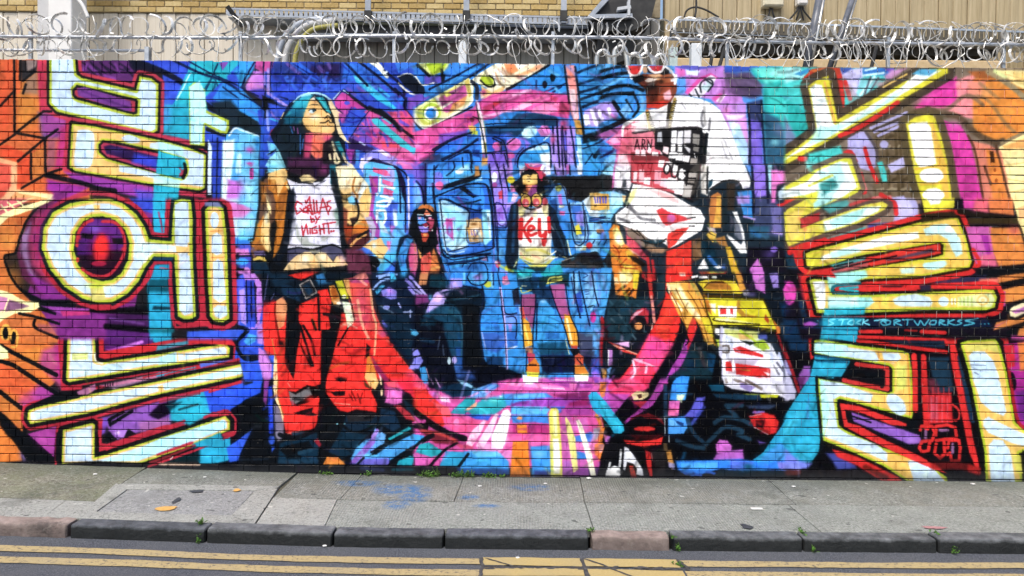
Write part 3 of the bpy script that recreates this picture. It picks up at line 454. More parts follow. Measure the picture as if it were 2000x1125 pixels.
    for i in range(16): L(['d81414', 'f83020', 'c01420'][i % 3], '%d,%d %d,%d' % (1160+(i*83)%620, 690+(i*59)%380, 1260+(i*83)%620, 670+(i*59)%380), 16+(i*5) % 18, 14)
    F(RR, '1190,430 1230,420 1260,560 1170,650', 10); L(BK, '1260,580 1160,760', 18, 8)
    F('e09030', '1065,150 1120,140 1170,250 1180,330 1120,350 1090,300', 7); F('a85414', '1100,150 1140,180 1160,270 1110,290 1080,200', 14); E('f4e8c8', 1165, 330, 24, 20); F('c8c81c', '1130,100 1200,90 1240,200 1270,280 1200,280 1150,160', 6); F('d8ecc8', '1200,310 1280,320 1320,500 1310,540 1260,580 1240,500', 6); E('f0f8e0', 1220, 260, 24, 20); L(BK, '1210,90 1290,320 1330,500', 12, 5); F('e8a858', '1210,80 1270,80 1300,300 1250,220', 14)
    F('2a2c34', '760,140 870,75 940,220 830,285', 6); F('122c44', '800,150 860,110 900,210 845,245', 8); L('98928c', '765,140 870,78 940,215 830,280 765,140', 14, 6, 0); F('2a78b8', '930,40 1010,15 1040,110 960,130', 12); F('16486c', '930,90 1040,60 1040,130 960,150', 20, 0, .7)
    F(BK, '1100,90 1180,80 1190,130 1110,150', 6, 0, .0); F('e08020', '1460,790 1500,920 1540,1000 1560,1130 1430,1130 1450,950', 10); F('e8b868', '1440,1040 1540,1040 1570,1130 1420,1130', 16); F(BK, '1450,740 1490,780 1480,860 1440,900', 12); L('d8e0f0', '1560,990 1610,1130', 18, 8); F('8a1850', '1500,860 1560,950 1700,1130 1640,1130 1540,1010', 20); B(BK, 1180, 1110, 60, 30)
    # seated-figure side, blue and dark
    F('0b1a30', '1500,140 1560,360 1700,720 1900,960 2020,1060 2020,-20 1500,-20', 12); F('0d2438', '1560,320 1880,420 1930,700 1900,900 1760,740 1620,520', 20)
    F('7a78e0', '1600,200 1680,160 1760,200 1760,280 1700,290 1620,260', 10); B('c080e0', 1690, 200, 40, 30); L('8ab0f4', '1520,180 1600,100 1680,80|1560,50 1760,30|1580,70 1700,10', 22, 10); F('3ab4ec', '1540,210 1600,140 1640,150 1560,240', 10); F('30b8e8', '1690,-10 1740,30 1760,90 1700,110', 12); B('2aa8e8', 1830, 20, 40, 50); L('8a80e8', '1860,90 1990,210|1900,60 2020,150|1890,170 1960,250', 34, 10); E('8a98f0', 1655, 370, 36, 26); L('a0a8f0', '1780,330 1800,370', 18, 6); L('5a60d0', '1620,520 1650,560', 30, 14)
    F('38b8ec', '1900,590 1980,630 1950,660 1910,650', 8); L('a8b8f0', '1900,400 1900,470|1830,420 1920,415', 14, 8); F('8a8ae8', '1920,800 2020,780 2020,1030 1880,1000 1940,920', 12); L(BK, '1900,910 1970,860|1920,830 1960,800', 14, 6); F('b060c0', '1950,0 2020,0 2020,100', 14); F('d870c8', '1940,1060 2020,1040 2020,1130 1980,1130', 20); F('3a70e0', '1960,1000 2020,1000 2020,1040', 14)
    # feet and floor
    T(440, 735, .19, 466, 740, 808, 1200)
    F(BK, '390,-20 1650,-20 2020,300 2020,560 1900,960 -20,960 -20,330 180,200 380,60', 14); F('0050f0', '-20,150 100,120 280,70 300,-20 385,-20 360,170 200,240 60,360 -20,320', 14)
    F('1f58ec', '275,545 100,900 30,910 20,740', 10); F('14a8d0', '-20,720 30,760 40,920 -20,920', 16); F('b01c28', '-20,370 60,370 20,410 -20,420', 10); F('b01c28', '-20,560 90,550 40,600 -20,620', 10)
    L('0a3ae0', '460,130 470,570', 46, 12); E('1f58ec', 475, 655, 34, 46, 0, 14); F('1f58ec', '470,720 510,730 480,780', 14); F('8a3a90', '400,-20 470,-20 440,120 420,320 390,240', 14)
    F('78708a', '500,290 540,300 600,460 600,560 590,640 540,670 510,560', 12); B('a8a0b8', 550, 610, 40, 50)
    F(RR, '500,-20 985,-20 980,80 880,110 960,210 970,230 940,480 910,545 780,560 680,600 620,580 590,420 540,250 500,140', 10); F('f0d898', '500,-20 545,-20 530,200 600,420 590,470 560,340 510,240 490,120', 8); L('a86020', '545,0 540,200 600,400', 12, 6)
    F('0c0c0e', '650,150 720,160 840,90 940,110 960,200 850,270 740,300 680,290 660,220', 8); F('76767a', '650,150 720,190 860,110 890,190 760,260 690,300 665,250', 10); L('28282c', '700,230 800,240', 30, 10); F(BK, '700,375 900,320 890,370 940,400 900,410 720,390', 6); L('f08070', '640,590 780,555|640,70 670,110|760,40 850,50', 10, 6); B(RR, 880, 240, 60, 40)
    F('0e3048', '560,690 700,640 930,560 960,720 940,900 540,900', 20); L('1c3c54', '700,590 920,600|560,880 940,870', 40, 20); F(BK, '600,720 860,660 900,740 660,850 560,760', 14); L(BK, '560,600 700,640 960,540', 50, 12); F('a01c30', '900,660 950,640 985,700 970,730', 12); L('1c4058', '760,790 880,760', 40, 10); L('0a141c', '640,830 760,830', 40, 16)
    F(RR, '1040,-20 1480,-20 1520,80 1500,160 1560,280 1550,370 1440,350 1340,340 1260,370 1170,350 1110,280 1030,160', 10); F(BK, '1120,20 1180,0 1260,10 1240,50 1180,60', 8); F(BK, '1080,160 1230,150 1230,200 1120,200', 8); L('7a0808', '1270,180 1310,250|1300,160 1340,250|1360,180 1390,280|1410,170 1380,260', 14, 6); L('f8a890', '1120,275 1280,290', 10, 6)
    F('e8b868', '1430,0 1540,-20 1580,60 1540,140 1480,100', 10); B('f4d890', 1530, 40, 30, 30); E('d89838', 1520, 55, 14, 16); F('3a3420', '1420,40 1480,100 1500,130 1440,110', 14); L('f0d8a0', '1590,0 1600,80|1605,140 1605,190', 20, 8); F('8a1850', '1620,-20 1660,-20 1740,220 1640,200', 20)
    F('e8103a', '1640,-20 2020,-20 2020,340 1900,180 1780,120', 16); F('d860b8', '1680,130 1820,130 1815,270 1760,290 1640,270', 14); B('e870c8', 1700, 180, 70, 90, .7); F('f04860', '1640,60 1760,40 1800,120 1680,110', 20); F('102838', '1830,240 2000,350 1960,440 1860,340', 16); F('c02838', '1730,300 1800,300 1900,380 1960,460 1860,440', 14); F('e05ab8', '1920,470 2020,450 2020,510 1920,500', 12)
    F('14283c', '1240,390 1560,390 1560,470 1500,560 1340,600 1200,560', 16); F('28282c', '1240,390 1560,380 1500,460 1260,470', 14); L(BK, '1200,500 1340,580 1560,500|1440,430 1520,410', 30, 10); F('102c40', '1190,560 1470,600 1380,680 1300,800 1200,840 1060,780', 16); F('16304a', '1600,330 1740,360 1800,520 1720,570 1580,480', 20); E('8adcf0', 1148, 488, 10, 8); E('8adcf0', 1222, 486, 10, 8)
    F('e8862c', '1005,905 1040,830 1160,835 1220,880 1230,905', 8); F('8a4a18', '960,920 1230,915 1230,980 980,980', 20)
    F('4aa8f0', '1290,840 1340,740 1440,650 1500,640 1540,530 1600,600 1650,640 1560,740 1400,900 1300,900', 12); F('8a5ac8', '1300,860 1500,640 1560,540 1540,680 1440,800 1340,900 1280,900', 16); F('5aa8f0', '1560,640 1600,570 1650,600 1630,700 1540,720', 10); L('a880e0', '1520,620 1560,560', 40, 14)
    F('18a8b8', '1670,640 1880,520 1910,530 1900,570 1700,680', 9); F('3a9ee8', '1660,720 1940,590 2020,620 1960,690 1800,790 1700,860 1520,910 1400,910 1440,830 1560,800', 12); F('6a60d0', '1400,850 1680,840 1690,910 1380,910', 20); F('12a8c0', '1780,870 1900,820 1940,830 1920,915 1760,915', 12); F('d060b8', '1930,800 2020,760 2020,920 1960,900', 14); L(BK, '1500,780 1640,700 1900,560|1680,910 1800,810 2020,690|1360,900 1420,840', 24, 8)
    F('0a1018', '-20,905 960,905 1250,920 2020,930 2020,1010 -20,990', 10); L('2a3458', '1400,950 1620,965', 40, 16); L('1a2430', '150,860 440,850', 20, 10); F('0c3a8c', '-20,900 80,900 60,950 -20,950', 16); L('0c4a58', '1720,960 1980,960', 30, 16)
def paint_middle():
    # ---- middle: phone booth alley, seated figure, boy in the pink cap
    T(800, 110, .19, 808, 0, 1170, 322)
    F('1f7fe4', '-20,40 2020,40 2020,1140 -20,1140', 10)
    F('1670dc', '20,70 110,90 200,180 180,240 60,150', 14); F('2a86ea', '360,130 460,70 800,70 560,260 360,230', 14); F('5a48c0', '150,200 320,200 330,270 150,300', 16); F('d8e48c', '90,70 410,70 360,150 230,200 150,170', 10); F('b8d820', '160,70 390,70 340,150 230,190', 12); L(BK, '330,140 340,260 350,200|80,90 200,200', 30, 12)
    F('0c1424', '-20,200 60,220 150,320 160,390 -20,390', 10); L('f0eee0', '-20,180 60,210 110,280 160,295 250,270', 14, 5); L('e8eef0', '-20,370 60,400 130,400', 16, 6)
    F('6a44c0', '-20,400 120,390 250,420 60,520 -20,500', 16); F('0e5cb0', '700,80 800,80 200,500 60,520', 12); L('0a1838', '820,70 640,200 260,440 30,580|720,70 480,200 200,340|580,260 250,450', 22, 6); L('2e94ea', '700,110 420,270 160,400', 40, 12)
    # token card
    F('e4e4a0', '0,570 160,470 610,220 660,320 640,460 600,520 180,750 130,740', 8); L('f4f2dc', '20,580 170,730 590,510 640,400 620,250', 24, 6); F('c4cc4c', '50,570 260,430 330,560 180,700 120,680', 10); F('c04a98', '270,450 420,350 580,290 590,400 500,520 380,580 330,560', 14); F('d8d058', '340,380 480,310 500,360 380,420', 14); F('e89a50', '440,490 590,400 560,500 400,590', 14); L('f0e8d8', '330,530 430,470|280,430 330,540', 26, 8); E('d8e890', 225, 575, 110, 110, 0, 8); E('b0cc30', 225, 575, 95, 95, 0, 8); E('f4f6ee', 220, 585, 75, 72, 0, 6); E('1484ec', 218, 585, 54, 52, 0, 6); L('c0c848', '120,560 150,690 300,660', 22, 8); L(BK, '0,620 120,750 200,740 480,600 640,520', 16, 6); F('c4b04c', '560,260 610,230 640,400 610,420', 10)
    F('a8509a', '400,370 540,300 520,340 440,400', 12); L('1a2030', '640,260 690,320 690,430', 40, 10)
    # cream flash
    F('f6ecc8', '720,170 880,75 1420,75 1410,120 1000,340 860,370 730,440 720,360 800,330 700,280 640,240', 8); F('f08a50', '970,75 1240,75 1040,190 1000,170', 16); F('f0a060', '1080,200 1350,80 1330,130 1120,230', 20, 0, .9); F('f8c070', '740,440 880,350 980,300 960,360 800,440', 14); F('fcfaf0', '1080,80 1230,80 1120,150', 20); B('f09870', 1330, 110, 60, 30, .8); F('b4d020', '740,200 860,210 860,290 800,310 720,240', 10); L(BK, '730,250 800,310 870,300 870,240 820,200', 20, 5); L('d87a50', '880,170 930,290|910,130 980,260|950,110 1000,200', 14, 7, a=.7); L('fdfdf8', '860,180 900,300|930,150 970,260', 20, 6); F('e8d060', '730,300 840,370 760,420', 12); B('c03a80', 760, 370, 40, 40); L(BK, '1430,90 1260,200 1000,340', 30, 6)
    F('1c90ea', '1430,110 1590,90 1620,430 1440,390 1300,360 1180,340 1100,290', 14); L('0c1c48', '1600,280 1400,360|1560,310 1470,370|1300,250 1300,330', 18, 8); E(BK, 1388, 290, 26, 40, 0, 8); E(BK, 1470, 215, 28, 45, 0, 8); L('50b4f4', '1440,150 1530,200|1500,330 1560,400', 30, 16)
    # pinks
    F('e0489c', '740,450 860,380 1060,340 1250,340 1440,370 1640,400 1640,640 1300,580 1000,620 740,660 400,880 60,1140 -20,1140 -20,800 200,730 640,540', 12)
    F('f070b8', '900,420 1060,360 1240,345 1100,420 900,500', 12); F('f06aa8', '1150,480 1440,380 1440,440 1200,520 1000,560', 12); F('f884c0', '1250,540 1420,470 1540,480 1530,560 1400,600 1260,580', 12); F('b82a5c', '850,480 980,455 880,520 760,600 750,520', 14); F('d02a3c', '850,470 960,455 870,515', 8); F('f6c0e0', '1110,510 1240,450 1260,500 1130,560', 14); F('d03468', '1440,390 1530,430 1500,470 1440,440', 14); F('c83a6c', '1540,480 1650,480 1640,600 1520,590', 16)
    L('b0307c', '760,440 900,400|1000,430 1180,370|980,460 1250,410|900,540 1000,460|1010,480 1300,400|860,560 1080,490', 8, 5, a=.8); L('f8a8d8', '1060,400 1240,350|760,620 1120,540', 26, 10)
    for i in range(18): L(['f060b0', 'c03a9c', 'e878c0', 'a83a98', 'd84890'][i % 5], '%d,%d %d,%d' % (60+(i*67)%460, 1050-(i*67)%460*.75, 170+(i*67)%470, 960-(i*67)%470*.72+(i*13) % 40), 16+(i*5) % 18, 8)
    F('7a4ac8', '300,800 600,760 560,860 300,900', 20); F('a03a98', '560,600 640,580 640,680 560,680', 16); B('d83070', 600, 640, 30, 30); E('70203c', 640, 650, 24, 26, 0, 10); L('e078c8', '430,690 440,760|350,720 380,780', 14, 6)
    B('f080c8', 80, 910, 50, 40); F('20b8d8', '-20,890 30,910 60,960 30,1000 -20,1000', 8); B('f068c0', 80, 1030, 60, 40); B('f070c8', 220, 1040, 40, 40); B('9060e0', 60, 1090, 40, 30); F('2a1a30', '100,1060 300,960 330,1060 160,1130', 30, 0, .7)
    F('1464d8', '640,790 700,800 300,1000 260,1020 260,960', 12); F('1a7ce6', '360,1060 620,900 700,880 700,1140 360,1140', 14); L('0a1430', '640,780 420,860 240,960|700,850 540,960 330,1060|560,980 620,980 640,1100', 26, 10); F('0c2c78', '640,960 720,960 720,1040 650,1020', 14)
    F('e8b84c', '600,710 680,720 680,800 620,780', 10); F('c8cc28', '630,760 700,770 700,810 640,800', 10)
    F('1688e6', '770,690 960,580 1160,560 1280,580 1060,680 800,720', 12); F('103a5c', '1100,590 1280,580 1500,620 1540,660 1500,720 1000,700', 16); F('0e2c48', '780,720 1290,680 1300,740 1100,820 800,800', 16); L('1c5a8c', '1100,640 1240,650|860,760 1160,750', 24, 12)
    F('1450c8', '790,820 960,800 1000,880 960,1000 800,960', 16); F('7a5ae0', '800,990 980,970 990,1140 800,1140', 14); F('8a6ae8', '990,860 1180,830 1240,900 1080,1140 990,1140', 14)
    L('f0e4f0', '690,470 740,640', 30, 10); F('f6f0d8', '700,540 745,600 780,860 790,1000 745,1000', 10); F('c8b840', '745,640 775,760 795,1000 775,1010', 10); F('d89030', '740,1040 800,1040 800,1140 740,1140', 10); B('d060b0', 760, 1020, 20, 30); L(BK, '650,620 720,680 790,1040|680,480 710,640', 12, 6)
    F('ac8cf0', '1440,760 1500,720 1700,720 1700,1140 1450,1140', 12); L('0c1438', '1510,650 1540,1140|1560,720 1570,1140|1470,720 1480,1000|1650,720 1680,900 1700,1130|1600,740 1610,1100', 20, 6); L('3a50d8', '1590,820 1600,960', 26, 10); B('d04a90', 1470, 850, 30, 60); B('e04078', 1580, 690, 60, 50); B('e04a70', 1590, 740, 40, 30)
    F('0e7cdc', '1060,820 1130,860 1180,860 1200,960 1150,1140 1000,1140', 14, 0, .6); B('3a70f0', 1000, 820, 60, 40)
    E('f070c8', 1070, 905, 75, 65, -20, 10); E('e05ab0', 1060, 915, 40, 30, 0, 14); E('bce8f4', 1230, 780, 85, 60, -25, 14); F('f07cd0', '1310,760 1360,710 1420,715 1450,770 1430,820 1350,820', 10); L('a82880', '1350,740 1380,790|1400,730 1420,790', 8, 5); L('c8f0f8', '1380,860 1440,810', 16, 6); E('f060a8', 890, 920, 42, 40, 0, 12); F('d85ab8', '860,900 940,950 880,1000', 14); E('e858b0', 1040, 1020, 40, 34, 0, 12); F('d078e0', '1000,1060 1050,1060 1050,1140 1000,1140', 12)
    L(BK, '940,880 940,1000|970,1000 1010,1130|1000,900 1080,840|870,1000 900,1140|850,840 960,900', 14, 6)
    F('1c98ea', '1120,1140 1120,1060 1180,980 1300,920 1420,890 1450,940 1460,1140', 10); F('c8e8f4', '1200,950 1420,895 1430,960 1200,970', 12); F('e0f0fa', '1330,1000 1450,980 1450,1140 1360,1140', 24); L('0c1638', '1110,1130 1120,1050 1190,970 1290,930|1080,1140 1100,1020 1170,940|1440,920 1460,1130', 10, 5); F('e04890', '1180,1100 1220,1100 1340,1100 1360,1140 1200,1140', 12)
    # post and right hand blues
    F('f09088', '1600,90 1690,90 1720,330 1740,640 1690,680 1650,560 1640,380', 12); F('f8d0d8', '1640,330 1700,340 1730,640 1680,640 1650,450', 14); F('d89838', '1690,650 1750,660 1790,810 1710,800', 10); F('a8e0f0', '1710,810 1760,830 1780,1140 1740,1140', 10); B('e07050', 1660, 170, 40, 70, .8); B('f0b0e0', 1690, 520, 30, 70); L(BK, '1590,90 1620,330 1640,480|1700,110 1730,330 1770,640 1790,800', 22, 10); L('f0f4f8', '1720,980 1760,1140', 16, 6)
    F('2c9aea', '1720,90 2020,80 2020,520 1760,520', 14); L('0c1830', '1720,170 1870,110 2020,70|1730,290 2020,200|1750,370 1900,330 2020,270|1760,440 2020,350|1780,520 1960,450', 28, 10); F('b094e8', '1790,560 2020,460 2020,740 1800,720', 14); F('f4f0fa', '1780,600 1840,600 1850,700 1800,710', 12); L('e8e4f8', '1870,560 1920,700|1950,580 1980,660', 40, 14); L('c060c8', '1980,620 2000,660', 30, 14); F('2c92e8', '1800,730 2020,720 1900,790 1800,800', 12)
    F(BK, '1770,700 1800,800 2020,740 2020,900 1780,900', 20); F('2a9ce8', '1770,900 1960,860 2020,900 2020,1140 1800,1140', 12); L('0c1838', '1780,950 1960,880|1800,1110 1880,1000', 14, 6); L(BK, '1900,1030 1990,930 2020,900', 44, 10); B('b03838', 1990, 830, 40, 40)
    # --- second tile: booth screen
    T(800, 320, .19, 808, 322, 1170, 532)
    F('2a8cea', '-20,-20 2020,-20 2020,1140 -20,1140', 10); F('5a70e8', '-20,-20 160,-20 150,400 60,420 -20,560', 14); F('6ab4f4', '-20,240 80,190 130,380 60,440 -20,480', 14); F('7a5ad0', '0,0 180,0 160,100 90,180 0,100', 16); F('40a0f0', '180,100 260,60 250,330 180,330', 12); F('2a1a58', '90,10 180,0 170,420 140,420', 20, 0, .7); L('0c1234', '160,0 160,420|250,60 300,0|235,200 250,400|70,180 130,260 150,420', 20, 8)
    E('7878f0', 290, 140, 50, 60, 0, 12); E('e8589c', 305, 225, 44, 44, 0, 12); F('3aa8ee', '340,120 560,-20 660,-20 660,120 380,210', 14); F('a8dcf4', '560,10 610,-20 610,60 480,100 500,60', 16); L('0c1638', '470,-20 450,60 380,120|620,0 640,90', 16, 8); E('e0f0f8', 510, 80, 44, 26, 0, 12); F(BK, '340,220 640,120 740,60 730,130 640,180 360,260', 12); F('c8843c', '670,20 710,20 720,120 670,130', 12); F('a8dcf8', '660,180 740,130 750,170', 8)
    F('1668d8', '290,350 580,220 760,210 840,280 870,700 850,850 800,890 400,960 300,800', 10); F('1f84e8', '330,370 560,260 700,350 700,480 610,480 480,420', 14); F('2a94ee', '580,230 740,215 770,350 760,460 690,350', 14); F(BK, '500,250 570,240 690,340 650,350', 10); L(BK, '260,360 280,330 570,220 760,205|250,360 320,860 400,950 800,890 860,800 840,500 800,250 760,205|300,370 400,370 610,480|480,420 660,390 730,370', 14, 6); L('50b4f4', '290,370 340,840 400,900', 18, 8); L('0c2a80', '440,340 600,370|600,300 700,330|640,390 620,500', 14, 8)
    F('a8dcf4', '310,380 370,375 560,470 610,490 600,560 580,620 600,830 540,870 430,890 370,850', 10); F('70c8f2', '340,440 590,530 580,620 560,800 460,640 350,520', 30, 0, .7); B('d8f0fa', 520, 860, 80, 40); F('b83a90', '370,560 440,570 450,790 380,720', 14); B('6a9ae8', 410, 680, 24, 60); E('a83aa0', 500, 675, 16, 20, 0, 8); B('58c8e8', 500, 700, 40, 120, .6); F('8adcf0', '740,470 820,470 840,780 780,840 760,820', 12); L('e0f4fc', '800,490 830,770', 18, 8)
    F('c88a38', '580,580 690,550 735,570 755,800 610,805', 8); F('ecc890', '590,590 680,570 730,580 720,650 600,650', 14); F('f0d8b8', '620,660 730,650 740,740 620,740', 14); B('7a4818', 660, 620, 50, 20); F('e8c8a8', '620,750 740,750 740,800 640,800', 16); B('8a5a20', 680, 780, 40, 20); L('5a48c8', '630,680 640,730|660,680 670,735|690,680 695,730', 12, 5); L('3a2410', '585,650 600,810 750,800', 10, 5); F('0c2060', '600,480 740,460 735,550 590,570', 30, 0, .6)
    L('0a1434', '310,910 420,960 600,940 830,920|380,1020 560,1000 780,960|340,880 400,940', 16, 7); L('3ab0f4', '340,930 480,985 700,960|430,1060 600,1030', 24, 10); F('b04878', '730,990 770,950 795,960 790,1000', 8); L('f0d8e8', '740,985 780,970', 10, 5); L(BK, '720,930 790,950 800,1000', 10, 5); L('0c1a48', '380,980 420,1130|560,1010 540,1060', 10, 6)
    # seated figure
    F(BK, '20,560 40,480 90,450 180,420 240,450 270,520 270,700 300,900 380,1140 -20,1140 -20,720 10,640', 8); F('1c86e0', '-20,740 40,760 80,900 60,1140 -20,1140', 14); F('70a8f0', '-20,720 40,740 60,820 0,780', 14)
    F('d87a28', '80,460 130,415 200,420 245,450 250,500 180,470', 8); F('d86a50', '150,480 180,450 210,510 160,530', 10); F('58a8ec', '75,560 160,600 180,640 120,720 90,680', 8); F('90c0f4', '80,590 150,600 130,640 90,640', 10); F('d05048', '150,690 200,600 240,560 240,660 190,700', 8); E('a050c0', 110, 560, 30, 20, 0, 8); E('c05098', 190, 550, 34, 20, 0, 8); L('e8f4fa', '80,530 160,540 230,520', 8, 4); L('a02020', '130,635 180,640 220,620', 10, 5); L('e8e0f0', '150,650 180,655', 10, 4); E('f0b8a8', 235, 680, 14, 14)
    F('e07050', '120,730 160,715 200,730 180,770 150,880 110,780', 10); B('f0a868', 150, 740, 26, 14); F('e85048', '120,960 210,900 240,1000 190,1140 100,1140', 14); F('e0708c', '20,800 70,830 90,1000 60,1140 10,1140', 14); F('d878c0', '280,600 290,700 300,840 320,960 280,900 260,740', 10); F('e8803c', '240,850 280,950 310,1060 300,1140 200,1140 220,1000', 14); L('f0a850', '100,880 110,960|230,1080 300,1060', 26, 10); F('3a1420', '120,800 200,780 240,880 130,880', 20); B('c04098', 40, 1120, 40, 30); L(BK, '90,960 110,1130|60,790 120,900', 20, 10); L('c08040', '40,760 60,900', 10, 8)
    # purple pipes between booth and boy
    F('9a80f0', '810,0 1000,0 1010,400 1100,380 1010,520 1000,1140 860,1140 860,400', 14); F('c084ec', '1000,0 1060,0 1060,200 1000,180', 12); F('2a8cea', '870,640 1000,640 990,1140 870,1140', 16); L('0c1440', '810,0 860,380 900,900 920,1140|870,420 900,400 960,440 1000,640 880,650|900,0 940,220|960,0 1000,210 1020,280|820,160 860,370', 16, 6); E('e8f0fa', 870, 140, 30, 56, 0, 10); E('a04090', 875, 220, 26, 30, 0, 10); F('d83a50', '910,290 950,270 955,360 920,360', 8); E('e0d020', 1040, 165, 40, 36, 0, 10); F('f070b8', '1030,220 1090,230 1100,290 1040,290', 14); F('f0c8e8', '1060,300 1120,320 1080,400 1040,380', 14); F('8a50b0', '890,470 950,440 970,600 920,540', 14); B('b0dcf8', 950, 600, 40, 24); B('4aa8f0', 940, 840, 40, 100); B('60b8f4', 930, 940, 40, 60); F('3a60d0', '860,1000 900,1140 830,1140', 12); E('c03878', 905, 1030, 26, 40, 0, 10); E('e8b8d0', 890, 1015, 18, 18); E('d8d828', 1000, 1075, 24, 34, 0, 10); F('7a9af0', '920,1080 1010,1100 1000,1140 920,1140', 14); F('d05038', '1030,520 1055,520 1055,600 1030,610', 10)
    # boy
    F('f4ecf4', '1120,-20 1450,-20 1450,110 1400,120 1130,120', 14); F('8ad0f4', '1120,-20 1200,-20 1140,80', 12); F('5a98f0', '1460,-20 1780,-20 1780,120 1460,120', 12); F('a888f0', '1490,-20 1600,-20 1600,120 1500,120', 10); F('d060b8', '1600,0 1640,0 1640,100 1610,110', 12); L(BK, '1480,-20 1500,100|1570,-20 1580,110|1640,-20 1650,110|1730,0 1760,110', 14, 6); F('f2f6fa', '1710,-20 1780,-20 1770,110 1730,110', 10); F('1e94e8', '1780,-20 2020,-20 2020,110 1780,110', 12); L(BK, '1940,110 1960,40 2020,0', 16, 6); F('dcecf8', '1960,60 2020,20 2020,110 1960,110', 12)
    F('d83050', '1190,0 1220,40 1340,20 1360,0 1340,60 1400,110 1390,160 1330,120 1250,70 1180,70', 10); F('e05a78', '1260,40 1340,60 1380,120 1320,100', 12)
    F(BK, '1140,160 1160,90 1220,55 1290,70 1340,130 1400,170 1480,210 1520,200 1420,330 1360,370 1140,340 1090,280 1060,210 1120,180', 8); L(BK, '1150,80 1140,150 1050,210', 24, 8); F('102c50', '1380,230 1500,200 1560,230 1400,340', 14)
    F('ecc070', '1155,140 1180,95 1220,110 1290,90 1310,120 1305,190 1250,210 1160,195', 8); B('f4dca0', 1200, 160, 40, 30); F(BK, '1170,100 1220,60 1290,75 1290,110 1240,120 1215,90 1190,130', 6); L('3a2818', '1190,130 1220,130|1250,130 1290,120|1200,170 1260,160|1210,150 1240,150', 8, 4); F('b89040', '1160,195 1250,210 1300,190 1300,220 1170,215', 12); F('d86a40', '1190,220 1310,215 1290,330 1240,340 1200,290', 10); F('8a3a88', '1210,300 1310,230 1310,340 1240,340', 18); E(RD, 1355, 140, 24, 36, 0, 10)
    F('f4b060', '1420,220 1500,210 1600,210 1640,500 1700,640 1720,780 1600,540', 8, 0, .0); F('5aa0f4', '1440,310 1500,220 1600,220 1640,420 1660,500 1540,540 1500,440', 12); L('dce8fa', '1580,230 1620,380', 16, 6); E('c8cc50', 1530, 250, 34, 34, 0, 10); F('d060c8', '1520,320 1560,310 1570,420 1540,420', 14); F('e858a0', '1530,480 1600,490 1590,530 1540,520', 14); L('e8d8a0', '1540,440 1580,440', 20, 8); F('1a4a90', '1440,380 1500,350 1540,500 1480,480', 20)
    F('101c2c', '1120,380 1040,420 1010,560 1000,720 980,980 1000,1050 1100,1100 1120,900', 10); F('101c2c', '1400,380 1500,480 1540,620 1620,800 1640,980 1500,960 1450,700', 10); L('1f4870', '1080,420 1060,900', 30, 20); L('24405c', '1480,620 1560,800 1600,930|1460,860 1560,900', 20, 12); L('e0d8a0', '1620,790 1660,960 1680,970', 14, 6); L('c8b868', '1540,940 1640,980', 8, 5)
    F('e6e6e4', '1120,440 1160,380 1250,470 1350,430 1420,390 1430,560 1460,760 1450,900 1480,980 1300,1050 1120,960', 10); F('e8e090', '1120,400 1160,390 1200,470 1150,560 1120,520', 14); F('e8e0a0', '1350,430 1420,400 1425,520 1380,560', 14); F('a8a8b0', '1160,480 1260,450 1320,500 1240,520', 20); B('f4f0b0', 1290, 520, 30, 60); F('d4cc90', '1130,860 1440,850 1430,980 1300,1040 1130,960', 26, 0, .9); L('c8c050', '1200,890 1320,880 1440,930|1150,960 1260,1000', 26, 14); L('d8a080', '1140,920 1180,970|1260,940 1340,970', 20, 12); F('c8c450', '1120,960 1240,1040 1400,1020 1480,940 1500,960 1400,1060 1250,1070', 10); L('f0f4ec', '1380,990 1500,900|1440,980 1520,960', 14, 6); L('6a6a40', '1180,1000 1300,1030 1420,980', 8, 6)
    E('e0b848', 1185, 320, 44, 36, -20, 8); E('d8a040', 1190, 400, 44, 54, 0, 10); E('c83040', 1190, 400, 34, 44, 0, 10); E('ecd890', 1320, 330, 44, 40, 20, 8); E('d8a860', 1300, 400, 54, 44, -20, 10); E('d04058', 1305, 400, 44, 34, -20, 10); F('e0a0a8', '1210,400 1230,440 1200,440', 8); L(BK, '1160,300 1210,320|1280,320 1340,300|1250,380 1250,440|1180,450 1260,470 1350,440', 18, 6); E('c83848', 1390, 390, 30, 40, 0, 10); E('b03848', 1130, 400, 24, 40, 0, 10)
    F('d81c1c', '1115,570 1170,570 1165,650 1250,560 1285,570 1200,680 1250,800 1210,790 1170,700 1160,760 1110,765', 5); L('d81c1c', '1210,690 1280,650 1280,620 1220,640 1220,720 1260,740 1300,700', 26, 5); F('d81c1c', '1310,580 1350,570 1355,720 1400,710 1400,590 1430,560 1450,690 1400,720 1400,800 1360,840 1350,770 1315,740', 5); F('e6e6e0', '1365,610 1390,600 1395,700 1370,705', 6); L('d81c1c', '1380,720 1390,800', 40, 6); F('181c20', '1120,570 1130,560 1260,560 1250,570', 3, 0, .4)
    F('18a8c0', '1110,1090 1250,1070 1420,1070 1480,1010 1560,980 1570,1140 1110,1140', 12); F('0c2028', '1120,1060 1260,1060 1410,1060 1360,1140 1310,1140 1270,1090', 12); L('d8d890', '1070,1060 1100,1010', 14, 6); F(BK, '1000,1050 1100,1070 1110,1140 1020,1140', 12)
    # black cabinet and posters
    F('1a1a1c', '1320,130 2020,120 2020,290 1850,300 1850,350 1770,380 1780,400 1620,360 1600,240 1540,200 1420,210', 8); L('8a8aa0', '1380,160 1430,170 1420,190|1470,190 1500,160', 6, 4); L('303034', '1620,250 2000,250', 10, 8)
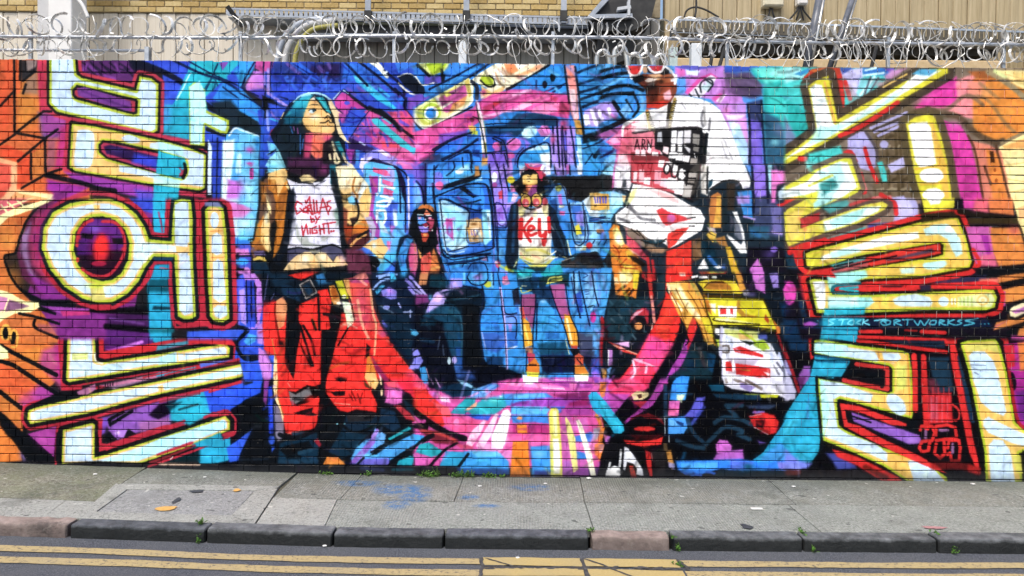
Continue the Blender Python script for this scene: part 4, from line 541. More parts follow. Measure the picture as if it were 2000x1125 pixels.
    F('8ac8f4', '1640,400 1780,390 1840,560 1850,780 1700,800 1640,560', 12); F('2a6cd0', '1650,430 1760,420 1800,740 1720,740', 20); F('8a80e8', '1700,500 1780,480 1790,640 1720,640', 16); F('d8ecf8', '1840,330 2020,280 2020,560 1850,540 1780,380', 10); F('ecb850', '1850,300 2020,290 2020,480 1860,470', 8); F('f4d898', '1880,330 2020,320 2020,420 1890,420', 14); L('4a48c8', '1900,340 1910,400|1930,340 1930,400|1950,340 1960,400|1980,340 1980,400', 14, 6); L('7a5018', '1860,470 2010,485', 8, 5); B('4a3010', 1910, 430, 14, 14); L('d8ecfa', '1860,530 2010,550', 16, 8); L('0e2058', '1850,580 2010,570|1850,600 1960,610', 14, 6); F('7cc8f4', '1840,600 2020,600 2020,960 1860,920', 14); L('0e2058', '1800,480 1830,780 1700,800|1640,400 1680,660 1720,740|1880,820 1900,790|1940,830 1960,800', 12, 6); F('e8d820', '1700,640 1740,620 1770,720 1710,730', 8); E('e8883c', 1950, 690, 36, 20, 0, 8); L(BK, '1930,710 1960,720', 16, 6); E('d81820', 1845, 840, 32, 34, 0, 10); F('e8e8a0', '1740,850 1820,840 1810,890 1750,890', 10); F('dcecf8', '1690,830 1800,810 1760,900 1710,890', 14, 0, .8); F('242426', '1560,1000 1700,920 1880,910 1960,940 1970,1000 2020,1010 2020,1080 1560,1070', 10); L('484848', '1570,1040 2010,1050', 40, 10); E('1c1c1e', 1800, 950, 80, 40, 0, 8); E('1c1c1e', 1900, 950, 60, 50); L('b0a898', '1560,1000 1690,960', 8, 4)
    # --- third tile: legs and knees
    T(800, 530, .19, 808, 532, 1170, 740)
    F('2090e8', '700,-20 2020,-20 2020,1140 700,1140', 10); F('0a0e1c', '-20,-20 720,-20 780,300 740,600 760,900 1150,1060 1150,1140 -20,1140', 10)
    F('c88050', '110,0 200,0 170,140 90,140', 12); F('8a3a80', '0,-20 60,-20 60,60', 14); F('1c86e8', '340,-20 720,-20 740,180 620,150 400,130', 14); F('8a8af0', '420,70 540,70 540,160 410,170', 14); F('0c3040', '210,40 330,20 410,120 370,170 200,160', 14)
    L('b0a8f4', '-20,60 60,120 170,250|-20,130 120,230|-20,190 80,240', 26, 10); B('58b8f0', 210, 270, 30, 34); F('7a3070', '60,240 180,240 200,320 60,340', 20)
    F('b4a0f0', '160,430 200,330 260,220 400,170 640,180 700,190 640,170 400,250 360,310 320,430', 10); F('e8b0e0', '230,310 280,240 340,250 310,310', 12); L('98d8f0', '400,200 560,180 670,190', 16, 8); F('0c1a28', '340,210 520,180 700,180 760,260 740,400 640,560 400,330', 14); L('1f4458', '370,300 600,270 720,240', 20, 14); F('12405c', '130,460 330,340 470,340 540,460 540,900 480,1040 360,640 340,520', 24); B('1c5878', 420, 420, 80, 60, .8); F(BK, '540,340 720,330 720,720 760,900 680,1000 560,950', 14); F('0c2c40', '110,480 280,510 250,560 110,560', 20); F('1450a0', '470,780 540,780 540,1000 500,1020', 16); L('2a60b0', '480,960 500,1060', 50, 16); F('48b0e8', '0,590 60,600 95,640 60,665 10,660', 8); F('8080e8', '0,840 80,800 140,920 90,1000 -20,1000', 10); L(BK, '-20,920 60,880 140,860', 14, 6); E('c8ecf8', 405, 920, 18, 40, 0, 8); E('b8a8f4', 460, 910, 26, 40, 0, 8); L('3a4860', '310,670 290,800|340,760 350,860', 14, 8); L('12304a', '120,700 240,720', 40, 20)
    F('e84070', '-20,1020 80,1060 120,1140 -20,1140', 14); F('2a9ce8', '100,990 160,980 200,1140 130,1140', 12); L('d8a0c0', '170,1000 210,1140', 8, 4); F('3a70d8', '480,1000 640,1040 700,1140 480,1140', 30, 0, .6)
    F('2090ea', '720,440 940,200 970,540 990,740 960,960 780,930 750,800 720,600', 12); E('3ab0f4', 700, 60, 110, 75, 0, 10); B('b080e8', 700, 60, 60, 40); L('0c1c50', '590,60 620,0|590,70 640,130 740,140 800,90', 12, 5); E('d0d830', 810, 135, 44, 30, -10, 8); L('6ac8f8', '560,0 560,120|840,0 850,160', 24, 10)
    E('1a80e0', 780, 550, 50, 34, 0, 10); F('2c60c0', '740,630 980,620 990,760 900,840 760,800', 26); F('0e3868', '780,880 960,880 960,970 800,960', 16); L('88a8f0', '740,620 780,800', 14, 8); F('1a70d0', '830,510 900,520 960,660 900,640', 20); L('c8b0f0', '930,170 980,600 1000,1000', 26, 8); L('0c1440', '900,0 930,160|860,0 860,140|980,440 1080,470 1100,560 1090,690|960,290 980,430 1100,430|940,360 960,480', 12, 5); F('8a94f0', '960,430 1110,430 1110,560 990,560', 14, 0, .6); F('a888e8', '1010,530 1050,540 1050,620 1020,620', 10); F('2a90e8', '960,170 1060,200 1060,400 970,420', 14); F('e05a90', '950,60 1000,40 1030,130 960,140', 12); E('f08ab0', 985, 110, 36, 30); F('a050b8', '960,0 1000,0 1000,40', 10); L('c8d0f8', '1000,800 1100,770', 20, 10); F('1e64c8', '1000,640 1100,600 1110,760 1010,780', 20)
    F('1c2030', '1050,200 1120,160 1140,340 1070,350', 10); F('103858', '1100,50 1330,60 1300,240 1110,150', 12); F('18a8b0', '1100,-20 1270,-20 1250,50 1100,70', 12); L('88e0e8', '1120,75 1250,55', 12, 6); F('18b0b8', '1340,-20 1580,-20 1560,40 1400,60 1350,40', 12); F('0c2c38', '1320,60 1640,20 1640,160 1480,120 1400,140 1340,330', 14); L('e8e060', '1140,170 1160,220 1250,190|1420,120 1440,70 1560,55|1410,125 1560,90', 14, 5); L('f0ecc0', '1150,150 1200,150', 10, 5); L('8a8a28', '1460,90 1570,75', 16, 6)
    F('9c4a80', '1150,240 1300,230 1290,360 1260,580 1230,520 1150,380', 12); F('a8508c', '1440,140 1590,130 1610,300 1640,440 1560,500 1500,350', 12); B('c87098', 1540, 180, 40, 40); F('143860', '1280,170 1440,150 1500,380 1300,420', 20); F('2aa0ec', '1310,400 1340,300 1400,300 1470,380 1550,600 1560,760 1310,780', 12); B('88c8f4', 1370, 310, 40, 24); F('1458b0', '1390,620 1540,620 1550,700 1400,700', 30, 0, .7); F('104868', '1310,740 1600,720 1640,860 1340,860', 26); F('0c1430', '1340,860 1690,860 1700,1040 1360,1050', 20); F('2a90e0', '1110,380 1150,400 1180,860 1180,1030 1120,1030', 14); L('b0d8f8', '1130,360 1160,640', 20, 10)
    F('f0a81c', '1150,460 1230,540 1265,690 1250,760 1180,770 1170,620', 10); F('e84040', '1130,380 1160,360 1190,480 1160,480', 14); L('f8d048', '1190,560 1240,740', 26, 10); L('f4e8a0', '1170,780 1260,750', 16, 6); F('d88058', '1190,780 1260,780 1270,860 1190,840', 16); F('f0a018', '1590,440 1660,460 1720,620 1730,760 1650,760 1590,560', 10); L('fce8b0', '1610,480 1660,740', 24, 12); F('d84038', '1560,400 1640,420 1650,460 1590,480', 14); L('e89030', '1690,600 1720,740', 20, 8); F('c8382c', '1650,750 1730,760 1720,800 1660,790', 12); L('e8e0a0', '1600,700 1640,850', 10, 6)
    F('c83858', '1210,860 1280,860 1290,960 1230,980', 12); F('e07818', '1290,890 1330,960 1335,1050 1200,1030 1210,970 1260,980', 10); B('c02818', 1250, 930, 30, 40); F('d8d838', '1200,1030 1330,1040 1320,1090 1210,1080', 8); F('dce8f4', '1160,1060 1220,1080 1320,1090 1320,1140 1160,1140', 10); F(BK, '1640,800 1760,800 1800,900 1690,880', 10); F('d85030', '1680,900 1740,840 1790,880 1780,960 1700,960', 10); L('f0e0d0', '1700,870 1760,850', 10, 5); F('e08018', '1690,960 1790,970 1840,1050 1700,1060', 10); F('5a1010', '1740,890 1760,960 1790,970 1760,900', 8); F('d8dc88', '1720,1050 1840,1045 1840,1090 1700,1080', 8); F('e0e8f0', '1690,1060 1840,1085 1830,1140 1700,1140', 10)
    F('3a9ae8', '1640,-20 2020,-20 2020,560 1900,700 1700,520 1640,300', 12); F('78c4f4', '1660,0 1720,0 1760,400 1680,340', 14); F('2458d0', '1690,240 1760,200 1780,420 1720,420', 16); F('8ac8f4', '1800,0 1900,0 1940,300 1860,420 1800,300', 14, 0, .7); L('0e2458', '1690,0 1700,240 1760,480|1740,0 1760,160 1850,560|1660,60 1700,330|1870,0 1900,200 1940,360', 12, 6); L('1a3070', '1780,20 1830,40 1780,70|1770,90 1830,110|1790,130 1840,120|1800,190 1840,190|1800,210 1840,210|1810,235 1840,232', 10, 5); F('404868', '1700,620 1900,640 1900,900 1760,880', 24); E('e02898', 1885, 470, 30, 60, 0, 10); L(BK, '1830,370 1890,350 1900,370', 12, 6); F('5aa8f0', '1880,600 1980,540 1960,800 1880,820', 16); F('101420', '1980,360 2020,350 2020,500 1960,480', 14); F('d81c18', '1955,480 2020,470 2020,900 1970,860', 12); F('3858d8', '1860,900 1940,880 1960,1060 1880,1080', 14); B('a060e0', 1900, 1060, 60, 50); F('c08030', '1960,980 2020,990 2020,1080 1960,1060', 14); F('14182c', '1740,860 1870,880 1860,1060 1800,960', 20)
    F('b848b0', '1330,1090 1700,1090 1900,1080 1990,1090 1990,1140 1330,1140', 14); F('e050b0', '1100,1100 1180,1100 1180,1140 1060,1140', 12)
    # --- fourth tile: floor
    T(800, 735, .19, 808, 740, 1170, 1200)
    F('d8489c', '-20,-20 2020,-20 2020,940 -20,940', 8); F('0a0e1c', '120,-20 1180,-20 900,60 640,180 540,200 200,120', 20); F('0c2c48', '260,120 640,40 660,180 600,210 440,220', 24)
    F('d050a8', '900,60 1160,50 1400,20 2020,20 2020,120 1700,200 900,120', 14); F('f088c8', '920,60 1150,60 1580,110 1600,140 1300,120 1000,90', 14); F('a83aa0', '1340,40 1700,40 1880,50 1880,120 1640,120', 16); F('7a3ab8', '1880,0 1980,0 1970,60 1900,70', 14); L('f4d0e8', '1450,35 1780,45|1370,120 1590,130', 10, 5); F('dce8f4', '1170,-20 1320,20 1260,80 1190,80', 10); F('e0e8a0', '1230,-20 1320,-10 1310,10', 8); F('e8ecc8', '1690,-20 1840,-20 1830,20 1700,10', 10); F('d060a8', '1640,60 1720,70 1700,130 1640,130', 14)
    F('58a0ec', '640,140 880,60 920,100 760,220 620,230', 14); L('3070c8', '700,160 840,80|760,180 900,100', 16, 8); B('e080c8', 790, 150, 30, 30); L('c8a0e8', '640,200 700,170', 24, 10); F('2a90e8', '740,240 1000,180 1400,170 1480,220 1040,300 800,320', 20); F('58b8f4', '1060,190 1380,175 1400,215 1060,225', 12); F('9a3ab4', '1040,280 1300,230 1700,200 2020,220 1900,300 1500,310 1040,310', 20); F('601848', '1480,190 1840,150 1840,240 1600,240', 30, 0, .8); F('901a60', '1640,270 1840,220 1860,340 1800,400 1580,400', 24); F('a83a9c', '1550,310 1840,300 1880,400 1560,400', 24)
    F('14a0b0', '410,380 580,220 680,220 660,310 560,390', 14); F('20a8b8', '600,360 740,240 960,210 1000,300 880,390 640,400', 20); B('48c8c8', 860, 250, 60, 30); F('f0a080', '560,350 690,260 690,310 600,350', 10); B('c8e0f0', 940, 205, 30, 14); F('1450d0', '560,390 840,400 800,460 680,440', 14); F('48b4f4', '1040,310 1400,310 1440,340 1400,400 1040,390', 14); F('2a84e4', '1040,400 1420,390 1430,490 1260,470 1060,480', 16); F('6a60d8', '900,410 960,390 1050,440 1000,480', 14); F('3a64e0', '1440,310 1600,310 1560,370 1500,400', 14)
    F('f02018', '-20,-20 120,40 200,180 330,300 420,400 400,480 330,520 -20,280', 14); F('e04068', '-20,-20 100,20 170,130 20,110', 16); F('f05060', '230,260 400,320 430,400 330,400', 20); F('e84888', '330,410 640,440 860,460 840,570 480,580 360,500', 16); B('d8a8e0', 360, 230, 60, 40); B('b070d8', 260, 180, 40, 30); E('f080c0', 480, 470, 30, 36, 20, 8); F('f6d0e8', '300,210 400,220 420,270 330,260', 14); F('2a9ce8', '100,-20 160,-20 200,80 140,70', 10); L('d8a0e0', '200,-20 240,80|260,10 310,110', 14, 6); F('88c8f0', '480,30 560,50 650,100 640,120 540,90', 12)
    L(BK, '-20,310 100,400 240,500 400,590 560,640', 66, 12, 1); F(BK, '-20,420 200,500 180,560 -20,520', 14); F('b01828', '-20,390 50,450 40,490 -20,480', 10); L('e048a8', '60,470 150,460', 36, 10); F('702030', '80,540 280,560 480,640 520,700 420,700 260,690', 20); L('c03838', '120,560 330,600 480,670', 30, 18); F(BK, '150,620 250,590 260,620 120,700', 12)
    F('2aa4f0', '-20,600 20,590 140,610 160,630 100,680 -20,740', 10); F('18a8b8', '100,700 200,680 340,770 340,800 220,830 60,780', 12); F('e058b8', '50,780 160,830 220,850 180,920 40,920', 12); F('10a8c0', '-20,820 40,800 40,900 -20,910', 14); F('1a9cd0', '370,770 600,780 520,930 300,930', 12); F('2a9cec', '560,770 940,790 1020,860 1020,1010 510,1020 520,930', 14); F('58c0f0', '600,760 900,770 960,820 700,830', 20); L(BK, '-20,790 150,640 240,600|200,930 360,760 480,690|500,930 600,800|0,930 500,945', 30, 10); F('d04068', '480,700 660,710 640,750 520,740', 16); F('183c8c', '20,940 1020,950 1020,1010 20,1020', 24, 0, .8); F(BK, '-20,930 480,940 500,1020 -20,1040', 16)
    F('f8c0e0', '600,640 640,560 760,450 785,460 720,600 640,720 580,700', 12); F('f6c4e4', '680,720 720,640 880,380 915,390 840,600 760,730', 12); F('fdf4fa', '840,620 960,350 1010,340 1040,380 1010,560 960,740 840,740', 12); B('ffffff', 940, 600, 60, 100, .9); F('e8b0d8', '680,680 940,700 930,760 700,750', 24, 0, .7); F('c06090', '620,640 700,640 640,700', 14, 0, .6)
    F('c02a80', '1060,500 1440,490 1440,590 1060,590', 16); F('f058a8', '1000,620 1430,600 1440,690 1240,720 1000,720', 14); F('e878c8', '980,760 1060,760 1040,900 940,800', 16); F('f08818', '1100,490 1200,490 1210,590 1110,590', 10); F('d05a50', '1090,530 1200,530 1200,555 1090,555', 6); E('f08840', 1130, 430, 30, 16, 0, 12); F('f08210', '1060,670 1215,660 1240,1030 1030,1030', 10)
    for i in range(8): L('d8801c', '%d,%d %d,%d' % (1060+i*20, 940+(i*31)%60, 1080+i*20, 1020), 8, 8)
    F('2a94ec', '1240,720 1440,710 1450,1010 1260,1010', 16); B('64b8f4', 1330, 800, 80, 50); F('2c2c80', '1280,970 1460,970 1450,1030 1270,1030', 26, 0, .8)
    F('c050a8', '1560,320 1660,420 1740,740 1830,900 1840,1030 1560,1030', 16); F('d05cb4', '1640,460 1820,420 1840,540 1760,560 1660,560', 16); F('2470dc', '1690,620 1860,570 1900,600 1860,680 1710,670', 14); F('e870c0', '1700,680 1960,690 1990,740 1950,770 1720,760', 12); F('1c74d4', '1710,770 1830,790 1820,850 1720,850', 14); F('f07838', '1900,700 2020,640 2020,760 1960,860 1900,800', 14); F('e88020', '1940,340 2020,480 2020,640 1940,680 1960,520 1900,400', 14); F('a8b0c0', '1890,540 1960,520 1930,650 1880,660', 20); F('5a2890', '1560,930 1960,930 1960,1030 1560,1030', 30, 0, .5); F('a858b8', '1580,860 1660,870 1680,1000 1580,1000', 20)
    F('dcdc50', '1430,380 1450,330 1500,320 1530,350 1560,700 1570,1030 1450,1030 1440,700', 10); F('fbfbf0', '1470,640 1530,640 1550,900 1540,1000 1480,1000', 16); L('f0f0b0', '1490,370 1500,600', 40, 20); F('e4e47c', '1595,430 1610,420 1650,480 1700,640 1730,960 1680,990 1640,740', 8); F('fbfbd8', '1710,460 1740,445 1770,500 1860,760 1915,1020 1860,1020 1790,740', 8); F('10a8d8', '1835,200 1870,160 1920,160 2020,270 2020,440 1960,420 1880,340', 10); L('f0e8e8', '1960,200 2010,260', 10, 6); F('e87818', '1960,80 2020,80 2020,180 1950,160', 12); F(BK, '1990,740 2020,720 2020,1030 1930,1030', 16)
def paint_details():
    # tall rounded machine behind her shoulder
    T(700, 290, .0756)
    F('8a8af4', '100,200 300,60 480,20 700,60 900,180 1000,300 950,420 300,240', 20); F('e0d0f8', '490,60 620,30 860,200 880,240 700,200', 14); F('dcd0f8', '20,480 60,250 350,200 330,260 130,440 120,640', 14); F('e0589c', '620,-20 1500,-20 1500,200 1000,240 860,180', 20); F('28c8e0', '1180,-20 1480,-20 1450,130 1400,130', 10); F('1a1038', '250,330 380,250 520,260 620,350 900,420 1000,500 1100,640 1180,900 1220,1140 1120,1140 1060,800 960,500 700,420', 12); F('eef0fc', '700,330 920,430 830,410', 12); F('f078c0', '1020,300 1280,440 1120,440 1020,380', 14); F('50c0f4', '170,400 320,340 900,460 1000,660 1050,1140 900,1140 300,1140 180,640', 14); F('a8a8f8', '780,470 930,560 930,860 850,860 600,720', 20); F('e84880', '380,490 720,560 830,700 700,710 370,600', 16); F('a830a0', '270,710 510,720 490,1140 340,1140', 14); F('e0508c', '610,780 900,880 890,1010 610,900', 14); F('e04a88', '650,1010 900,1100 900,1140 640,1140', 12); L('e8f4fc', '600,960 920,1030|560,740 540,1100', 60, 14)
def paint_scooter():
    # ---- man in the white shirt astride a scooter
    T(1160, 110, .19, 1170, 0, 1532, 322)
    F('3a98ea', '-20,60 2020,60 2020,1140 -20,1140', 10)
    F('2e94ea', '-20,90 340,80 400,300 540,420 520,560 400,640 -20,800', 12); L(BK, '-20,190 180,120 330,100|-20,260 200,190 340,170|-20,420 160,330 340,300 500,350|-20,460 180,390 380,380', 36, 12); L('58b4f4', '-20,130 200,90|60,340 220,250 330,210|470,380 500,480 480,580', 36, 14)
    F('b090ec', '-20,480 220,460 250,620 -20,710', 16); L('f4ecfa', '40,560 50,680|150,540 170,620', 36, 14); L('d070d0', '180,600 220,640', 30, 14); L(BK, '200,470 270,580 290,660 -20,800', 44, 12); L(BK, '400,370 460,520 400,620|330,450 390,560', 26, 10); F('70b8f4', '260,560 340,480 390,560 320,640', 14); F('b8407a', '-20,820 300,700 300,760 100,860', 20, 0, .8); F(BK, '-20,790 260,680 400,630 300,690 100,780 -20,830', 8)
    F('2080dc', '-20,900 80,840 200,960 120,1140 -20,1140', 12); L('0c1840', '-20,930 100,850|20,1060 180,980 200,940|60,1140 180,1020', 24, 8); F('70c0f4', '130,1040 230,980 210,1140 60,1140', 14); F('e0589c', '120,880 300,730 330,1000 240,1140 210,1140 230,960', 14); F('f0a0c8', '140,870 220,820 280,880 200,900', 14)
    # background right of him
    F('c078d4', '830,90 1340,90 1500,300 1560,600 1600,1140 1500,1140 1300,560 1200,440 940,400 830,380', 14); F('e060b8', '840,130 930,130 940,200 880,210', 14); F('d8ecf8', '940,130 1090,150 1060,200 950,190', 16); F('2a48b8', '830,90 1340,90 1200,120 1000,150 840,110', 14, 0, .7); F('2c50c0', '1340,100 1700,100 1600,150 1340,170', 14); F('4a9aec', '840,220 940,210 950,380 840,390', 16)
    F('e040a0', '930,370 1080,220 1200,170 1280,220 1100,330 980,400', 10); F('e8e4f0', '960,400 1100,250 1200,190 1260,220 1200,330 1090,430', 10); F('bcdce0', '1100,330 1130,260 1180,250 1210,300 1160,360', 12); L('1a242c', '1100,370 1090,290 1140,240 1200,240 1220,290 1170,360|1040,340 1080,420|980,390 1000,410|1150,240 1220,290', 18, 8); F('e048a8', '1210,430 1290,380 1340,390 1250,470', 12); F('f0e4f0', '1250,460 1320,390 1360,390 1300,480', 12)
    F('5a4a6c', '1350,170 1600,160 1720,260 1730,400 1600,430 1380,380 1340,260', 30); B('8a5a9c', 1400, 320, 70, 80, .8); B('463c60', 1640, 400, 60, 50); B('7a6488', 1480, 260, 60, 50, .7); F('c084d8', '1300,480 1560,480 1560,640 1340,600', 20); B('e080c8', 1360, 560, 50, 50); B('b888e0', 1500, 520, 60, 60); F('f4d8ec', '1350,600 1560,600 1500,650 1370,650', 20); F('a8d4f4', '1380,660 1500,700 1580,900 1590,1140 1530,1140 1420,820', 24); F('d890d8', '1480,640 1570,640 1590,900 1540,820', 24); B('e4f0fa', 1440, 700, 50, 40)
    F('34406c', '1570,480 1730,440 1740,740 1600,720', 24); F('6a5ad0', '1590,640 1720,680 1740,1140 1610,1140', 20); B('8a6ae8', 1660, 900, 50, 200, .8); L('10142c', '1580,500 1600,740 1600,1140|1720,460 1740,800 1760,1140', 24, 12)
    F('24b8b4', '1600,130 2020,90 2020,1140 1780,1140 1740,600 1740,300 1660,220', 30); F('5ce0d0', '1620,120 1900,110 2020,110 2020,230 1760,280 1690,180', 30); B('9ce8e0', 1900, 170, 120, 50); F('2a5a78', '1740,560 1900,640 1960,800 1960,1140 1770,1140', 40); B('6a78a0', 1900, 760, 60, 100, .7); B('68b0c0', 1860, 880, 60, 50); F('30c8c0', '1760,320 2020,280 2020,720 1940,640 1820,520', 40); B('1a908c', 1760, 420, 30, 120)
    # face
    F('8a3a20', '430,260 500,180 840,180 850,330 830,470 780,500 660,540 540,520 530,340', 10); F('0c1018', '350,130 400,200 500,190 520,250 420,280 380,220', 10); F('0a0c10', '480,90 560,170 700,190 780,180 760,110', 10)
    F('e01c1c', '340,95 490,95 470,180 420,190 370,180', 6); F('c81c20', '560,95 710,95 690,150 600,150', 6); L('f4f4f2', '335,100 375,185 440,195 480,150 500,95 540,90|560,110 610,160 690,155 720,95|720,95 780,140 820,190 850,220|370,190 385,230', 24, 5); E('c8946c', 525, 140, 26, 36); F('d8a878', '560,190 680,180 720,230 640,250', 12); F('e8dcd0', '520,250 560,220 640,230 660,220 620,260 540,270', 6); F('f4f4f4', '550,290 590,265 630,275 600,310 550,310', 6); F('1a1212', '500,270 540,300 620,310 660,260 660,240 520,280', 8, 0, .6); F('b86038', '680,200 800,180 800,260 700,280', 16); F('2a1c18', '530,310 640,310 650,380 640,460 580,470 530,360', 14); F('c85838', '660,290 780,290 780,380 660,460', 16, 0, .7); F('f4b0c0', '710,380 780,340 800,420 770,460 720,440', 14); F('e02c1c', '540,480 640,460 780,460 760,490 660,530 540,530', 10); L('f0f0f4', '800,250 830,230|840,200 830,280', 30, 8); B('2a1810', 690, 260, 40, 30)
    # shirt
    F('f2f2f2', '300,700 420,640 540,550 660,540 780,480 830,400 900,400 1100,440 1220,490 1300,560 1360,680 1440,860 1540,1140 230,1140 280,900', 8); F('c8c4cc', '500,600 560,560 620,720 520,740', 20, 0, .8); B('d8d8dc', 680, 620, 60, 60); L('7a7a80', '1120,560 1100,660 1120,720|1190,640 1180,760', 24, 14); L('b0b0b8', '900,480 940,540|1060,660 1050,720|1340,860 1420,1060|1310,880 1360,1040', 18, 12)
    F('e06078', '300,740 420,660 460,760 560,760 620,880 680,980 700,1140 230,1140', 16); F('f4b0bc', '370,740 440,650 530,700 540,760 400,800', 14); F('f4dce0', '400,740 540,730 470,790', 12); L('f4f4f4', '420,650 310,700 290,820|390,700 500,700', 24, 8); F('a82838', '380,950 640,980 700,1060 700,1140 380,1140', 14); F('f0c8d0', '250,1010 330,1000 370,1140 240,1140', 14); L('f4d4d8', '430,960 440,990|500,960 510,1010|560,940 580,980|520,780 560,800', 40, 14)
    F('222022', '600,760 1110,740 1110,780 1160,800 1150,1140 880,1140 720,1040 640,900', 12); L('f2f2f2', '670,780 660,870|810,780 800,850|880,760 870,860|950,770 940,880|1030,830 1050,1000|1080,900 1090,980|840,900 830,950', 40, 10); F('eeeeee', '720,980 760,960 900,1040 1000,1050 1000,1080 830,1040', 10); L(BK, '400,790 560,760 700,740 1000,740 1100,760', 26, 8); L('f2f2f2', '900,900 890,960|760,940 770,970', 30, 8); L(BK, '800,890 810,980 850,980 850,890|930,980 1020,900 930,920 1000,980 1080,940 1080,1000', 18, 6); L('18181c', '420,960 450,850 470,960|425,920 470,915|480,960 490,860 510,930 530,860 545,960|550,960 560,870 590,950', 10, 5); L(BK, '1100,780 1090,1130|1160,800 1140,1000', 30, 12)
    L('2a2420', '780,490 760,700 740,880', 44, 8); L('c8a838', '830,440 790,620 760,860 710,930|545,560 570,720 610,850 680,930', 30, 6)
    for i in range(22):
        t = i/21; L('1c1608', '%d,%d %d,%d' % (812-90*t, 470+420*t, 848-95*t, 455+420*t), 9, 4, 0)
        L('1c1608', '%d,%d %d,%d' % (535+110*t+30*t*t, 580+330*t, 568+110*t+30*t*t, 572+330*t), 9, 4, 0)
    for i in range(14): t = i/13; L('f0e090', '%d,%d %d,%d' % (816-80*t, 490+400*t, 830-82*t, 484+400*t), 7, 4, 0); L('f0e090', '%d,%d %d,%d' % (545+100*t+30*t*t, 592+310*t, 558+100*t+30*t*t, 588+310*t), 7, 4, 0)
    F('e8e020', '640,900 740,900 700,950', 8); L('e86020', '600,870 640,910 690,960', 16, 8)
    # --- shirt hem and arm
    T(1160, 320, .19, 1170, 322, 1532, 532)
    F('1e2c38', '-20,-20 2020,-20 2020,1140 -20,1140', 10); F('2a9aea', '-20,-20 140,-20 60,110 -20,110', 12); F('90d4f0', '70,100 180,0 230,-20 210,130', 14); F('242426', '-20,110 200,120 210,260 180,290 -20,290', 10); L('484848', '40,140 30,200', 8); F('60b8e8', '-20,290 200,280 320,320 280,440 200,520 160,600 -20,600', 12); F('e8a838', '0,300 150,310 160,470 0,480', 8); L('4848c8', '20,340 30,400|60,340 60,400|90,340 95,400|120,340 120,400', 18, 7); F('a0dcec', '170,290 290,310 300,440 170,470', 16); F('f0c080', '290,320 330,330 310,400 290,380', 10); L('a8dcf8', '-20,510 160,500', 30, 14); L('0e1c48', '-20,560 160,560|-20,590 180,590', 14, 6); F('2c90e4', '-20,600 180,600 160,880 100,1000 60,960 -20,940', 10); E('e88848', 60, 690, 44, 18, 0, 8); F('3a2a28', '40,700 90,700 70,730', 8); L('0e2050', '40,830 70,790|100,830 130,780', 12, 6); F('1e1e20', '-20,940 40,930 80,1000 160,930 190,1000 190,1060 -20,1070', 8); F('2a90e4', '-20,1070 190,1070 180,1140 -20,1140', 8)
    # right side colours
    F('8a6ae0', '1620,-20 1760,-20 1770,330 1640,360', 16); F('4a88e0', '1540,-20 1620,-20 1620,150', 14); F('3a4468', '1640,340 1800,340 2020,460 2020,700 1900,760 1640,700', 30); F('9cd8e8', '1770,-20 1830,-20 1820,330 1790,260', 16); F('e070c0', '1820,60 2020,80 2020,180 1880,220 1860,400 1820,400', 20); F('e01818', '1870,420 2020,380 2020,430 1900,440', 12); F('b8d0e0', '1890,290 1960,220 2020,210 2020,350 1900,370', 16); F('e0d830', '1950,500 2020,480 2020,850 1980,840', 10); F('6a68a8', '1810,430 1920,440 1930,740 1840,720', 24); F('2c5a78', '1590,640 1800,640 1800,760 1600,760', 24); F('2a88d8', '1470,290 1620,270 1630,560 1540,540', 14); F('a888e0', '1460,340 1600,320 1600,410 1480,410', 20); L('10142c', '1620,-20 1640,340 1640,500|1770,0 1790,400', 26, 12); F('14101e', '1580,860 2020,860 2020,1140 1560,1140', 24); B('483878', 1800, 930, 80, 60, .8); F('c868c8', '1600,1080 1680,970 1730,1060 1750,1140 1600,1140', 14); E('7a5ac0', 1850, 880, 40, 30, 0, 14); L('a890d8', '1540,540 1650,570|1830,700 1930,720', 20, 10); L('2868a0', '1620,700 1700,740', 40, 20)
    # shirt
    F('f2f2f2', '1090,-20 1540,-20 1610,180 1600,240 1520,260 1480,180 1320,180 1220,250 1180,290 1160,100', 8); F('d8d4cc', '1090,-20 1160,-20 1170,330 1100,300', 16); L('2a2a2c', '1170,-20 1160,300|1060,100 1080,330 1020,380|1200,260 1330,180 1470,180 1520,260', 20, 8); F('163c50', '1180,170 1220,160 1210,220 1170,260', 12)
    F('b82c3c', '380,-20 1100,-20 1080,140 1010,370 820,300 600,240 400,190', 12); F('222022', '680,-20 1090,-20 1060,300 1010,370 900,300 840,120', 20); L('f0c8d0', '430,20 420,140|500,60 490,120|550,120 550,180|640,80 650,180|720,160 700,230|560,0 540,60', 40, 14); L('e07080', '600,0 590,100|690,80 720,130', 30, 14); L('f2f2f2', '740,20 750,90|820,30 830,90|900,70 890,130|830,160 800,260|900,190 870,290|970,100 1000,150|960,230 940,330|680,0 690,20', 44, 10); L('1a1a1c', '920,-20 940,80 1040,60|950,170 1020,210|1060,120 1010,360', 26, 10)
    F('e8e4ea', '220,-20 380,-20 390,180 360,280 200,250', 12); F('38383c', '300,170 330,160 330,240 280,250', 10); L('e060b0', '215,-20 190,250', 16, 8); L(BK, '200,255 360,290 350,380|390,0 390,180 500,210|500,210 820,310 1010,390', 22, 8)
    F('f4f2f0', '400,210 560,220 800,310 960,410 1090,470 1140,560 1110,680 980,760 860,830 780,870 720,820 560,770 340,650 220,600 220,520 330,440 360,340', 8); F('f0e890', '370,300 440,240 420,340 360,420 330,440', 20); F('f0b8b8', '500,240 800,320 900,420 780,390', 26); L('6a6a70', '350,440 420,500 480,560 620,580|250,560 360,600|340,400 400,480', 30, 16); L('b0b0b4', '440,520 640,520|600,600 720,640', 30, 20)
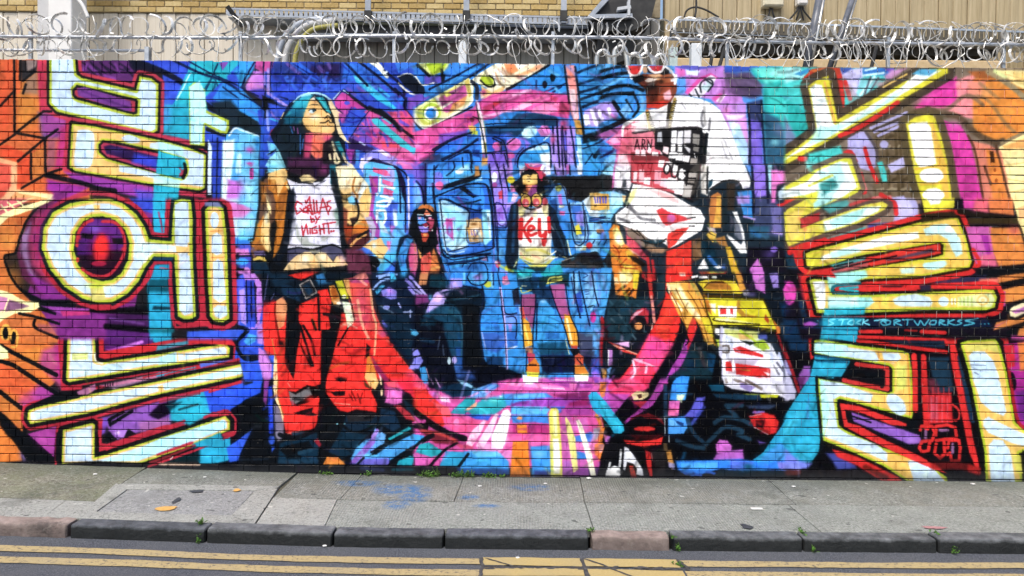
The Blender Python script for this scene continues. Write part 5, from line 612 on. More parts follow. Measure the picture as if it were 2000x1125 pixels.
    F('e02c34', '640,480 700,450 760,490 860,520 1000,570 860,600 740,640 700,600', 12); E('c858a8', 790, 560, 44, 44, 0, 18); F('e82a20', '760,720 850,670 980,650 900,740 830,830 760,880 750,780', 10); L('1a1a1c', '960,560 1040,550|980,640 1030,640|350,410 340,450', 14, 7)
    F('8a7868', '300,640 480,700 560,780 640,860 720,880 760,900 600,920 480,840 360,760', 16); F('123444', '490,780 560,790 700,780 740,800 640,830 520,820', 12); L('241c18', '380,670 470,740|440,680 520,770|480,790 640,830 740,770', 12, 6); F('e8e4e0', '500,690 560,700 640,720 590,770', 10); F('a88060', '520,850 760,870 700,920 580,900', 18)
    F('e8801c', '150,690 200,620 260,640 280,800 420,880 470,1000 500,1140 190,1140 170,900', 10); F('f8e880', '190,680 230,640 280,720 310,820 280,860 210,780', 16); B('fffbe8', 250, 770, 50, 70); F('f0c030', '320,900 380,870 420,960 350,980', 14); F('e84860', '330,730 430,800 550,960 540,1000 440,940 340,840', 12); F('f0b8a0', '340,860 440,920 480,960 400,920', 14); F('f4d040', '290,1060 360,1030 460,1100 470,1140 280,1140', 12); L('a83010', '200,840 260,920 240,1000|330,980 270,1060 440,1080', 14, 8); F('1c1612', '350,940 440,960 540,1040 500,1060 400,1000', 14); L('c82028', '550,960 570,1140|600,1000 620,1140', 30, 12)
    F('f02818', '740,900 860,860 1000,780 1000,1140 740,1140', 10); L('d82018', '800,1020 800,1140', 14, 8); F('7a5a3c', '1010,780 1110,760 1110,960 1040,1000 1010,980', 20); F('0e2c3c', '1100,760 1240,860 1300,1140 1160,1140 1100,900', 16)
    F('c87838', '1200,330 1270,290 1310,320 1310,660 1190,650 1180,480', 12); F('f0b440', '1260,330 1305,330 1300,650 1220,660 1250,480', 10); F('b8a8b8', '1160,650 1240,660 1260,720 1180,690', 14); F('f0c040', '1150,730 1190,690 1260,720 1240,780 1220,810', 10); L('3a2410', '1180,710 1240,740', 10, 5); F('b07838', '1240,770 1340,740 1380,860 1290,830', 16); F('e0b020', '1350,860 1400,850 1500,1140 1420,1140', 12); F('1a2830', '1310,320 1360,300 1380,620 1310,640', 16); F('3a3028', '1360,200 1450,200 1440,480 1370,480', 20)
    F('f0f0ee', '1420,490 1470,490 1540,700 1570,920 1500,920 1360,740 1370,720 1510,830 1530,800 1480,620', 10); F('6a7080', '1440,560 1500,640 1530,800 1440,740', 20); F('4a4a58', '1400,500 1440,600 1400,700', 20)
    F('f4f4f4', '1060,1080 1130,970 1180,1080', 6); L('3070c0', '1180,960 1260,1060', 40, 16); F('f4f4f4', '1220,1060 1280,1040 1340,1060 1270,1080', 8); B('3a60a8', 1330, 1060, 30, 30); B('f04818', 900, 1120, 60, 30); B('e8d020', 1200, 1125, 60, 20)
    # --- handlebar, headlamp, engine
    T(1160, 530, .19, 1170, 532, 1532, 740)
    F('0e1620', '-20,-20 2020,-20 2020,1140 -20,1140', 10); F('3aa0ec', '-20,-20 180,-20 170,150 100,480 60,520 80,700 -20,900', 10); F('58b4f4', '0,100 80,0 160,0 60,300', 16, 0, .6); L('12305c', '0,200 60,520', 12, 6); F('e0208c', '-20,410 20,410 20,520 -20,510', 8); F('5aa8f0', '-20,520 50,520 60,760 -20,780', 14); L('b8d8f4', '-20,320 40,480', 16, 8); F('4858d0', '-20,880 40,880 60,1060 -20,1070', 14); F('b858c8', '-20,1060 60,1050 80,1140 -20,1140', 14)
    F('1c3846', '160,280 560,260 580,400 360,720 160,700 110,520', 30); for_ = [L(['2c5060', '0c1c28', '48606c'][i % 3], '%d,%d %d,%d' % (160+(i*47) % 360, 300+(i*71) % 380, 190+(i*47) % 360, 340+(i*71) % 390), 20, 14) for i in range(16)]
    F('e88020', '200,-20 470,-20 430,280 390,260 300,250 220,240', 10); F('f8e8a0', '260,0 340,-20 420,60 340,130 260,110', 14); F('f0d820', '400,-20 470,-20 440,180 400,180', 12); F('f8c890', '200,60 240,60 260,130 210,130', 14); L('3a1c08', '250,200 320,150|310,230 360,180|360,240 400,190', 26, 10)
    F('c01820', '490,-20 640,-20 640,90 560,110 490,60', 14); L('e83028', '560,-20 590,260', 40, 10); L('f09080', '590,260 620,520', 30, 10); F('1c3440', '640,-20 740,-20 720,280 640,420', 20); L('402020', '530,0 540,60|630,0 640,80', 16, 8)
    F('c82838', '360,540 380,460 440,400 520,370 560,400 560,520 540,560 520,460 440,450', 12); F('e8a0b8', '370,500 420,420 510,390 460,440', 12); E('14141c', 460, 540, 80, 80, 0, 10); E('f09850', 455, 562, 44, 38); L('f0e0d0', '600,540 590,600', 12, 6)
    L('b01018', '80,480 90,600 70,760 70,960', 36, 10); F('e83028', '140,720 200,740 440,850 500,880 300,830', 8); L('f0a080', '200,760 440,850', 14, 6); F('e0a8e0', '200,740 360,720 360,780', 10); F('2a1018', '100,560 150,620 120,720 100,700', 16)
    F('c078d0', '140,800 190,800 190,960 150,980', 14); L('f4f0f8', '150,810 145,960', 12, 6); F('c88830', '70,990 130,1000 120,1140 100,1140', 10); F('6aa8f0', '130,1000 180,980 140,1140', 14)
    # fat red tube
    F('f01810', '740,-20 1020,-20 1000,80 760,120 740,200 880,420 890,540 860,640 800,760 720,900 620,1060 590,1140 240,1140 380,960 480,800 580,620 660,480 730,260', 10); F('f04088', '560,650 760,700 820,740 720,900 640,1040 500,1000 400,1000 480,820', 40); B('f030a0', 620, 800, 140, 90, .7); F('f02858', '440,900 620,960 600,1140 240,1140 380,980', 30); F('f8a0c0', '380,890 430,890 640,980 600,980 440,930', 10); L('f8c8e0', '400,920 420,1040 380,1100|540,980 530,1040', 26, 12); F('fcd0c0', '870,10 940,10 940,50 880,50', 14); F('f03018', '760,250 840,400 740,720 640,660 700,400', 40)
    F('0a0c14', '880,560 950,620 860,900 760,1020 680,1140 580,1140 700,960 820,760 870,640', 12); F('b840b8', '940,700 1000,720 960,860 860,1040 820,1140 720,1140 800,980 880,860', 10); F('c01838', '960,600 1040,540 1040,640 960,840', 12); F('e01818', '980,480 1040,480 1060,580 1000,700 960,680 970,580', 10)
    # yellow fork and box
    F('e8a838', '740,120 850,100 1030,110 1120,270 1180,450 1240,740 1170,760 1080,560 1020,460 960,590 860,430 800,300', 10); F('f8e090', '760,130 880,120 940,240 1040,380 1100,500 1040,480 900,340', 20); L('fcf0c0', '880,180 960,320 1080,470|760,140 800,260 900,400', 30, 14); L('8a4a10', '780,200 880,400 960,620|840,180 960,420|960,200 1080,400 1180,740|1080,540 1140,720|1080,280 1170,480 1240,760|1020,460 1110,600', 10, 6); F('e0d020', '1090,470 1180,480 1240,700 1160,620', 16); L('0c1014', '880,540 970,700 940,760', 14, 6)
    F('e0c820', '1060,110 1180,80 1440,90 1500,180 1540,220 1500,230 1120,220 1120,180', 8); F('a86a20', '1130,180 1200,110 1320,100 1400,150 1420,190 1200,190', 14); L('4a2c08', '1130,170 1200,110 1330,110|1110,210 1420,215|1120,250 1400,255 1510,250', 14, 6); F('d89030', '1440,-20 1500,-20 1560,190 1500,210', 12); F('8a8898', '1520,200 1580,180 1620,250 1540,250', 16); L('1a1a18', '1000,60 1300,80 1440,90', 24, 10); L('f4f4f4', '1010,60 1060,50|1090,60 1160,60|1220,60 1250,60', 24, 6); F('f04020', '1060,-20 1400,-20 1340,30 1100,40', 14, 0, .8); L('e8d850', '1190,10 1330,10', 16, 8)
    F('e0d81c', '1130,270 1400,275 1740,290 1800,420 1880,600 1600,560 1220,560 1160,400', 10); F('c8c010', '1480,300 1700,320 1790,520 1500,530 1660,470', 24); F('a86820', '1470,300 1500,300 1500,380 1560,440 1680,460 1660,480 1520,470 1460,400', 14, 0, .8); F('b86818', '1130,280 1180,300 1210,450 1160,400', 14); F('f0f0e0', '1180,330 1250,330 1250,440 1210,400', 12); F('fafafa', '1270,350 1470,360 1460,480 1280,470', 8); F('d81818', '1290,375 1360,375 1360,440 1295,440', 5); F('d81818', '1400,380 1430,380 1430,445 1400,440', 5); F('ecec98', '1240,480 1400,490 1700,540 1500,530 1260,510', 8); L('3a3008', '1130,270 1160,420 1220,560 1230,680 1260,780|1240,480 1260,510 1700,545|1740,290 1890,610|1150,265 1740,285|1220,560 1500,560 1880,620', 14, 6); F('a83010', '1760,440 1800,500 1790,540 1750,490', 10); F('e07020', '1840,500 1890,560 1880,620', 14)
    F('101010', '1240,580 1880,620 1880,660 1600,640 1260,620', 12); F('d4d8e8', '1310,580 1500,600 1900,780 1960,1140 1310,1140 1280,800', 10); F('c8d070', '1340,590 1700,620 1680,700 1500,700 1340,640', 20); F('d8a860', '1480,640 1620,660 1640,700 1500,700', 20); F('4858b8', '1680,640 1780,640 1780,700 1700,700', 24); F('8aa820', '1640,720 1740,700 1800,780 1740,820 1640,760', 20); F('0e1810', '1500,710 1600,720 1660,740 1600,760', 12); L('b8d820', '1500,610 1660,720|1750,730 1790,790', 20, 10); F('f0f0f4', '1240,580 1290,590 1290,660 1240,640', 14); F('c0d830', '1250,700 1290,700 1280,780', 12)
    F('d01010', '1430,790 1500,770 1740,860 1740,885 1450,830', 7); F('d01010', '1350,930 1410,920 1420,1030 1350,1020', 7); F('d01010', '1450,940 1600,960 1810,1000 1810,1090 1700,1090 1460,1060', 7); L('b07828', '1510,1010 1600,1020', 14, 7); F('e0d8e0', '1740,1030 1810,1050 1790,1080', 12); L('5a5048', '1310,770 1380,770 1380,830 1320,830', 20, 10); F('a8a0b8', '1400,890 1700,900 1640,970 1400,940', 20); L('b0b0d0', '1310,580 1300,900 1310,1140', 30, 14); L('f4f4fa', '1330,930 1340,1060 1440,1080|1430,900 1430,1030', 16, 8); F('14202c', '1770,640 1860,640 1920,830 1880,860', 14); L('5a5a6c', '1840,960 1900,1060|1880,940 1940,1020', 20, 10); L('b8c8f0', '1820,840 1830,960|1900,840 1940,960', 24, 12); L('901820', '1880,640 1960,860 1990,1000', 26, 10); F('c0c8e8', '1940,960 1990,1040 1990,1100', 14)
    F('e07828', '1880,560 1920,570 1910,640 1880,640', 12); F('14303c', '1000,740 1240,780 1300,1140 700,1140 900,980', 20); F(BK, '1020,740 1250,780 1260,860 1080,800', 16); F('0e3c60', '1160,840 1240,860 1260,1060 1180,1020', 20); L('3a3a40', '1080,800 1140,960', 44, 20); B('0e2c48', 1000, 960, 60, 80); F('1a90f0', '840,1100 900,1070 980,1080 980,1140 840,1140', 12); F('080a10', '1260,840 1310,900 1310,1140 1200,1140', 14)
    # right background
    F('c868c8', '1620,0 1750,0 1760,230 1660,180 1630,80', 14); F('9880d8', '1800,20 1890,10 1900,170 1840,170', 14); F('e050b8', '1940,180 1990,110 2020,110 2020,330 1960,270', 14); F('241830', '1520,100 1640,100 1660,250 1620,240', 24); B('4a4878', 1620, 240, 50, 30); F('0a2a48', '1900,300 2020,320 2020,560 1960,560', 30); L('1c3850', '1940,560 2010,780', 60, 30); F('101c28', '1700,230 1960,280 1940,330 1760,280', 20)
    # --- wheel, floor
    T(1160, 735, .19, 1170, 740, 1532, 1200)
    F('07080e', '-20,-20 2020,-20 2020,1140 -20,1140', 10); F('b850c0', '-20,-20 380,-20 360,200 200,400 -20,420', 14); F('f02c68', '240,-20 600,-20 560,120 420,200 300,220 160,180 140,100', 20); F('f85088', '370,-20 420,-20 420,60 520,90 340,100 180,140', 16); F('d01848', '480,-20 600,-20 540,100 480,60', 14); F('b840a8', '130,180 380,180 300,260 200,380', 20); F('801858', '360,240 480,140 560,160 460,300 400,340', 20, 0, .7); F('ecdc9c', '380,190 440,150 560,160 560,200 500,240 410,245', 10); F('3a1018', '440,190 490,180 490,220 460,230', 8); F('0a0810', '220,380 380,240 420,330 320,440', 12); F('b82038', '400,270 600,240 700,60 720,60 600,280 500,340', 12); F('a83aa0', '700,-20 790,-20 720,120 600,300 440,400 320,490 300,470 440,360 580,220', 10); F('d048b0', '700,60 760,60 740,110 690,110', 14)
    F('e07828', '60,60 130,60 110,200 80,220 50,160', 10); F('d088d0', '-20,0 60,0 60,100 -20,130', 14); F('f05090', '-20,380 80,420 100,520 -20,540', 14); F('e88840', '-20,400 60,420 100,560 60,640 30,560', 14); F('909ab8', '-20,530 60,530 40,640 -20,660', 14); F('e87818', '60,560 110,520 80,680 110,700 60,860 30,920 20,850 50,740 30,660', 8); F('c86ad0', '100,600 170,620 150,690 120,710', 14); F('e8a0b0', '-20,690 110,700 80,780 -20,800', 16); F('a858c8', '-20,860 60,880 40,1030 -20,1040', 16); L('f8f4e0', '-20,880 10,1000', 24, 8)
    F('14b0d8', '-20,160 20,160 120,260 230,410 300,500 310,560 280,590 210,590 150,500 40,360 -20,320', 8); F('30c8e8', '-20,180 100,270 200,420 120,400', 20, 0, .5)
    F('78141c', '470,400 560,380 700,440 720,500 640,440 520,430', 12); E('e02020', 520, 540, 110, 24, 0, 10); F('f01c18', '300,650 460,670 640,650 710,620 690,700 480,720 320,690', 8); F('a01018', '330,600 720,590 640,650 440,640', 16, 0, .3); L('501018', '380,440 480,400 640,420', 20, 12); F('101016', '110,690 290,690 160,940 60,1040', 20); L('e8ecf0', '275,760 260,930 215,930|165,890 150,950', 24, 8); F('eceef0', '130,960 200,920 270,950 270,1035 110,1030', 10); F('dce0ea', '310,720 350,740 420,830 500,960 510,1030 430,1010 400,900 340,880 320,970 300,960', 10); E('16100e', 385, 960, 52, 70, -20, 10); F('c83828', '360,920 400,920 440,1040 380,1040', 10); F('d81c1c', '525,760 580,770 600,1030 570,1030 540,900', 8); L('f08080', '590,790 600,860', 10, 5); F('2a2628', '580,760 740,740 730,1000 640,1010', 30, 0, .8); F('c88838', '740,760 790,760 820,900 800,960 760,880', 12); F('a098c8', '760,880 830,900 830,960 770,940', 14); L('5a4830', '730,700 740,760', 40, 14)
    F('2090f4', '850,0 980,0 960,140 940,240 880,260 780,240 800,80', 12); F('d8e8c0', '850,190 940,180 900,270 850,240', 16); F('e060b8', '770,250 880,250 870,400 760,410', 12); F('f060a0', '770,330 870,330 860,410 760,400', 14); F('3a9cf8', '760,430 940,410 960,530 920,590 760,600', 10); F('0c2c68', '830,450 920,480 920,520 840,480', 10); F('60b8f8', '770,440 840,460 860,510 780,510', 14); F('5a5ad8', '1050,220 1140,210 1130,300 1060,420 920,420 1000,330', 16); L('3a48b8', '1130,320 1000,490', 34, 14); L('1c3850', '730,100 735,420|960,440 1020,580 1120,680', 40, 16); L('c8d8e0', '770,610 770,680|725,420 730,600', 8, 5)
    F('0e4a68', '1170,80 1330,80 1340,160 1210,150', 20); F('d4d4e4', '1310,-20 2020,-20 1990,240 1900,200 1700,170 1420,130 1340,90', 12); F('d01810', '1560,-20 1810,-20 1700,20 1600,0', 10); L('6a5a50', '1440,30 1560,80|1560,40 1720,130|1350,0 1360,60', 30, 12); F('8878b8', '1500,60 1660,110 1600,160 1500,110', 14); F('d0d418', '1530,180 1900,190 1880,220 1700,220', 8); L('7a7890', '1940,-20 1980,140', 20, 10); F('14344c', '1220,180 1700,190 1720,240 1460,240 1260,220', 16); L('1e3c52', '1360,300 1520,300|1380,330 1460,410|1240,480 1340,420 1520,450 1620,500|1150,700 1260,590 1360,520 1520,560 1500,590|1480,600 1600,650|850,660 1000,720 1130,740', 44, 16); F('30405c', '1560,300 1900,290 1800,340 1600,330', 24); L('8070d0', '1640,370 1740,370', 26, 14)
    F('d81418', '1590,410 1740,370 1850,400 1900,470 1870,580 1800,600 1640,520', 16); F('2a0810', '1660,450 1760,440 1740,540 1660,520', 20); F('f02018', '1750,390 1850,410 1860,560 1780,500', 16); L('c8a0a8', '1600,410 1720,390|1640,520 1790,600', 10, 6)
    F('c860c8', '1250,700 1290,650 1370,660 1420,720 1400,800 1260,790', 14); F('b058c0', '1440,760 1530,750 1540,850 1430,860 1220,860 1260,800', 18); F('6a50b0', '1680,660 1780,690 1700,700', 16); F('12a0d0', '2020,430 2020,900 1580,900 1740,780 1820,660 1920,520 1980,430', 10); F('3a8ce8', '1720,830 1900,680 2020,740 2020,960 1700,960', 30, 0, .7); F('1480f8', '840,870 1280,860 1500,850 1700,880 2020,860 2020,960 1500,980 1300,950 1100,1010 1000,1030 860,960', 20); F('40a8fc', '860,890 1280,880 1260,950 900,950', 20); F('4a70f0', '1400,860 1640,880 1600,960 1400,960', 24); L('1a60d0', '900,980 960,1010|1020,1000 1100,1020|1160,980 1240,1000', 26, 10); F('7878e0', '1880,880 2020,880 2020,960 1900,960', 20); F('06202c', '1280,970 1500,960 2020,980 2020,1060 1200,1060', 24); F('0a0c10', '840,1000 1000,1030 1240,1030 1240,1060 840,1060', 14); B('0e5a78', 1580, 930, 70, 50)
def paint_right():
    # ---- right hand lettering
    T(1500, 110, .25, 1532, 0, 9999, 388)
    OL, YL, WH, TQ = '4a3f34', 'dcd428', 'e4f4f6', '3cc8c4'  # right-hand whites raised: glare on the wall put into the paint colours
    F('7a6c5c', '-20,60 2020,60 2020,1140 -20,1140', 10)
    F(TQ, '-20,80 560,90 1000,100 840,260 560,440 330,720 200,700 120,440 -20,260', 14); F('9ce4e4', '-20,80 250,90 300,160 80,230 -20,200', 20); F('20b0ac', '130,340 330,440 370,600 230,660 160,520', 30); F('6c80a8', '-20,260 60,330 130,470 220,640 230,720 100,800 -20,800', 26); B('5a6a90', 20, 400, 60, 60, .8); B('8a90c4', 110, 620, 70, 60, .8); B('9cb4d0', 30, 680, 60, 50); B('a8a4dc', 60, 740, 80, 50); B('5aa0b4', 60, 640, 50, 40)
    F('2a8cc8', '200,140 320,90 340,110 260,150', 10); F('b8b4e0', '560,110 740,90 740,300 620,320', 14); F('3a58b8', '560,90 670,90 580,140', 12); F('7ad0d8', '720,170 880,160 760,320 680,330', 14); F('2470cc', '740,90 980,95 930,150 740,140', 14); L('c8eef4', '760,110 840,90|740,150 900,130|830,160 720,300', 18, 10); F('6a48b8', '900,95 990,95 970,140', 12); L('505868', '800,160 740,330|860,170 780,300', 14, 10); F('c088bc', '960,110 1080,95 940,190 900,160', 20); B('a89098', 880, 220, 60, 40)
    F('c8341c', '270,170 340,100 440,85 560,90 600,300 590,440 540,460 500,200 450,130 360,160 280,250', 10); F('e07030', '320,110 450,90 400,140', 14); L('d82820', '600,200 640,330|620,400 730,350|560,150 580,420', 34, 10); F('a09090', '600,230 640,220 720,330 640,400 620,340', 16, 0, .5)
    # pink and orange at the top right
    F('e08a8c', '1130,440 1460,190 1620,130 1640,500 1440,440 1290,390', 20); F('d8309c', '1130,430 1300,240 1470,160 1480,360 1360,400 1250,390', 26); B('e858b0', 1240, 330, 80, 50, .8); B('e83c90', 1180, 400, 50, 40, .7); F('e8848c', '1470,210 1640,190 1600,480 1480,470', 30)
    F('e4882c', '1600,180 1760,120 2020,260 2020,600 1780,690 1600,590', 20); F('e08470', '1560,200 1700,180 1660,330 1560,300', 30); B('e8a060', 1700, 280, 80, 60, .8); B('ec9a38', 1850, 430, 120, 80, .8); B('d8782c', 1720, 540, 90, 60, .7); F('a85c28', '1560,120 1740,110 1840,180 1620,170', 20); L('8a7050', '1650,210 1760,300 1800,330|1560,320 1700,330 1840,510 1920,590', 26, 16, a=.7); L('9a8a68', '1720,120 1860,200 2010,330', 46, 16)
    F('f0dc8c', '1760,110 2020,110 2020,270 1940,230 1840,150', 14); F('e8c870', '1900,120 2010,130 2010,220 1940,200', 20); L('cdd88c', '1770,115 1850,160', 30, 14); L('d8b068', '1850,140 2010,180|1900,200 2000,170', 8, 6)
    F('f0dc90', '1800,710 2020,590 2020,1140 1900,1140 1840,900', 12); F('e4a050', '1830,700 2020,640 2020,720 1850,720', 20); F('f4e49c', '1840,800 1980,780 2020,900 2020,1140 1900,1140', 20); L('e0bc68', '1850,850 2010,830|1870,960 2010,980|1900,1060 2010,1040', 10, 10)
    L('5c4a38', '1330,460 1480,470 1620,600 1760,670 1830,660', 46, 18); L('8a7a5c', '1820,680 2010,590', 24, 12); L('7a6450', '1120,420 1260,420 1400,410 1500,330 1580,310 1680,380', 30, 16, a=.85)
    F('d4309c', '1370,500 1500,540 1570,640 1620,850 1680,1140 1510,1140 1450,840 1430,680', 14); B('e060b8', 1450, 540, 60, 40, .7); F('b02880', '1500,820 1600,880 1640,1140 1540,1140', 30, 0, .6); F('dc7c64', '1590,660 1720,690 1820,740 1900,1140 1680,1140 1630,880', 16); F('e48430', '1700,720 1800,760 1880,1140 1760,1140 1720,900', 24); L('5a3a28', '1560,620 1620,760 1680,1130|1780,700 1830,900 1890,1130|1690,860 1740,1000', 18, 10); F('3a2010', '1730,740 1760,740 1770,830 1740,830', 10); E('9a4c18', 1770, 890, 10, 16); E('9a4c18', 1780, 970, 12, 16)
    # dark brown wall between the letters
    F('6e5e48', '820,440 1120,360 1140,1140 820,1140', 20)
    for i in range(40): L(['54462f', '86775c', '4a3d28', '97896e'][i % 4], '%d,%d %d,%d' % (840+(i*57) % 280, 460+(i*83) % 660, 880+(i*57) % 280, 455+(i*83) % 665), 22, 12)
    F('a8a4dc', '620,610 760,580 840,700 860,840 800,900 700,870 620,740', 14); L('a8a4d8', '800,560 1080,440|830,590 1090,490|860,620 1060,530', 22, 8); L('3c3430', '800,530 1000,430|820,575 1090,465', 14, 8); F('b0acdc', '930,850 1060,780 1070,860 960,910', 12); E('a8a4d8', 905, 690, 34, 34, 0, 12); L('5a5050', '760,590 840,720 850,840', 22, 12); L('d81818', '755,720 790,840 850,980', 30, 8); F(TQ, '850,830 890,820 920,900 930,980 890,980 870,900', 12); E('a8c0c0', 1130, 1030, 24, 30, 0, 12); F('a8a4dc', '920,1110 1060,1090 1100,1140 900,1140', 14)
    # letter: leaning tee
    A1 = '310,235 370,190 470,150 540,495 740,380 1060,200 1260,100 1400,95 1400,130 1060,330 640,560 420,690 130,850 60,880 40,830 250,690 380,590'
    G(A1, [(62, OL), (0, YL)], 12); L('d81c1c', '560,620 700,560 880,450|1010,360 880,450', 34, 8)
    F(WH, '325,250 370,215 420,225 500,500 520,540 760,410 1040,240 1160,130 1350,110 1040,300 640,540 420,660 200,770 90,830 200,750 390,620', 14); F('a0ece8', '380,560 640,520 980,300 1060,260 1000,330 640,530 420,660 300,700', 26, 0, .8); F('4aa8d4', '1120,140 1180,100 1330,100 1260,150', 14); L('e8a848', '440,200 520,520', 16, 10); L('f0c860', '900,240 1080,140', 14, 10)
    # letter: hook, top part
    A2 = '150,1140 80,1070 90,1040 380,880 540,810 600,795 650,800 720,1030 700,1060 560,1140'
    L('d82020', '250,800 290,800|580,770 640,750 680,820|720,920 750,1060', 40, 10); L('e02020', '120,1130 370,1045', 40, 10); F(TQ, '320,760 560,700 600,790 400,880 300,830', 20); F('5cb0ac', '300,820 420,830 300,900', 20)
    L('e07070', '700,880 760,1040|820,1110 950,1100', 30, 12); L('d82020', '880,1080 960,1130', 34, 10)
    G(A2, [(40, '6a5c50'), (0, 'd8d830')], 10); F(WH, '380,900 560,820 620,830 700,1020 520,1140 360,1140 420,1040 300,1080 130,1110 100,1060 300,980', 14); F('a4e8e8', '400,900 560,830 600,960 480,1130 380,1130', 24, 0, .8); F('3c9c9c', '400,1000 520,940 540,1020 420,1090', 24); L('c8c830', '320,1010 500,930', 20, 10)
    # letter: tall bar
    A3 = '1075,520 1150,475 1250,450 1300,470 1360,660 1400,850 1440,1140 1210,1140 1160,990 1120,800'
    G(A3, [(60, '5c5038'), (0, YL)], 12); F('e8b840', '1240,520 1290,520 1390,850 1420,1140 1380,1140 1320,850', 20); F('fbfbfa', '1095,540 1130,520 1240,510 1270,560 1310,840 1260,860 1190,880 1150,820', 14); E('fdfdfc', 1275, 930, 95, 60, 0, 12); E('fdfdfc', 1290, 1085, 85, 56, 0, 12); L('e0b030', '1150,880 1390,850|1190,1000 1400,990', 16, 10)
    # ---- middle
    T(1500, 385, .25, 1532, 388, 9999, 663)
    F('14101c', '-20,-20 2020,-20 2020,1140 -20,1140', 10); F('6a70a8', '-20,-20 100,-20 130,380 -20,380', 24); F('3a3a5c', '-20,260 130,300 160,420 -20,420', 24); F('101018', '-20,400 230,400 260,700 -20,1130', 24); B('5a5a80', 60, 430, 60, 40); B('7078b0', 60, 300, 40, 40); F('1c3c50', '120,420 220,440 240,560 150,560', 24); F('b088d8', '10,590 80,590 90,760 20,720', 14); E('d838a8', 168, 750, 52, 95, 0, 14); B('3050a0', 80, 860, 90, 60, .8); F('103050', '120,960 220,960 260,1140 120,1140', 24); F('e0d820', '-20,880 70,1040 -20,1040', 10); L('14304c', '60,980 80,1130|260,820 280,930', 40, 20); L('901820', '70,1040 100,1130', 24, 10); F('902030', '230,600 290,610 310,830 270,800', 20)
    F('8a7464', '480,-20 1200,-20 1180,200 950,260 500,380 200,420 120,380', 20); F('a8a4dc', '950,-20 1130,-20 1170,60 1170,180 1080,230 960,250 1000,100', 14); F('c0bce8', '1000,20 1100,20 1150,120 1020,180', 24); F('3c4894', '780,210 940,200 950,260 780,270', 20); F('3ca8a8', '440,330 760,230 760,290 480,360', 16); L('c83c3c', '560,330 860,260|700,220 870,180', 20, 12); L('2a242c', '1180,60 1180,180 960,260', 20, 10)
    L('e01c1c', '80,60 240,10|880,10 980,40 1000,130', 36, 10)
    C1 = '120,130 140,100 380,-20 860,50 930,60 920,100 700,200 150,380 140,280|250,170 560,20 580,60 260,240'
    C1 = '150,95 400,-40 620,-40 560,10 250,165 250,245 500,150 760,60 890,35 935,60 915,95 700,205 420,285 160,385 135,340 120,130'
    G(C1, [(40, '5a4a44'), (0, 'ded43c')], 10); F('e8cc58', '140,130 300,70 250,160 240,260 420,230 160,350', 20); F('a8ece8', '350,50 430,-20 560,-20 480,40 360,90', 14); F('d8f0f0', '430,190 760,80 880,70 860,110 640,210 440,270', 14); F('90e0dc', '480,190 640,120 760,90 700,180 500,240', 20, 0, .8); F('4ca0a0', '400,70 620,20 640,60 480,130', 20); F('b82c30', '250,170 400,120 400,180 260,245', 12); L('c83c3c', '640,60 860,-10', 24, 12)
    L('dc1818', '170,430 250,390 440,340|220,430 240,520 300,570 480,545', 46, 8); F('d81818', '170,440 440,325 450,390 260,440', 12)
    # double beam letter
    C2 = '290,440 340,420 760,310 1190,195 1380,155 1480,160 1540,300 1590,500 1570,550 1200,620 760,640 470,690 470,620 800,550 1300,470 1365,450 1370,370 1340,355 1000,410 700,460 480,530 340,552 300,540'
    F('2a2030', '480,380 1600,160 1700,600 400,760', 30, 0, .5)
    G(C2, [(60, 'dc1a1a'), (22, '18140e'), (0, 'c8cc28'), (-18, 'ecc24c')], 8)
    F('70707c', '-20,-20 0,-20', 4)
    F('e0281c', '760,490 1000,420 1340,365 1350,440 1200,470 800,540', 12); F('4c4258', '920,490 1280,400 1300,430 940,500', 16); F('c46060', '480,580 780,500 780,545 500,600', 14, 0, .8); F('3ca0a8', '480,530 760,470 760,490 520,560', 14); L('18141c', '500,570 760,510 1000,460|520,540 660,510', 14, 8)
    F('e6f4f6', '400,470 520,420 900,310 1170,270 1180,320 800,400 420,495', 12); F('a0ece8', '480,430 700,390 720,430 500,480', 24, 0, .8); F('ddd62c', '300,450 420,430 400,520 310,540', 14); F('bce8ee', '1210,250 1300,215 1400,210 1450,250 1500,330 1520,440 1470,470 1430,400 1400,330 1330,290 1230,300', 12); B('f4fafa', 1410, 250, 40, 30); E('aee4e8', 1300, 525, 95, 42, -6, 14); F('b8dcd4', '1030,560 1150,545 1140,595 1040,600', 16); F('98e8e0', '470,600 760,570 780,620 700,650 470,690', 16); L('dcd22c', '800,560 1400,480', 20, 12)
    # pink and orange right of it
    F('e0783c', '1700,-20 1910,-20 1920,140 1730,120', 14); F('d8389c', '1520,-20 1710,-20 1690,110 1530,90', 14); F('e06070', '1620,0 1720,0 1720,120 1600,110', 24); L('1a1610', '1500,110 1700,150 1920,180', 46, 14); F('2a2218', '1190,130 1450,110 1480,160 1200,200', 20); F('ddd62c', '1190,-20 1460,-20 1450,90 1220,120', 10); F('fbfbf4', '1220,-20 1370,-20 1340,50 1270,60', 14); F('3c301c', '1560,160 1960,160 1960,210 1560,210', 20)
    F('c858a8', '1540,230 1740,230 1780,540 1620,520', 14); F('a02898', '1660,290 1720,300 1750,490 1720,490', 16); F('e08434', '1730,240 1960,240 2010,400 2010,520 1800,540 1760,440', 14); B('e06a58', 1920, 260, 60, 40); F('e4607c', '1640,460 1760,440 1800,540 1650,540', 20, 0, .8); F('f0e090', '1900,-20 2020,-20 2020,340 1980,300', 10); F('e8b070', '1950,80 2020,60 2020,160 1960,180', 16); L('3a2c20', '1960,220 2010,360', 16, 8); L('dc1a1a', '1600,410 1650,520 1580,580', 30, 10)
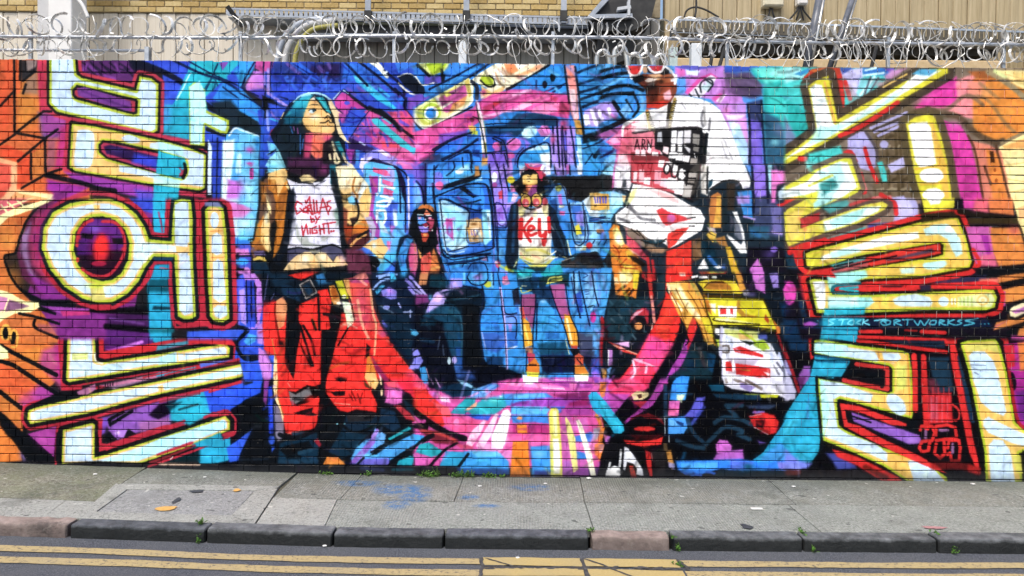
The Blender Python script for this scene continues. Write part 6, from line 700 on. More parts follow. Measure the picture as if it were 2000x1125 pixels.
    F(BK, '1600,560 2020,530 2020,600 1660,630', 16); F('e08438', '1790,620 2020,590 2020,650 1800,680', 12); F('2a3050', '1300,640 1700,610 1720,660 1300,680', 20); F('e0705c', '1650,640 1800,630 1800,680 1640,680', 20); L(BK, '1800,690 2010,650', 40, 10); F('e08a38', '1800,730 2020,680 2020,790 1850,830', 14); F('c848a8', '1780,720 1850,740 1850,850 1800,860', 14)
    # long bar letter
    C3 = '320,650 360,640 470,650 490,700 500,760 780,765 1200,745 1690,720 1760,725 1785,780 1770,860 1700,885 1200,885 700,905 380,905'
    L('dc1a1a', '300,640 380,610 480,600', 36, 8)
    G(C3, [(64, 'dc1a1a'), (26, '0c0c10'), (0, 'b8cc28'), (-20, 'ecc24c')], 8)
    F('26d0d8', '-20,-20 -10,-20', 3); F('98e8e0', '460,620 720,660 700,690 540,690 490,740 470,700', 14); L('0a6878', '720,675 540,690 500,715 520,745 700,755', 22, 8); L('18b0c0', '700,705 560,715 700,735', 18, 8)
    F('dc1a1a', '730,690 900,660 1180,640 1500,610 1500,630 1180,680 900,690', 10); F('28243c', '1180,690 1270,680 1270,730 1190,730', 14); F('dc1a1a', '830,710 1170,700 1160,730 850,735', 10); F('dc1a1a', '1280,690 1760,680 1780,720 1290,715', 12); F('3a1c24', '880,690 1060,690 1040,705 900,705', 10)
    F('dfe8f0', '350,660 440,655 450,800 440,880 390,880', 14); F('90e0e4', '470,790 800,780 830,820 780,860 470,870', 14); F('c8ecf0', '460,770 700,780 700,840 470,850', 24, 0, .7); F('bcd8e8', '970,800 1030,770 1150,755 1260,780 1285,820 1270,855 1040,855 990,840', 12); E('bcd8e8', 1370, 815, 42, 38, 0, 10); L('d8e8e8', '1435,795 1435,835|1460,795 1460,835', 12, 6); F('cfdca0', '1480,780 1740,750 1770,800 1740,860 1480,850', 14); E('e8c060', 1675, 805, 50, 42, 0, 8); E('d8e4b8', 1675, 805, 34, 28, 0, 8); E('e8c878', 1675, 805, 16, 14)
    L('b4cc60', '1500,790 1500,840|1530,785 1530,845|1560,780 1560,845|1590,780 1590,850', 12, 8); L('b8cc28', '400,890 800,890 1200,872 1700,870', 18, 8); F('d8d850', '890,780 940,780 930,850 890,840', 20)
    F('16b0cc', '440,870 760,860 750,915 430,925', 14); F('101a34', '240,940 1780,940 1740,1020 250,1030', 12); F('0a0c18', '1700,930 1900,930 1740,1000', 14); F('a848b8', '270,985 330,970 390,990 350,1015 280,1010', 12); F('16a8cc', '420,930 760,940 700,1000 430,1010', 20); B('16a8cc', 480, 990, 100, 40)
    # signature
    L('6ae0f4', '520,955 470,965 510,985 470,1000|550,960 620,955|585,958 570,1000|640,965 620,990 660,995 670,965 640,962|720,960 690,980 720,995|745,955 735,995|780,960 745,978 790,998|830,965 920,955', 11, 4); L('44bcd6', '930,960 880,975 900,1000 950,990 950,965 910,970 920,985|985,1000 985,960 1030,965 990,980 1040,1000|1050,958 1130,955|1090,957 1085,1000|1140,965 1170,1000 1190,965 1220,1000 1260,950|1270,970 1260,990 1300,995 1310,965 1275,965|1335,1000 1340,962 1375,968 1340,980 1385,1000|1405,958 1400,1000|1450,958 1405,980 1460,1000|1510,960 1480,968 1510,985 1470,1000|1640,950 1540,965 1610,985 1530,1002', 11, 4); L('2a90a8', '1660,990 1664,992|1690,990 1694,992|1720,988 1724,990|385,965 390,968|430,960 440,964', 10, 4)
    F('16a8cc', '420,1020 700,1010 710,1060 690,1124 400,1124', 14); L('0a6080', '430,1030 720,1040', 14, 8); F(BK, '700,1040 1400,1030 1420,1124 700,1124', 10); L('d81a1a', '720,1050 880,1050|1200,1050 1380,1060|710,1090 1380,1120', 30, 8); L('a01818', '1070,1040 1160,1045', 16, 8); F('e08438', '1780,980 2020,920 2020,970 1760,1040', 12); F(BK, '1850,1060 2020,960 2020,1010 1900,1100', 12); F('e08438', '1960,1030 2020,1000 2020,1100 1940,1100', 12); F('c06070', '1780,1000 1880,960 1760,1030', 16)
    F('f0e8b0', '1880,870 2020,810 2020,900 1930,940 1890,930', 10); F('b058b0', '1900,890 2020,850 2020,890 1930,910', 12); L(BK, '1870,900 1900,850 2010,800|1890,940 1940,950 2010,920', 20, 8); F('c04898', '1900,1080 2020,1090 2020,1140 1900,1140', 16)
    # ---- bottom
    T(1500, 660, .25, 1532, 663, 9999, 1300)
    F('0a0a10', '-20,-20 2020,-20 2020,1140 -20,1140', 10); F('b4b4d4', '-20,100 80,100 130,200 220,420 210,480 120,490 -20,440', 12); L('4a4450', '20,180 60,300|60,190 110,300', 26, 12); L('8a90c8', '130,180 170,280', 30, 14); L('c8cc20', '-20,455 90,460', 34, 8); L('981820', '80,-20 160,180 240,420', 24, 8); F('103050', '150,20 320,0 300,110 170,90', 30); F('8a50a8', '240,290 280,220 330,220 330,320 250,400', 14); F('5a2860', '220,310 300,300 260,400', 16); F('c81818', '-20,600 60,620 80,680 60,740 -20,750', 14); L('6a5080', '-20,560 60,540', 30, 16)
    F('d01818', '310,-20 380,-20 360,140 330,180', 10)
    F('12a4cc', '400,-20 700,-20 640,180 580,300 520,300 410,780 390,900 340,970 -20,970 -20,840 120,620 250,420 330,300', 10); F('30b8dc', '60,780 230,560 280,600 240,720 120,800', 40, 0, .7); F('0c84a8', '130,780 260,620 300,700 240,800 300,920 250,930', 40, 0, .7); F('1ab0d8', '180,790 400,760 390,880 300,960 240,900', 30, 0, .8); F('6a78e0', '-20,880 140,870 240,960 340,980 300,1020 -20,1040', 24); L('7a88f0', '20,990 60,1020|180,1000 240,1020', 40, 14); F('161014', '-20,1040 360,1030 700,1030 760,1100 -20,1100', 14); F('4a58c0', '450,900 560,900 680,990 690,1020 540,1030 500,960', 24, 0, .8); L('5a2420', '60,1060 240,1050', 40, 16)
    D1 = '360,20 400,10 700,60 1050,100 1100,120 1120,240 1140,540 1120,630 1060,615 800,540 560,475 535,480 550,680 600,720 900,860 1200,960 1400,1090 1400,1130 1100,1130 900,1000 700,910 430,800 395,420 390,315 420,325 580,350 940,430 968,415 970,240 940,215 650,165 360,120'
    L('d81818', '700,20 1000,60 1390,110|760,-10 1380,10', 30, 8); F('14283c', '900,20 1390,20 1380,80 1000,50', 14)
    G(D1, [(24, '0c0c10'), (0, 'b0c820'), (-18, 'ecbc54')], 8)
    F('a8e8ec', '360,40 400,30 620,60 640,150 480,140 360,110', 12); F('bcd8f2', '560,65 830,105 870,165 850,185 620,150', 12); F('bcd8f2', '890,115 1020,120 1040,160 980,200 900,170', 12); F('a8e8ec', '400,325 500,345 480,600 430,780 415,520', 14); F('bcd8f2', '430,340 560,350 820,440 800,505 560,450 510,480 540,700 620,750 840,830 930,900 930,970 800,910 600,830 440,770 490,560', 12); E('bcd8f2', 1000, 520, 60, 100, -40, 12); F('bcd8f2', '1090,960 1160,950 1300,1030 1390,1130 1140,1130', 12); F('d4d860', '1000,220 1080,210 1080,400 1000,410', 20); L('e09830', '860,110 880,170 1000,190|1090,130 1110,600', 12, 8)
    F('16a0c8', '360,140 640,170 600,310 380,300', 12); L('0a5070', '370,140 630,175|380,180 620,190', 16, 8); F('20b4d8', '400,200 610,200 580,240 400,250', 14)
    F(BK, '610,240 640,185 940,225 965,420 590,340 560,320', 10); L('d82828', '690,205 930,240 930,400 760,370 590,330', 34, 8, 0); L(BK, '700,240 890,260 890,380', 30, 8, 0); F(BK, '610,250 880,250 900,370 620,320', 10)
    F(BK, '545,490 820,580 1060,640 1180,640 1180,950 900,830 580,690', 10); F('e02020', '560,510 700,530 1080,670 1080,690 960,680 740,590 600,560 620,660 720,690 900,790 1200,930 1400,1060 1300,1030 1000,900 740,770 590,690', 8); F('8a58c0', '650,580 760,620 1180,760 1200,820 1100,830 880,740 660,650', 12); B('a070d0', 1120, 800, 60, 30); L(BK, '640,570 660,660|620,600 800,660', 14, 6)
    F('dc1a1a', '500,870 580,890 700,930 1020,1090 1060,1130 900,1130 700,1000 540,930', 14); L('6a1810', '760,1010 920,1090', 40, 20)
    L('dc1a1a', '1140,140 1150,340 1150,560', 44, 8); L('dc1a1a', '1210,150 1220,360 1240,700', 50, 10); L(BK, '1180,140 1185,620', 26, 8); F('1a3448', '1250,150 1410,150 1450,420 1340,430 1280,300', 20); F('84384c', '1240,320 1300,320 1350,420 1300,560', 30, 0, .7); F('d81c24', '1230,440 1430,430 1440,660 1240,670', 14); F('b84868', '1260,470 1320,460 1330,640 1270,640', 30, 0, .7)
    for i in range(14): L(['e03038', 'b01420', 'd86070'][i % 3], '%d,%d %d,%d' % (1245+i*14, 380+(i*41) % 120, 1247+i*14, 520+(i*67) % 200), 10, 8, a=.7)
    L('d02020', '1440,520 1490,570 1480,640 1380,640', 18, 7)
    L('e01c1c', '1190,720 1200,690 1280,690 1300,740 1280,800 1200,810 1180,860 1200,890 1250,880 1260,820|1310,760 1310,690 1400,680 1460,700 1470,780 1400,790 1310,800|1310,830 1300,900 1340,940 1380,900 1370,800|1400,860 1410,800 1490,800 1500,860 1490,960 1430,960 1420,900 1400,910', 26, 6, 0); L('8a6090', '1230,730 1230,780|1340,720 1400,720|1440,830 1440,900', 24, 12)
    F('e01c1c', '1410,-20 1470,-20 1490,200 1560,560 1600,780 1650,1000 1640,1060 1570,900 1490,500 1430,200', 10); L('16344c', '1500,150 1550,400 1600,640', 50, 16); L(BK, '1480,60 1540,260 1640,640 1700,1000', 36, 10); L('a81818', '1300,1000 1500,1000 1640,1040', 60, 24); L('dc1a1a', '1400,40 1430,0 1700,-30 1840,0 1860,60', 44, 8); F(BK, '1180,900 1560,960 1560,1060 1400,1060', 20, 0, .5)
    D2 = '1500,40 1560,20 1770,5 1810,60 1860,250 1930,660 2000,720 2020,720 2020,880 1960,900 1990,1130 1700,1130 1690,900 1640,640 1560,250'
    G(D2, [(30, '0c0c10'), (0, 'b0c820'), (-20, 'ecbc54')], 8); F('d4cc5c', '1520,50 1780,30 1800,120 1700,90 1560,110', 14); F('bcd8f2', '1565,140 1600,105 1690,105 1760,180 1800,300 1860,580 1840,610 1740,570 1660,500 1600,320', 12); F('bcd8f2', '1680,640 1720,615 1780,650 2020,760 2020,850 1900,820 1720,740 1680,690', 12); F('bcd8f2', '1720,840 1760,790 1830,800 1890,880 1930,1130 1740,1130', 12); F('d4d050', '1900,910 1970,920 1990,1060 1940,1060', 14); L('6a7c98', '1580,210 1700,215|1610,270 1640,285', 8, 6)
    F('a8208c', '1840,50 2020,30 2020,690 1960,680 1900,380', 12); F('d01828', '1840,60 1920,50 1930,220 1870,240', 16); F('e07c30', '1950,40 2020,30 2020,250 1970,260', 14); E(BK, 1905, 340, 30, 75, -6, 12); F('6a2080', '1930,420 2020,400 2020,660 1960,640', 30); L('a01020', '1880,250 1940,620 2010,710', 24, 10); F(BK, '1990,880 2020,880 2020,1130 1990,1130', 8)
def paint_last():
    # closer work on faces and lettering
    T(520, 170, .1)
    F('edbb6c', '700,640 740,520 780,410 850,300 900,210 960,230 1010,300 1060,350 1110,430 1170,500 1230,520 1260,590 1230,620 1280,680 1330,720 1330,860 1280,900 1100,890 890,880 800,820 730,730', 10); B('fae0a0', 1000, 600, 150, 110, .8); B('e8dcd0', 930, 590, 90, 60, .8); B('f4c8a0', 820, 530, 60, 40); B('eac080', 1180, 800, 150, 70, .9); F('d8a048', '740,700 850,830 900,880 800,820', 30, 0, .7); B('c8905c', 960, 290, 70, 50, .8); F('e8d8d0', '880,230 930,200 980,250 900,260', 20)
    F('14161c', '830,360 900,335 1000,335 1050,360 1010,358 920,352', 8); F('12141c', '810,470 850,430 920,410 970,415 975,465 950,480 930,440 860,450', 8); F('c4e6f8', '830,475 870,440 930,450 940,490 890,515 845,500', 8); E('0c3048', 925, 462, 30, 28, 0, 12); L('b07830', '850,525 910,530 960,500', 8, 8)
    L('12100e', '1140,615 1200,560 1240,585 1245,610|1050,700 1150,695 1210,650 1240,690 1285,700', 22, 7); L('b87a30', '1190,740 1240,755|1150,610 1200,610', 16, 10); L('f8dca0', '1190,520 1250,570', 18, 8)
    F('12889c', '960,200 1100,190 1170,260 1210,400 1270,500 1200,480 1130,400 1050,290', 10); L('2cc0cc', '1040,230 1130,340 1190,450', 50, 20); L(BK, '960,230 1040,310 1110,420 1180,490|1160,240 1220,380 1280,520 1330,640 1350,740', 24, 7)
    F('edd6a0', '1200,230 1290,360 1460,520 1380,500 1420,700 1480,880 1590,1060 1640,1110 1540,1060 1420,960 1370,800 1330,600 1230,380', 9)
    F('1fb0cc', '560,280 700,200 840,190 780,330 700,400 520,380', 40); L('b8f0f0', '680,160 820,130 960,110 1080,140 1180,190', 26, 10); L('7ad8e8', '700,180 860,150', 30, 16); F('0c5c80', '480,440 700,400 740,480 690,600 480,560', 60, 0, .8)
    T(780, 380, .1)
    F(BK, '200,760 240,500 260,400 350,300 480,260 640,270 720,380 740,560 720,760 760,960 600,1120 400,1120 300,900 200,780', 12); F('d8742c', '360,290 400,220 490,190 580,215 650,300 680,360 560,280 460,265', 12); F('e07858', '470,400 520,290 600,370 600,420', 14)
    F('4a9cec', '350,400 470,440 500,500 560,520 500,560 400,590 360,560', 14); F('8a7ae8', '370,620 460,610 560,650 600,690 540,740 440,740 390,700', 16); F('b84060', '520,520 640,440 680,500 660,620 600,720 560,700 600,600', 20); L('d4f4f8', '350,390 460,395|520,405 620,405', 18, 6); L('101030', '350,430 620,430 640,470', 22, 8); E('f0a8d0', 395, 460, 34, 18, 0, 10); E('f0a0c0', 590, 460, 34, 16, 0, 10); E('e0d0f0', 505, 490, 14, 20, 0, 10); F('8a1c30', '450,580 520,550 560,590 640,600 560,630 480,620', 10); L('f4f0f4', '470,625 520,640 560,620', 14, 6); F('d84830', '420,750 560,750 580,800 520,930 450,920', 14); E('f8a850', 500, 790, 44, 30, 0, 14); E('f4e8e8', 640, 690, 18, 26)
    T(990, 300, .1)
    F('d83058', '340,180 400,200 440,250 580,270 680,380 710,440 680,520 640,500 580,370 480,300 400,280', 12); F('a84ca0', '470,260 600,220 690,200 680,240 600,275', 12); F('e8b0c8', '250,300 370,280 300,340 260,410', 14, 0, .7); F(BK, '270,440 320,360 420,300 520,310 600,380 640,520 680,680 600,790 560,640 580,430 480,380 440,420 380,400', 10)
    F('ecc468', '300,450 330,420 400,410 450,440 500,400 590,400 595,580 480,600 330,590 305,520', 10); B('f8e0a0', 420, 500, 60, 40); L('3a2410', '400,440 430,455 470,440|390,500 430,490 480,500|410,545 440,540', 14, 6); L('b88830', '320,590 440,605 580,590', 18, 8); F('e8886c', '400,620 500,620 490,720 420,730', 14); F('8a4088', '500,620 590,610 570,760 470,850 400,780', 18, 0, .9)
    for x, y in ((370, 920), (580, 910)): E('121018', x, y, 110, 140, -12, 12); E('e0b850', x, y, 92, 124, -12, 10); E('d04858', x-10, y+40, 66, 80, -12, 12); E('e890a0', x+6, y+60, 30, 36, 0, 14); L('2a1410', '%d,%d %d,%d' % (x-50, y-60, x+40, y-80), 14, 8)
    for y in (480, 560, 640, 720, 800, 870): L('343436', '760,%d 1600,%d' % (y, y+8), 6, 6, a=.6)
    T(1200, 230, .14)
    F('f2eef0', '560,20 720,20 1200,20 1200,130 800,150 560,180 270,210 330,60', 20, 0, .6); F('e4788c', '240,220 540,180 600,420 560,480 240,480', 30); F('7c2c30', '230,480 560,480 760,560 760,610 230,600', 16); F('c8404c', '230,600 620,600 760,640 760,840 960,900 860,1060 230,900', 24); F('1a191c', '560,180 800,145 1100,125 1200,150 1190,700 1130,1000 1080,1120 930,1090 1000,880 1000,720 760,600 740,480 560,440', 12); F('484440', '1060,720 1190,600 1200,760 1110,1060 980,1110 960,950', 30)
    for q, c in (('610,210 650,205 655,330 600,330', 'b8bcc4'), ('800,190 860,185 855,350 795,350', 'f0f0f2'), ('890,195 950,190 940,360 880,360', 'e8e8f0'), ('980,185 1060,180 1050,345 970,350', 'd8d6da'), ('1100,230 1180,240 1170,370 1095,350', '9a9690'), ('795,380 840,375 838,465 790,465', 'f6f6f4'), ('890,385 935,385 930,472 885,470', 'f6f6f4'), ('975,390 1050,440 1040,480 1000,430', 'e0e0e4'), ('1110,400 1170,420 1160,470 1100,450', '8a8680'), ('770,490 855,490 850,560 760,555', 'f4f4f2'), ('865,505 945,505 935,590 860,585', 'f4f4f2'), ('965,520 1045,530 1030,610 955,600', 'ece8ea'), ('1070,570 1150,580 1140,640 1060,640', 'b0a8a0'), ('625,600 690,600 670,685 615,680', 'f6f4f2'), ('1040,770 1140,760 1130,820 1040,830', 'c0b8b0'), ('1020,860 1120,860 1100,900 1010,890', '9c948c'), ('275,760 310,755 300,885 265,880', 'f0d8dc'), ('350,730 405,730 400,890 345,890', 'f0b8c0'), ('420,840 495,840 485,930 415,915', 'fae8ee'), ('570,740 645,745 625,920 560,910', 'eea0b0'), ('655,850 745,860 720,970 640,940', 'f4d0d8'), ('755,840 865,840 830,1010 740,980', 'f8ecec'), ('870,880 965,890 940,1070 840,1050', 'fafafa'), ('980,930 1080,940 1050,1110 955,1090', 'c4beb8'), ('300,450 345,450 340,515 295,510', 'f4dce2'), ('380,450 425,450 425,525 375,520', 'f6e4e8'), ('470,370 510,380 500,490 465,480', 'f4e0e4'), ('530,480 600,490 600,525 530,520', 'f4f0f0'), ('690,400 745,420 740,510 680,470', 'f2d8dc')): G(q, [(9, c)], 12)
    L('1a1014', '280,440 315,300 345,440|290,400 340,395|380,440 385,300 420,310 415,365 385,370 430,445|460,440 465,310 510,420 520,300', 15, 6, 0)
    E('181216', 730, 715, 52, 78, 8, 8); E('f6f6f4', 730, 712, 28, 58, 8, 8); F('f6f6f4', '845,665 895,665 860,805 815,805', 10); L('181216', '820,640 790,780 820,830 860,820 900,670', 20, 8); L('f4f4f2', '975,740 930,770 975,810 940,850', 26, 8); L('141214', '1010,840 1150,850|1000,920 1110,935|1030,740 1000,940', 22, 8, 0)
    L('9c1c28', '330,640 320,720|290,640 350,640|370,640 395,680 420,640|395,680 390,740|520,640 475,640 465,700 515,710 525,640|515,700 490,790 450,790', 15, 6, 0)
    L('2a2628', '270,220 560,175 800,150 1100,130 1200,150', 22, 8); L('f2f2f2', '1110,500 1130,560', 14, 8)
    # shirt of the girl
    T(440, 320, .19)
    F('d8d8ec', '715,340 1095,340 1100,530 1140,590 1130,740 770,750 720,530', 30)
    L('c01424', '785,415 735,385 715,440 735,515 790,480 765,455|830,450 805,460 800,495 835,500 845,460 825,440|850,510 845,430 880,420 875,455 850,465 890,520|820,380 830,405 865,340 870,420 900,520|905,370 915,510 945,500|935,380 945,500 975,495', 15, 4, 0); L('c01424', '965,515 1000,355 1060,520|975,450 1050,440|1080,380 1045,395 1050,425 1085,450 1060,495', 15, 4, 0)
    L('c01424', '875,540 885,600 915,590 905,565 880,565|925,540 945,575 970,540|945,575 930,615', 14, 4, 0); L('c01424', '785,640 800,740 830,620 850,720|870,665 872,715|935,645 890,665 895,715 945,710 940,680 915,680|965,635 975,720|1010,625 1015,715|965,680 1015,670|1055,620 1065,715|1000,620 1130,600', 15, 4, 0); E('c01424', 1088, 695, 11, 11); E('c01424', 1112, 690, 11, 11)
    T(800, 320, .19)
    F('ebe9e4', '1125,545 1425,545 1440,760 1120,800', 20)
    L('d41a1e', '1148,572 1138,765', 44, 5); L('d41a1e', '1255,562 1175,668 1240,798|1218,692 1275,668 1262,640 1225,650 1220,715 1250,735 1300,712', 30, 5); L('d41a1e', '1332,572 1338,732 1395,722|1428,556 1436,700|1398,700 1380,832', 36, 5); L('f0eeea', '1200,600 1170,640', 8, 5)
    T(1160, 110, .19)
    B('1a0f0c', 600, 330, 120, 60, .8); B('140c0a', 470, 220, 90, 50, .7); F('5a2416', '540,360 640,330 660,470 560,500', 26, 0, .7)
    # crisp outlines over the booth, pipes and the boy
    NV = '080c24'
    T(800, 110, .19)
    L(NV, '1110,1140 1110,1060 1170,970 1290,920 1430,900 1450,1140|800,990 990,970|870,830 960,870 1000,1000 1010,1140|850,1000 900,1140|780,700 960,690 1280,690|1510,650 1540,1140|1570,720 1600,1140|1680,880 1710,1140|640,780 420,870 250,980|700,860 540,960 330,1080|620,1000 640,1140|400,1060 520,1000 620,990|460,1140 450,1080|550,1140 540,1040', 13, 6); B('8a5ae0', 900, 1060, 110, 90, .45); B('8a5ae0', 1600, 850, 60, 160, .35); B('0a1440', 860, 780, 90, 40, .5); B('0a1440', 1380, 650, 160, 40, .5)
    L('f4ecfa', '1800,610 1815,700|1880,570 1910,690|1950,560 1980,650', 30, 12, a=.8); L('ecd8f0', '700,480 735,620 780,880', 13, 7)
    T(800, 320, .19)
    L(NV, '255,370 285,330 570,215 750,205 820,270 850,500 865,790 820,880 420,960 330,880 255,370|305,375 380,372 590,470 610,560 600,650|310,380 370,860 430,895 600,850|480,420 690,480 740,470|640,130 400,230 330,260|250,20 250,330|160,0 170,400|90,190 130,290 150,420', 13, 6); L(NV, '340,920 430,985 620,960 830,925|380,1040 600,1010 800,960|600,1080 650,1020 760,1020 800,1090|820,0 860,360 900,640 910,1000|900,0 945,230 960,420|965,0 1010,260|880,420 900,600 960,640|1500,220 1580,240 1640,480 1700,700|1640,410 1690,800 1800,780 1780,400|1850,560 2010,545|1850,600 1980,610', 11, 5); L('bfe4fa', '300,400 360,850 430,920 560,900|820,480 835,770', 12, 8); B('8a6af0', 930, 520, 60, 160, .5); B('6a5ae0', 120, 120, 80, 120, .5); B('0c1850', 640, 1060, 120, 50, .4)
    E('e8589c', 305, 225, 36, 40, 0, 10); E('e0d020', 1040, 165, 34, 34, 0, 8); E('e8f0fa', 870, 140, 26, 50, 0, 8); E('a04090', 875, 220, 22, 26, 0, 8); F('d83a50', '912,292 950,272 955,358 920,358', 6); F('e8d820', '1702,640 1740,620 1768,720 1712,730', 6); E('d81820', 1845, 840, 30, 32, 0, 6)
    T(800, 530, .19)
    F('9c4a80', '1155,240 1290,232 1285,360 1255,600 1215,500 1150,380', 8); F('a8508c', '1445,140 1585,132 1605,300 1635,440 1560,500 1500,350', 8); F('f0a81c', '1150,460 1225,520 1262,690 1250,765 1180,775 1165,620', 8); F('e84a40', '1135,385 1165,365 1195,490 1160,480', 8); L('fbd85a', '1180,560 1225,740', 22, 8); F('f0a018', '1590,440 1660,460 1718,620 1728,760 1652,765 1590,560', 8); L('fce8b0', '1615,490 1665,740', 22, 8)
    L(NV, '1295,240 1290,380 1268,600 1265,780|1145,240 1148,400 1165,640 1175,790|1440,150 1500,350 1585,560 1645,780|1600,130 1645,430 1722,620 1738,780|1310,330 1300,700', 13, 6); F('c83858', '1205,830 1285,850 1290,940 1225,950', 8); F('e07818', '1285,890 1330,960 1332,1045 1200,1030 1208,960', 8); F('d8d838', '1200,1032 1330,1042 1318,1088 1206,1078', 5); F('e8f0f6', '1160,1062 1215,1082 1320,1092 1318,1138 1165,1138', 6); F('d85030', '1682,880 1735,842 1788,880 1780,960 1700,960', 8); F('e08018', '1690,962 1788,970 1838,1048 1702,1058', 8); F('e8f0f6', '1690,1062 1838,1078 1830,1128 1700,1132', 6); L(NV, '1205,820 1195,1030|1690,870 1690,1060|1230,960 1300,960|1720,900 1770,960', 12, 5)
    L(NV, '930,180 975,600 1000,1000|960,290 985,430 1100,430|990,470 1080,470 1100,560 1090,690|1680,0 1700,240 1750,480|1740,0 1765,170 1850,560|1870,0 1900,200 1940,360|590,60 640,130 740,140 800,90 800,0', 11, 5); L('c8b0f4', '940,180 985,600 1005,1000', 12, 6); L('0e1c38', '340,220 520,185 700,190 760,260 730,420 720,600 760,900', 18, 8); L('2a5a70', '400,400 500,420 540,600 530,880', 14, 10)
# ------------------------------------------------------------------ the mural: sprayed stroke by stroke in wall coordinates
WX, WZ, PPM = 4.56, -.2, 222.0; MW, MH = int(2*WX*PPM), int(3.95*PPM)
H_TOP = 3.652
def to_wall(v):
    X = (v[:, 0]-1000)/F_PX; Y = -(v[:, 1]-562.5)/F_PX; A = np.array(RX); d = np.stack([X, Y, -np.ones_like(X)], 1) @ A.T
    t = (0-CAM.y)/d[:, 1]; x = CAM.x+d[:, 0]*t; z = CAM.z+d[:, 2]*t
    return np.stack([(x+WX)*PPM, MH-(z-WZ)*PPM], 1)
gx, gyy = np.meshgrid((np.arange(MW)+.5)/PPM-WX, (MH-np.arange(MH)-.5)/PPM+WZ)
q_ = np.stack([gx-CAM.x, np.full_like(gx, -CAM.y), gyy-CAM.z], -1) @ np.array(RX)
M = Mural(MW, MH, to_wall, ((q_[..., 0]/-q_[..., 2]*F_PX+1000).astype(np.float32), (-q_[..., 1]/-q_[..., 2]*F_PX+562.5).astype(np.float32)))
M.C[:] = (.12, .12, .14)
T, F, G, L, B, E = M.T, M.F, M.G, M.L, M.B, M.E
def paint_all():
    paint_left(); paint_girl(); paint_middle(); paint_details(); paint_scooter(); paint_right()
paint_all(); M.flush()
M.dabs(1500, 470, 115, 1230, 935, 1); M.dabs(800, 1150, 115, 1620, 935, 2); M.dabs(260, 0, 120, 470, 900, 3, 8, 30, .22); M.dabs(260, 1560, 130, 2000, 935, 4, 8, 30, .22); M.dabs(300, 830, 120, 1200, 760, 5, 14, 60, .4, .85)
paint_last(); M.flush(); M.overspray()
IM = bpy.data.images.new('mural_paint', MW, MH); px = np.ones((MH, MW, 4), np.float32); px[..., :3] = np.clip(M.C, 0, 1)[::-1]
IM.pixels.foreach_set(px.ravel()); IM.pack()
del T, F, G, L, B, E
wall = thing('painted_wall', 'long brick boundary wall covered by a colourful street art mural', 'wall', (0, 0, 0))
def mural_mat(name, mortar=False):
    m = Mat(name, .6, .07); tc = m.n('TexCoord', object=wall); mp = m.n('Mapping', i_Location=(WX/(2*WX), -WZ*PPM/MH, 0), i_Scale=(1/(2*WX), PPM/MH, 1))
    sx = m.n('SeparateXYZ'); m.l(tc.outputs['Object'], sx.inputs[0]); cx = m.n('CombineXYZ'); m.l(sx.outputs[0], cx.inputs[0]); m.l(sx.outputs[2], cx.inputs[1])
    m.co = tc.outputs['Object']
    jit = m.n('TexNoise', i_Scale=55., i_Detail=3.); m.l(m.co, jit.inputs['Vector'])
    add = m.n('VectorMath', operation='MULTIPLY_ADD'); m.l(jit.outputs['Color'], add.inputs[0]); add.inputs[1].default_value = (.012, .012, 0); add.inputs[2].default_value = (0, 0, 0)
    sm = m.n('VectorMath', operation='ADD'); m.l(cx.outputs[0], sm.inputs[0]); m.l(add.outputs[0], sm.inputs[1]); sb = m.n('VectorMath', operation='SUBTRACT'); m.l(sm.outputs[0], sb.inputs[0]); sb.inputs[1].default_value = (.006, .006, 0)
    m.l(sb.outputs[0], mp.inputs[0]); im = m.n('TexImage', image=IM, extension='MIRROR', interpolation='Linear'); m.l(mp.outputs[0], im.inputs[0])
    c = im.outputs[0]
    oi = m.n('ObjectInfo').outputs['Random']
    mist = m.noise(3.2, 6, .7); fine = m.noise(170, 3, .7)
    hs = m.n('HueSaturation'); m.l(c, hs.inputs['Color']); hs.inputs['Saturation'].default_value = .97; m.l(m.step(mist, .1, .9), hs.inputs['Value']); m.l(m.math('MULTIPLY_ADD', mist, .36), hs.inputs['Value']); m.t.nodes[-1].inputs[2].default_value = .83
    c = hs.outputs[0]
    c = m.mix(m.math('MULTIPLY', m.step(fine, .62, .8), .22), c, (.02, .02, .025))                      # pores the spray missed
    chip = m.math('MULTIPLY', m.step(m.noise(26, 8, .75), .65, .7), m.step(m.noise(1.1, 3), .45, .62))
    c = m.mix(m.math('MULTIPLY', chip, .7), c, (.30, .27, .22))
    # splash-back dirt along the foot of the wall
    low = m.math('MULTIPLY', m.step(m.math('ADD', sx.outputs[2], m.math('MULTIPLY', m.noise(9, 5), .12)), .17, .04), .85)
    c = m.mix(low, c, (.035, .036, .04))
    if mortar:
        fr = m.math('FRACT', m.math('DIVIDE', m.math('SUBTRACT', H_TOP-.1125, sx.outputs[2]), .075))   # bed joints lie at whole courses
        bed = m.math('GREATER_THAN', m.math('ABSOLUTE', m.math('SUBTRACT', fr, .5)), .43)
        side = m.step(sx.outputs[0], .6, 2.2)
        perp = m.mix(m.math('MULTIPLY', m.math('MULTIPLY', side, m.step(sx.outputs[2], .2, 1.6)), m.math('MULTIPLY', m.step(m.noise(5, 4), .42, .6), .6)), c, (.74, .71, .64))  # pale upright joints at right: sun sheen put into the mortar colour
        c = m.mix(m.math('MULTIPLY', bed, m.math('MULTIPLY_ADD', m.step(m.noise(2.6, 5, .7), .3, .6), .5)), perp, (.004, .004, .006)); m.t.nodes[-2].inputs[2].default_value = .45  # bed joints blackened: unsprayed mortar, with shade under brick edges put into the colour
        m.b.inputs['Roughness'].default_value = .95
    m.base(c); m.bump(m.mix(.5, m.noise(240, 3), m.noise(60, 4)), .35, .003); m.rough(m.step(m.noise(14, 3), .2, 1.4))
    return m.m
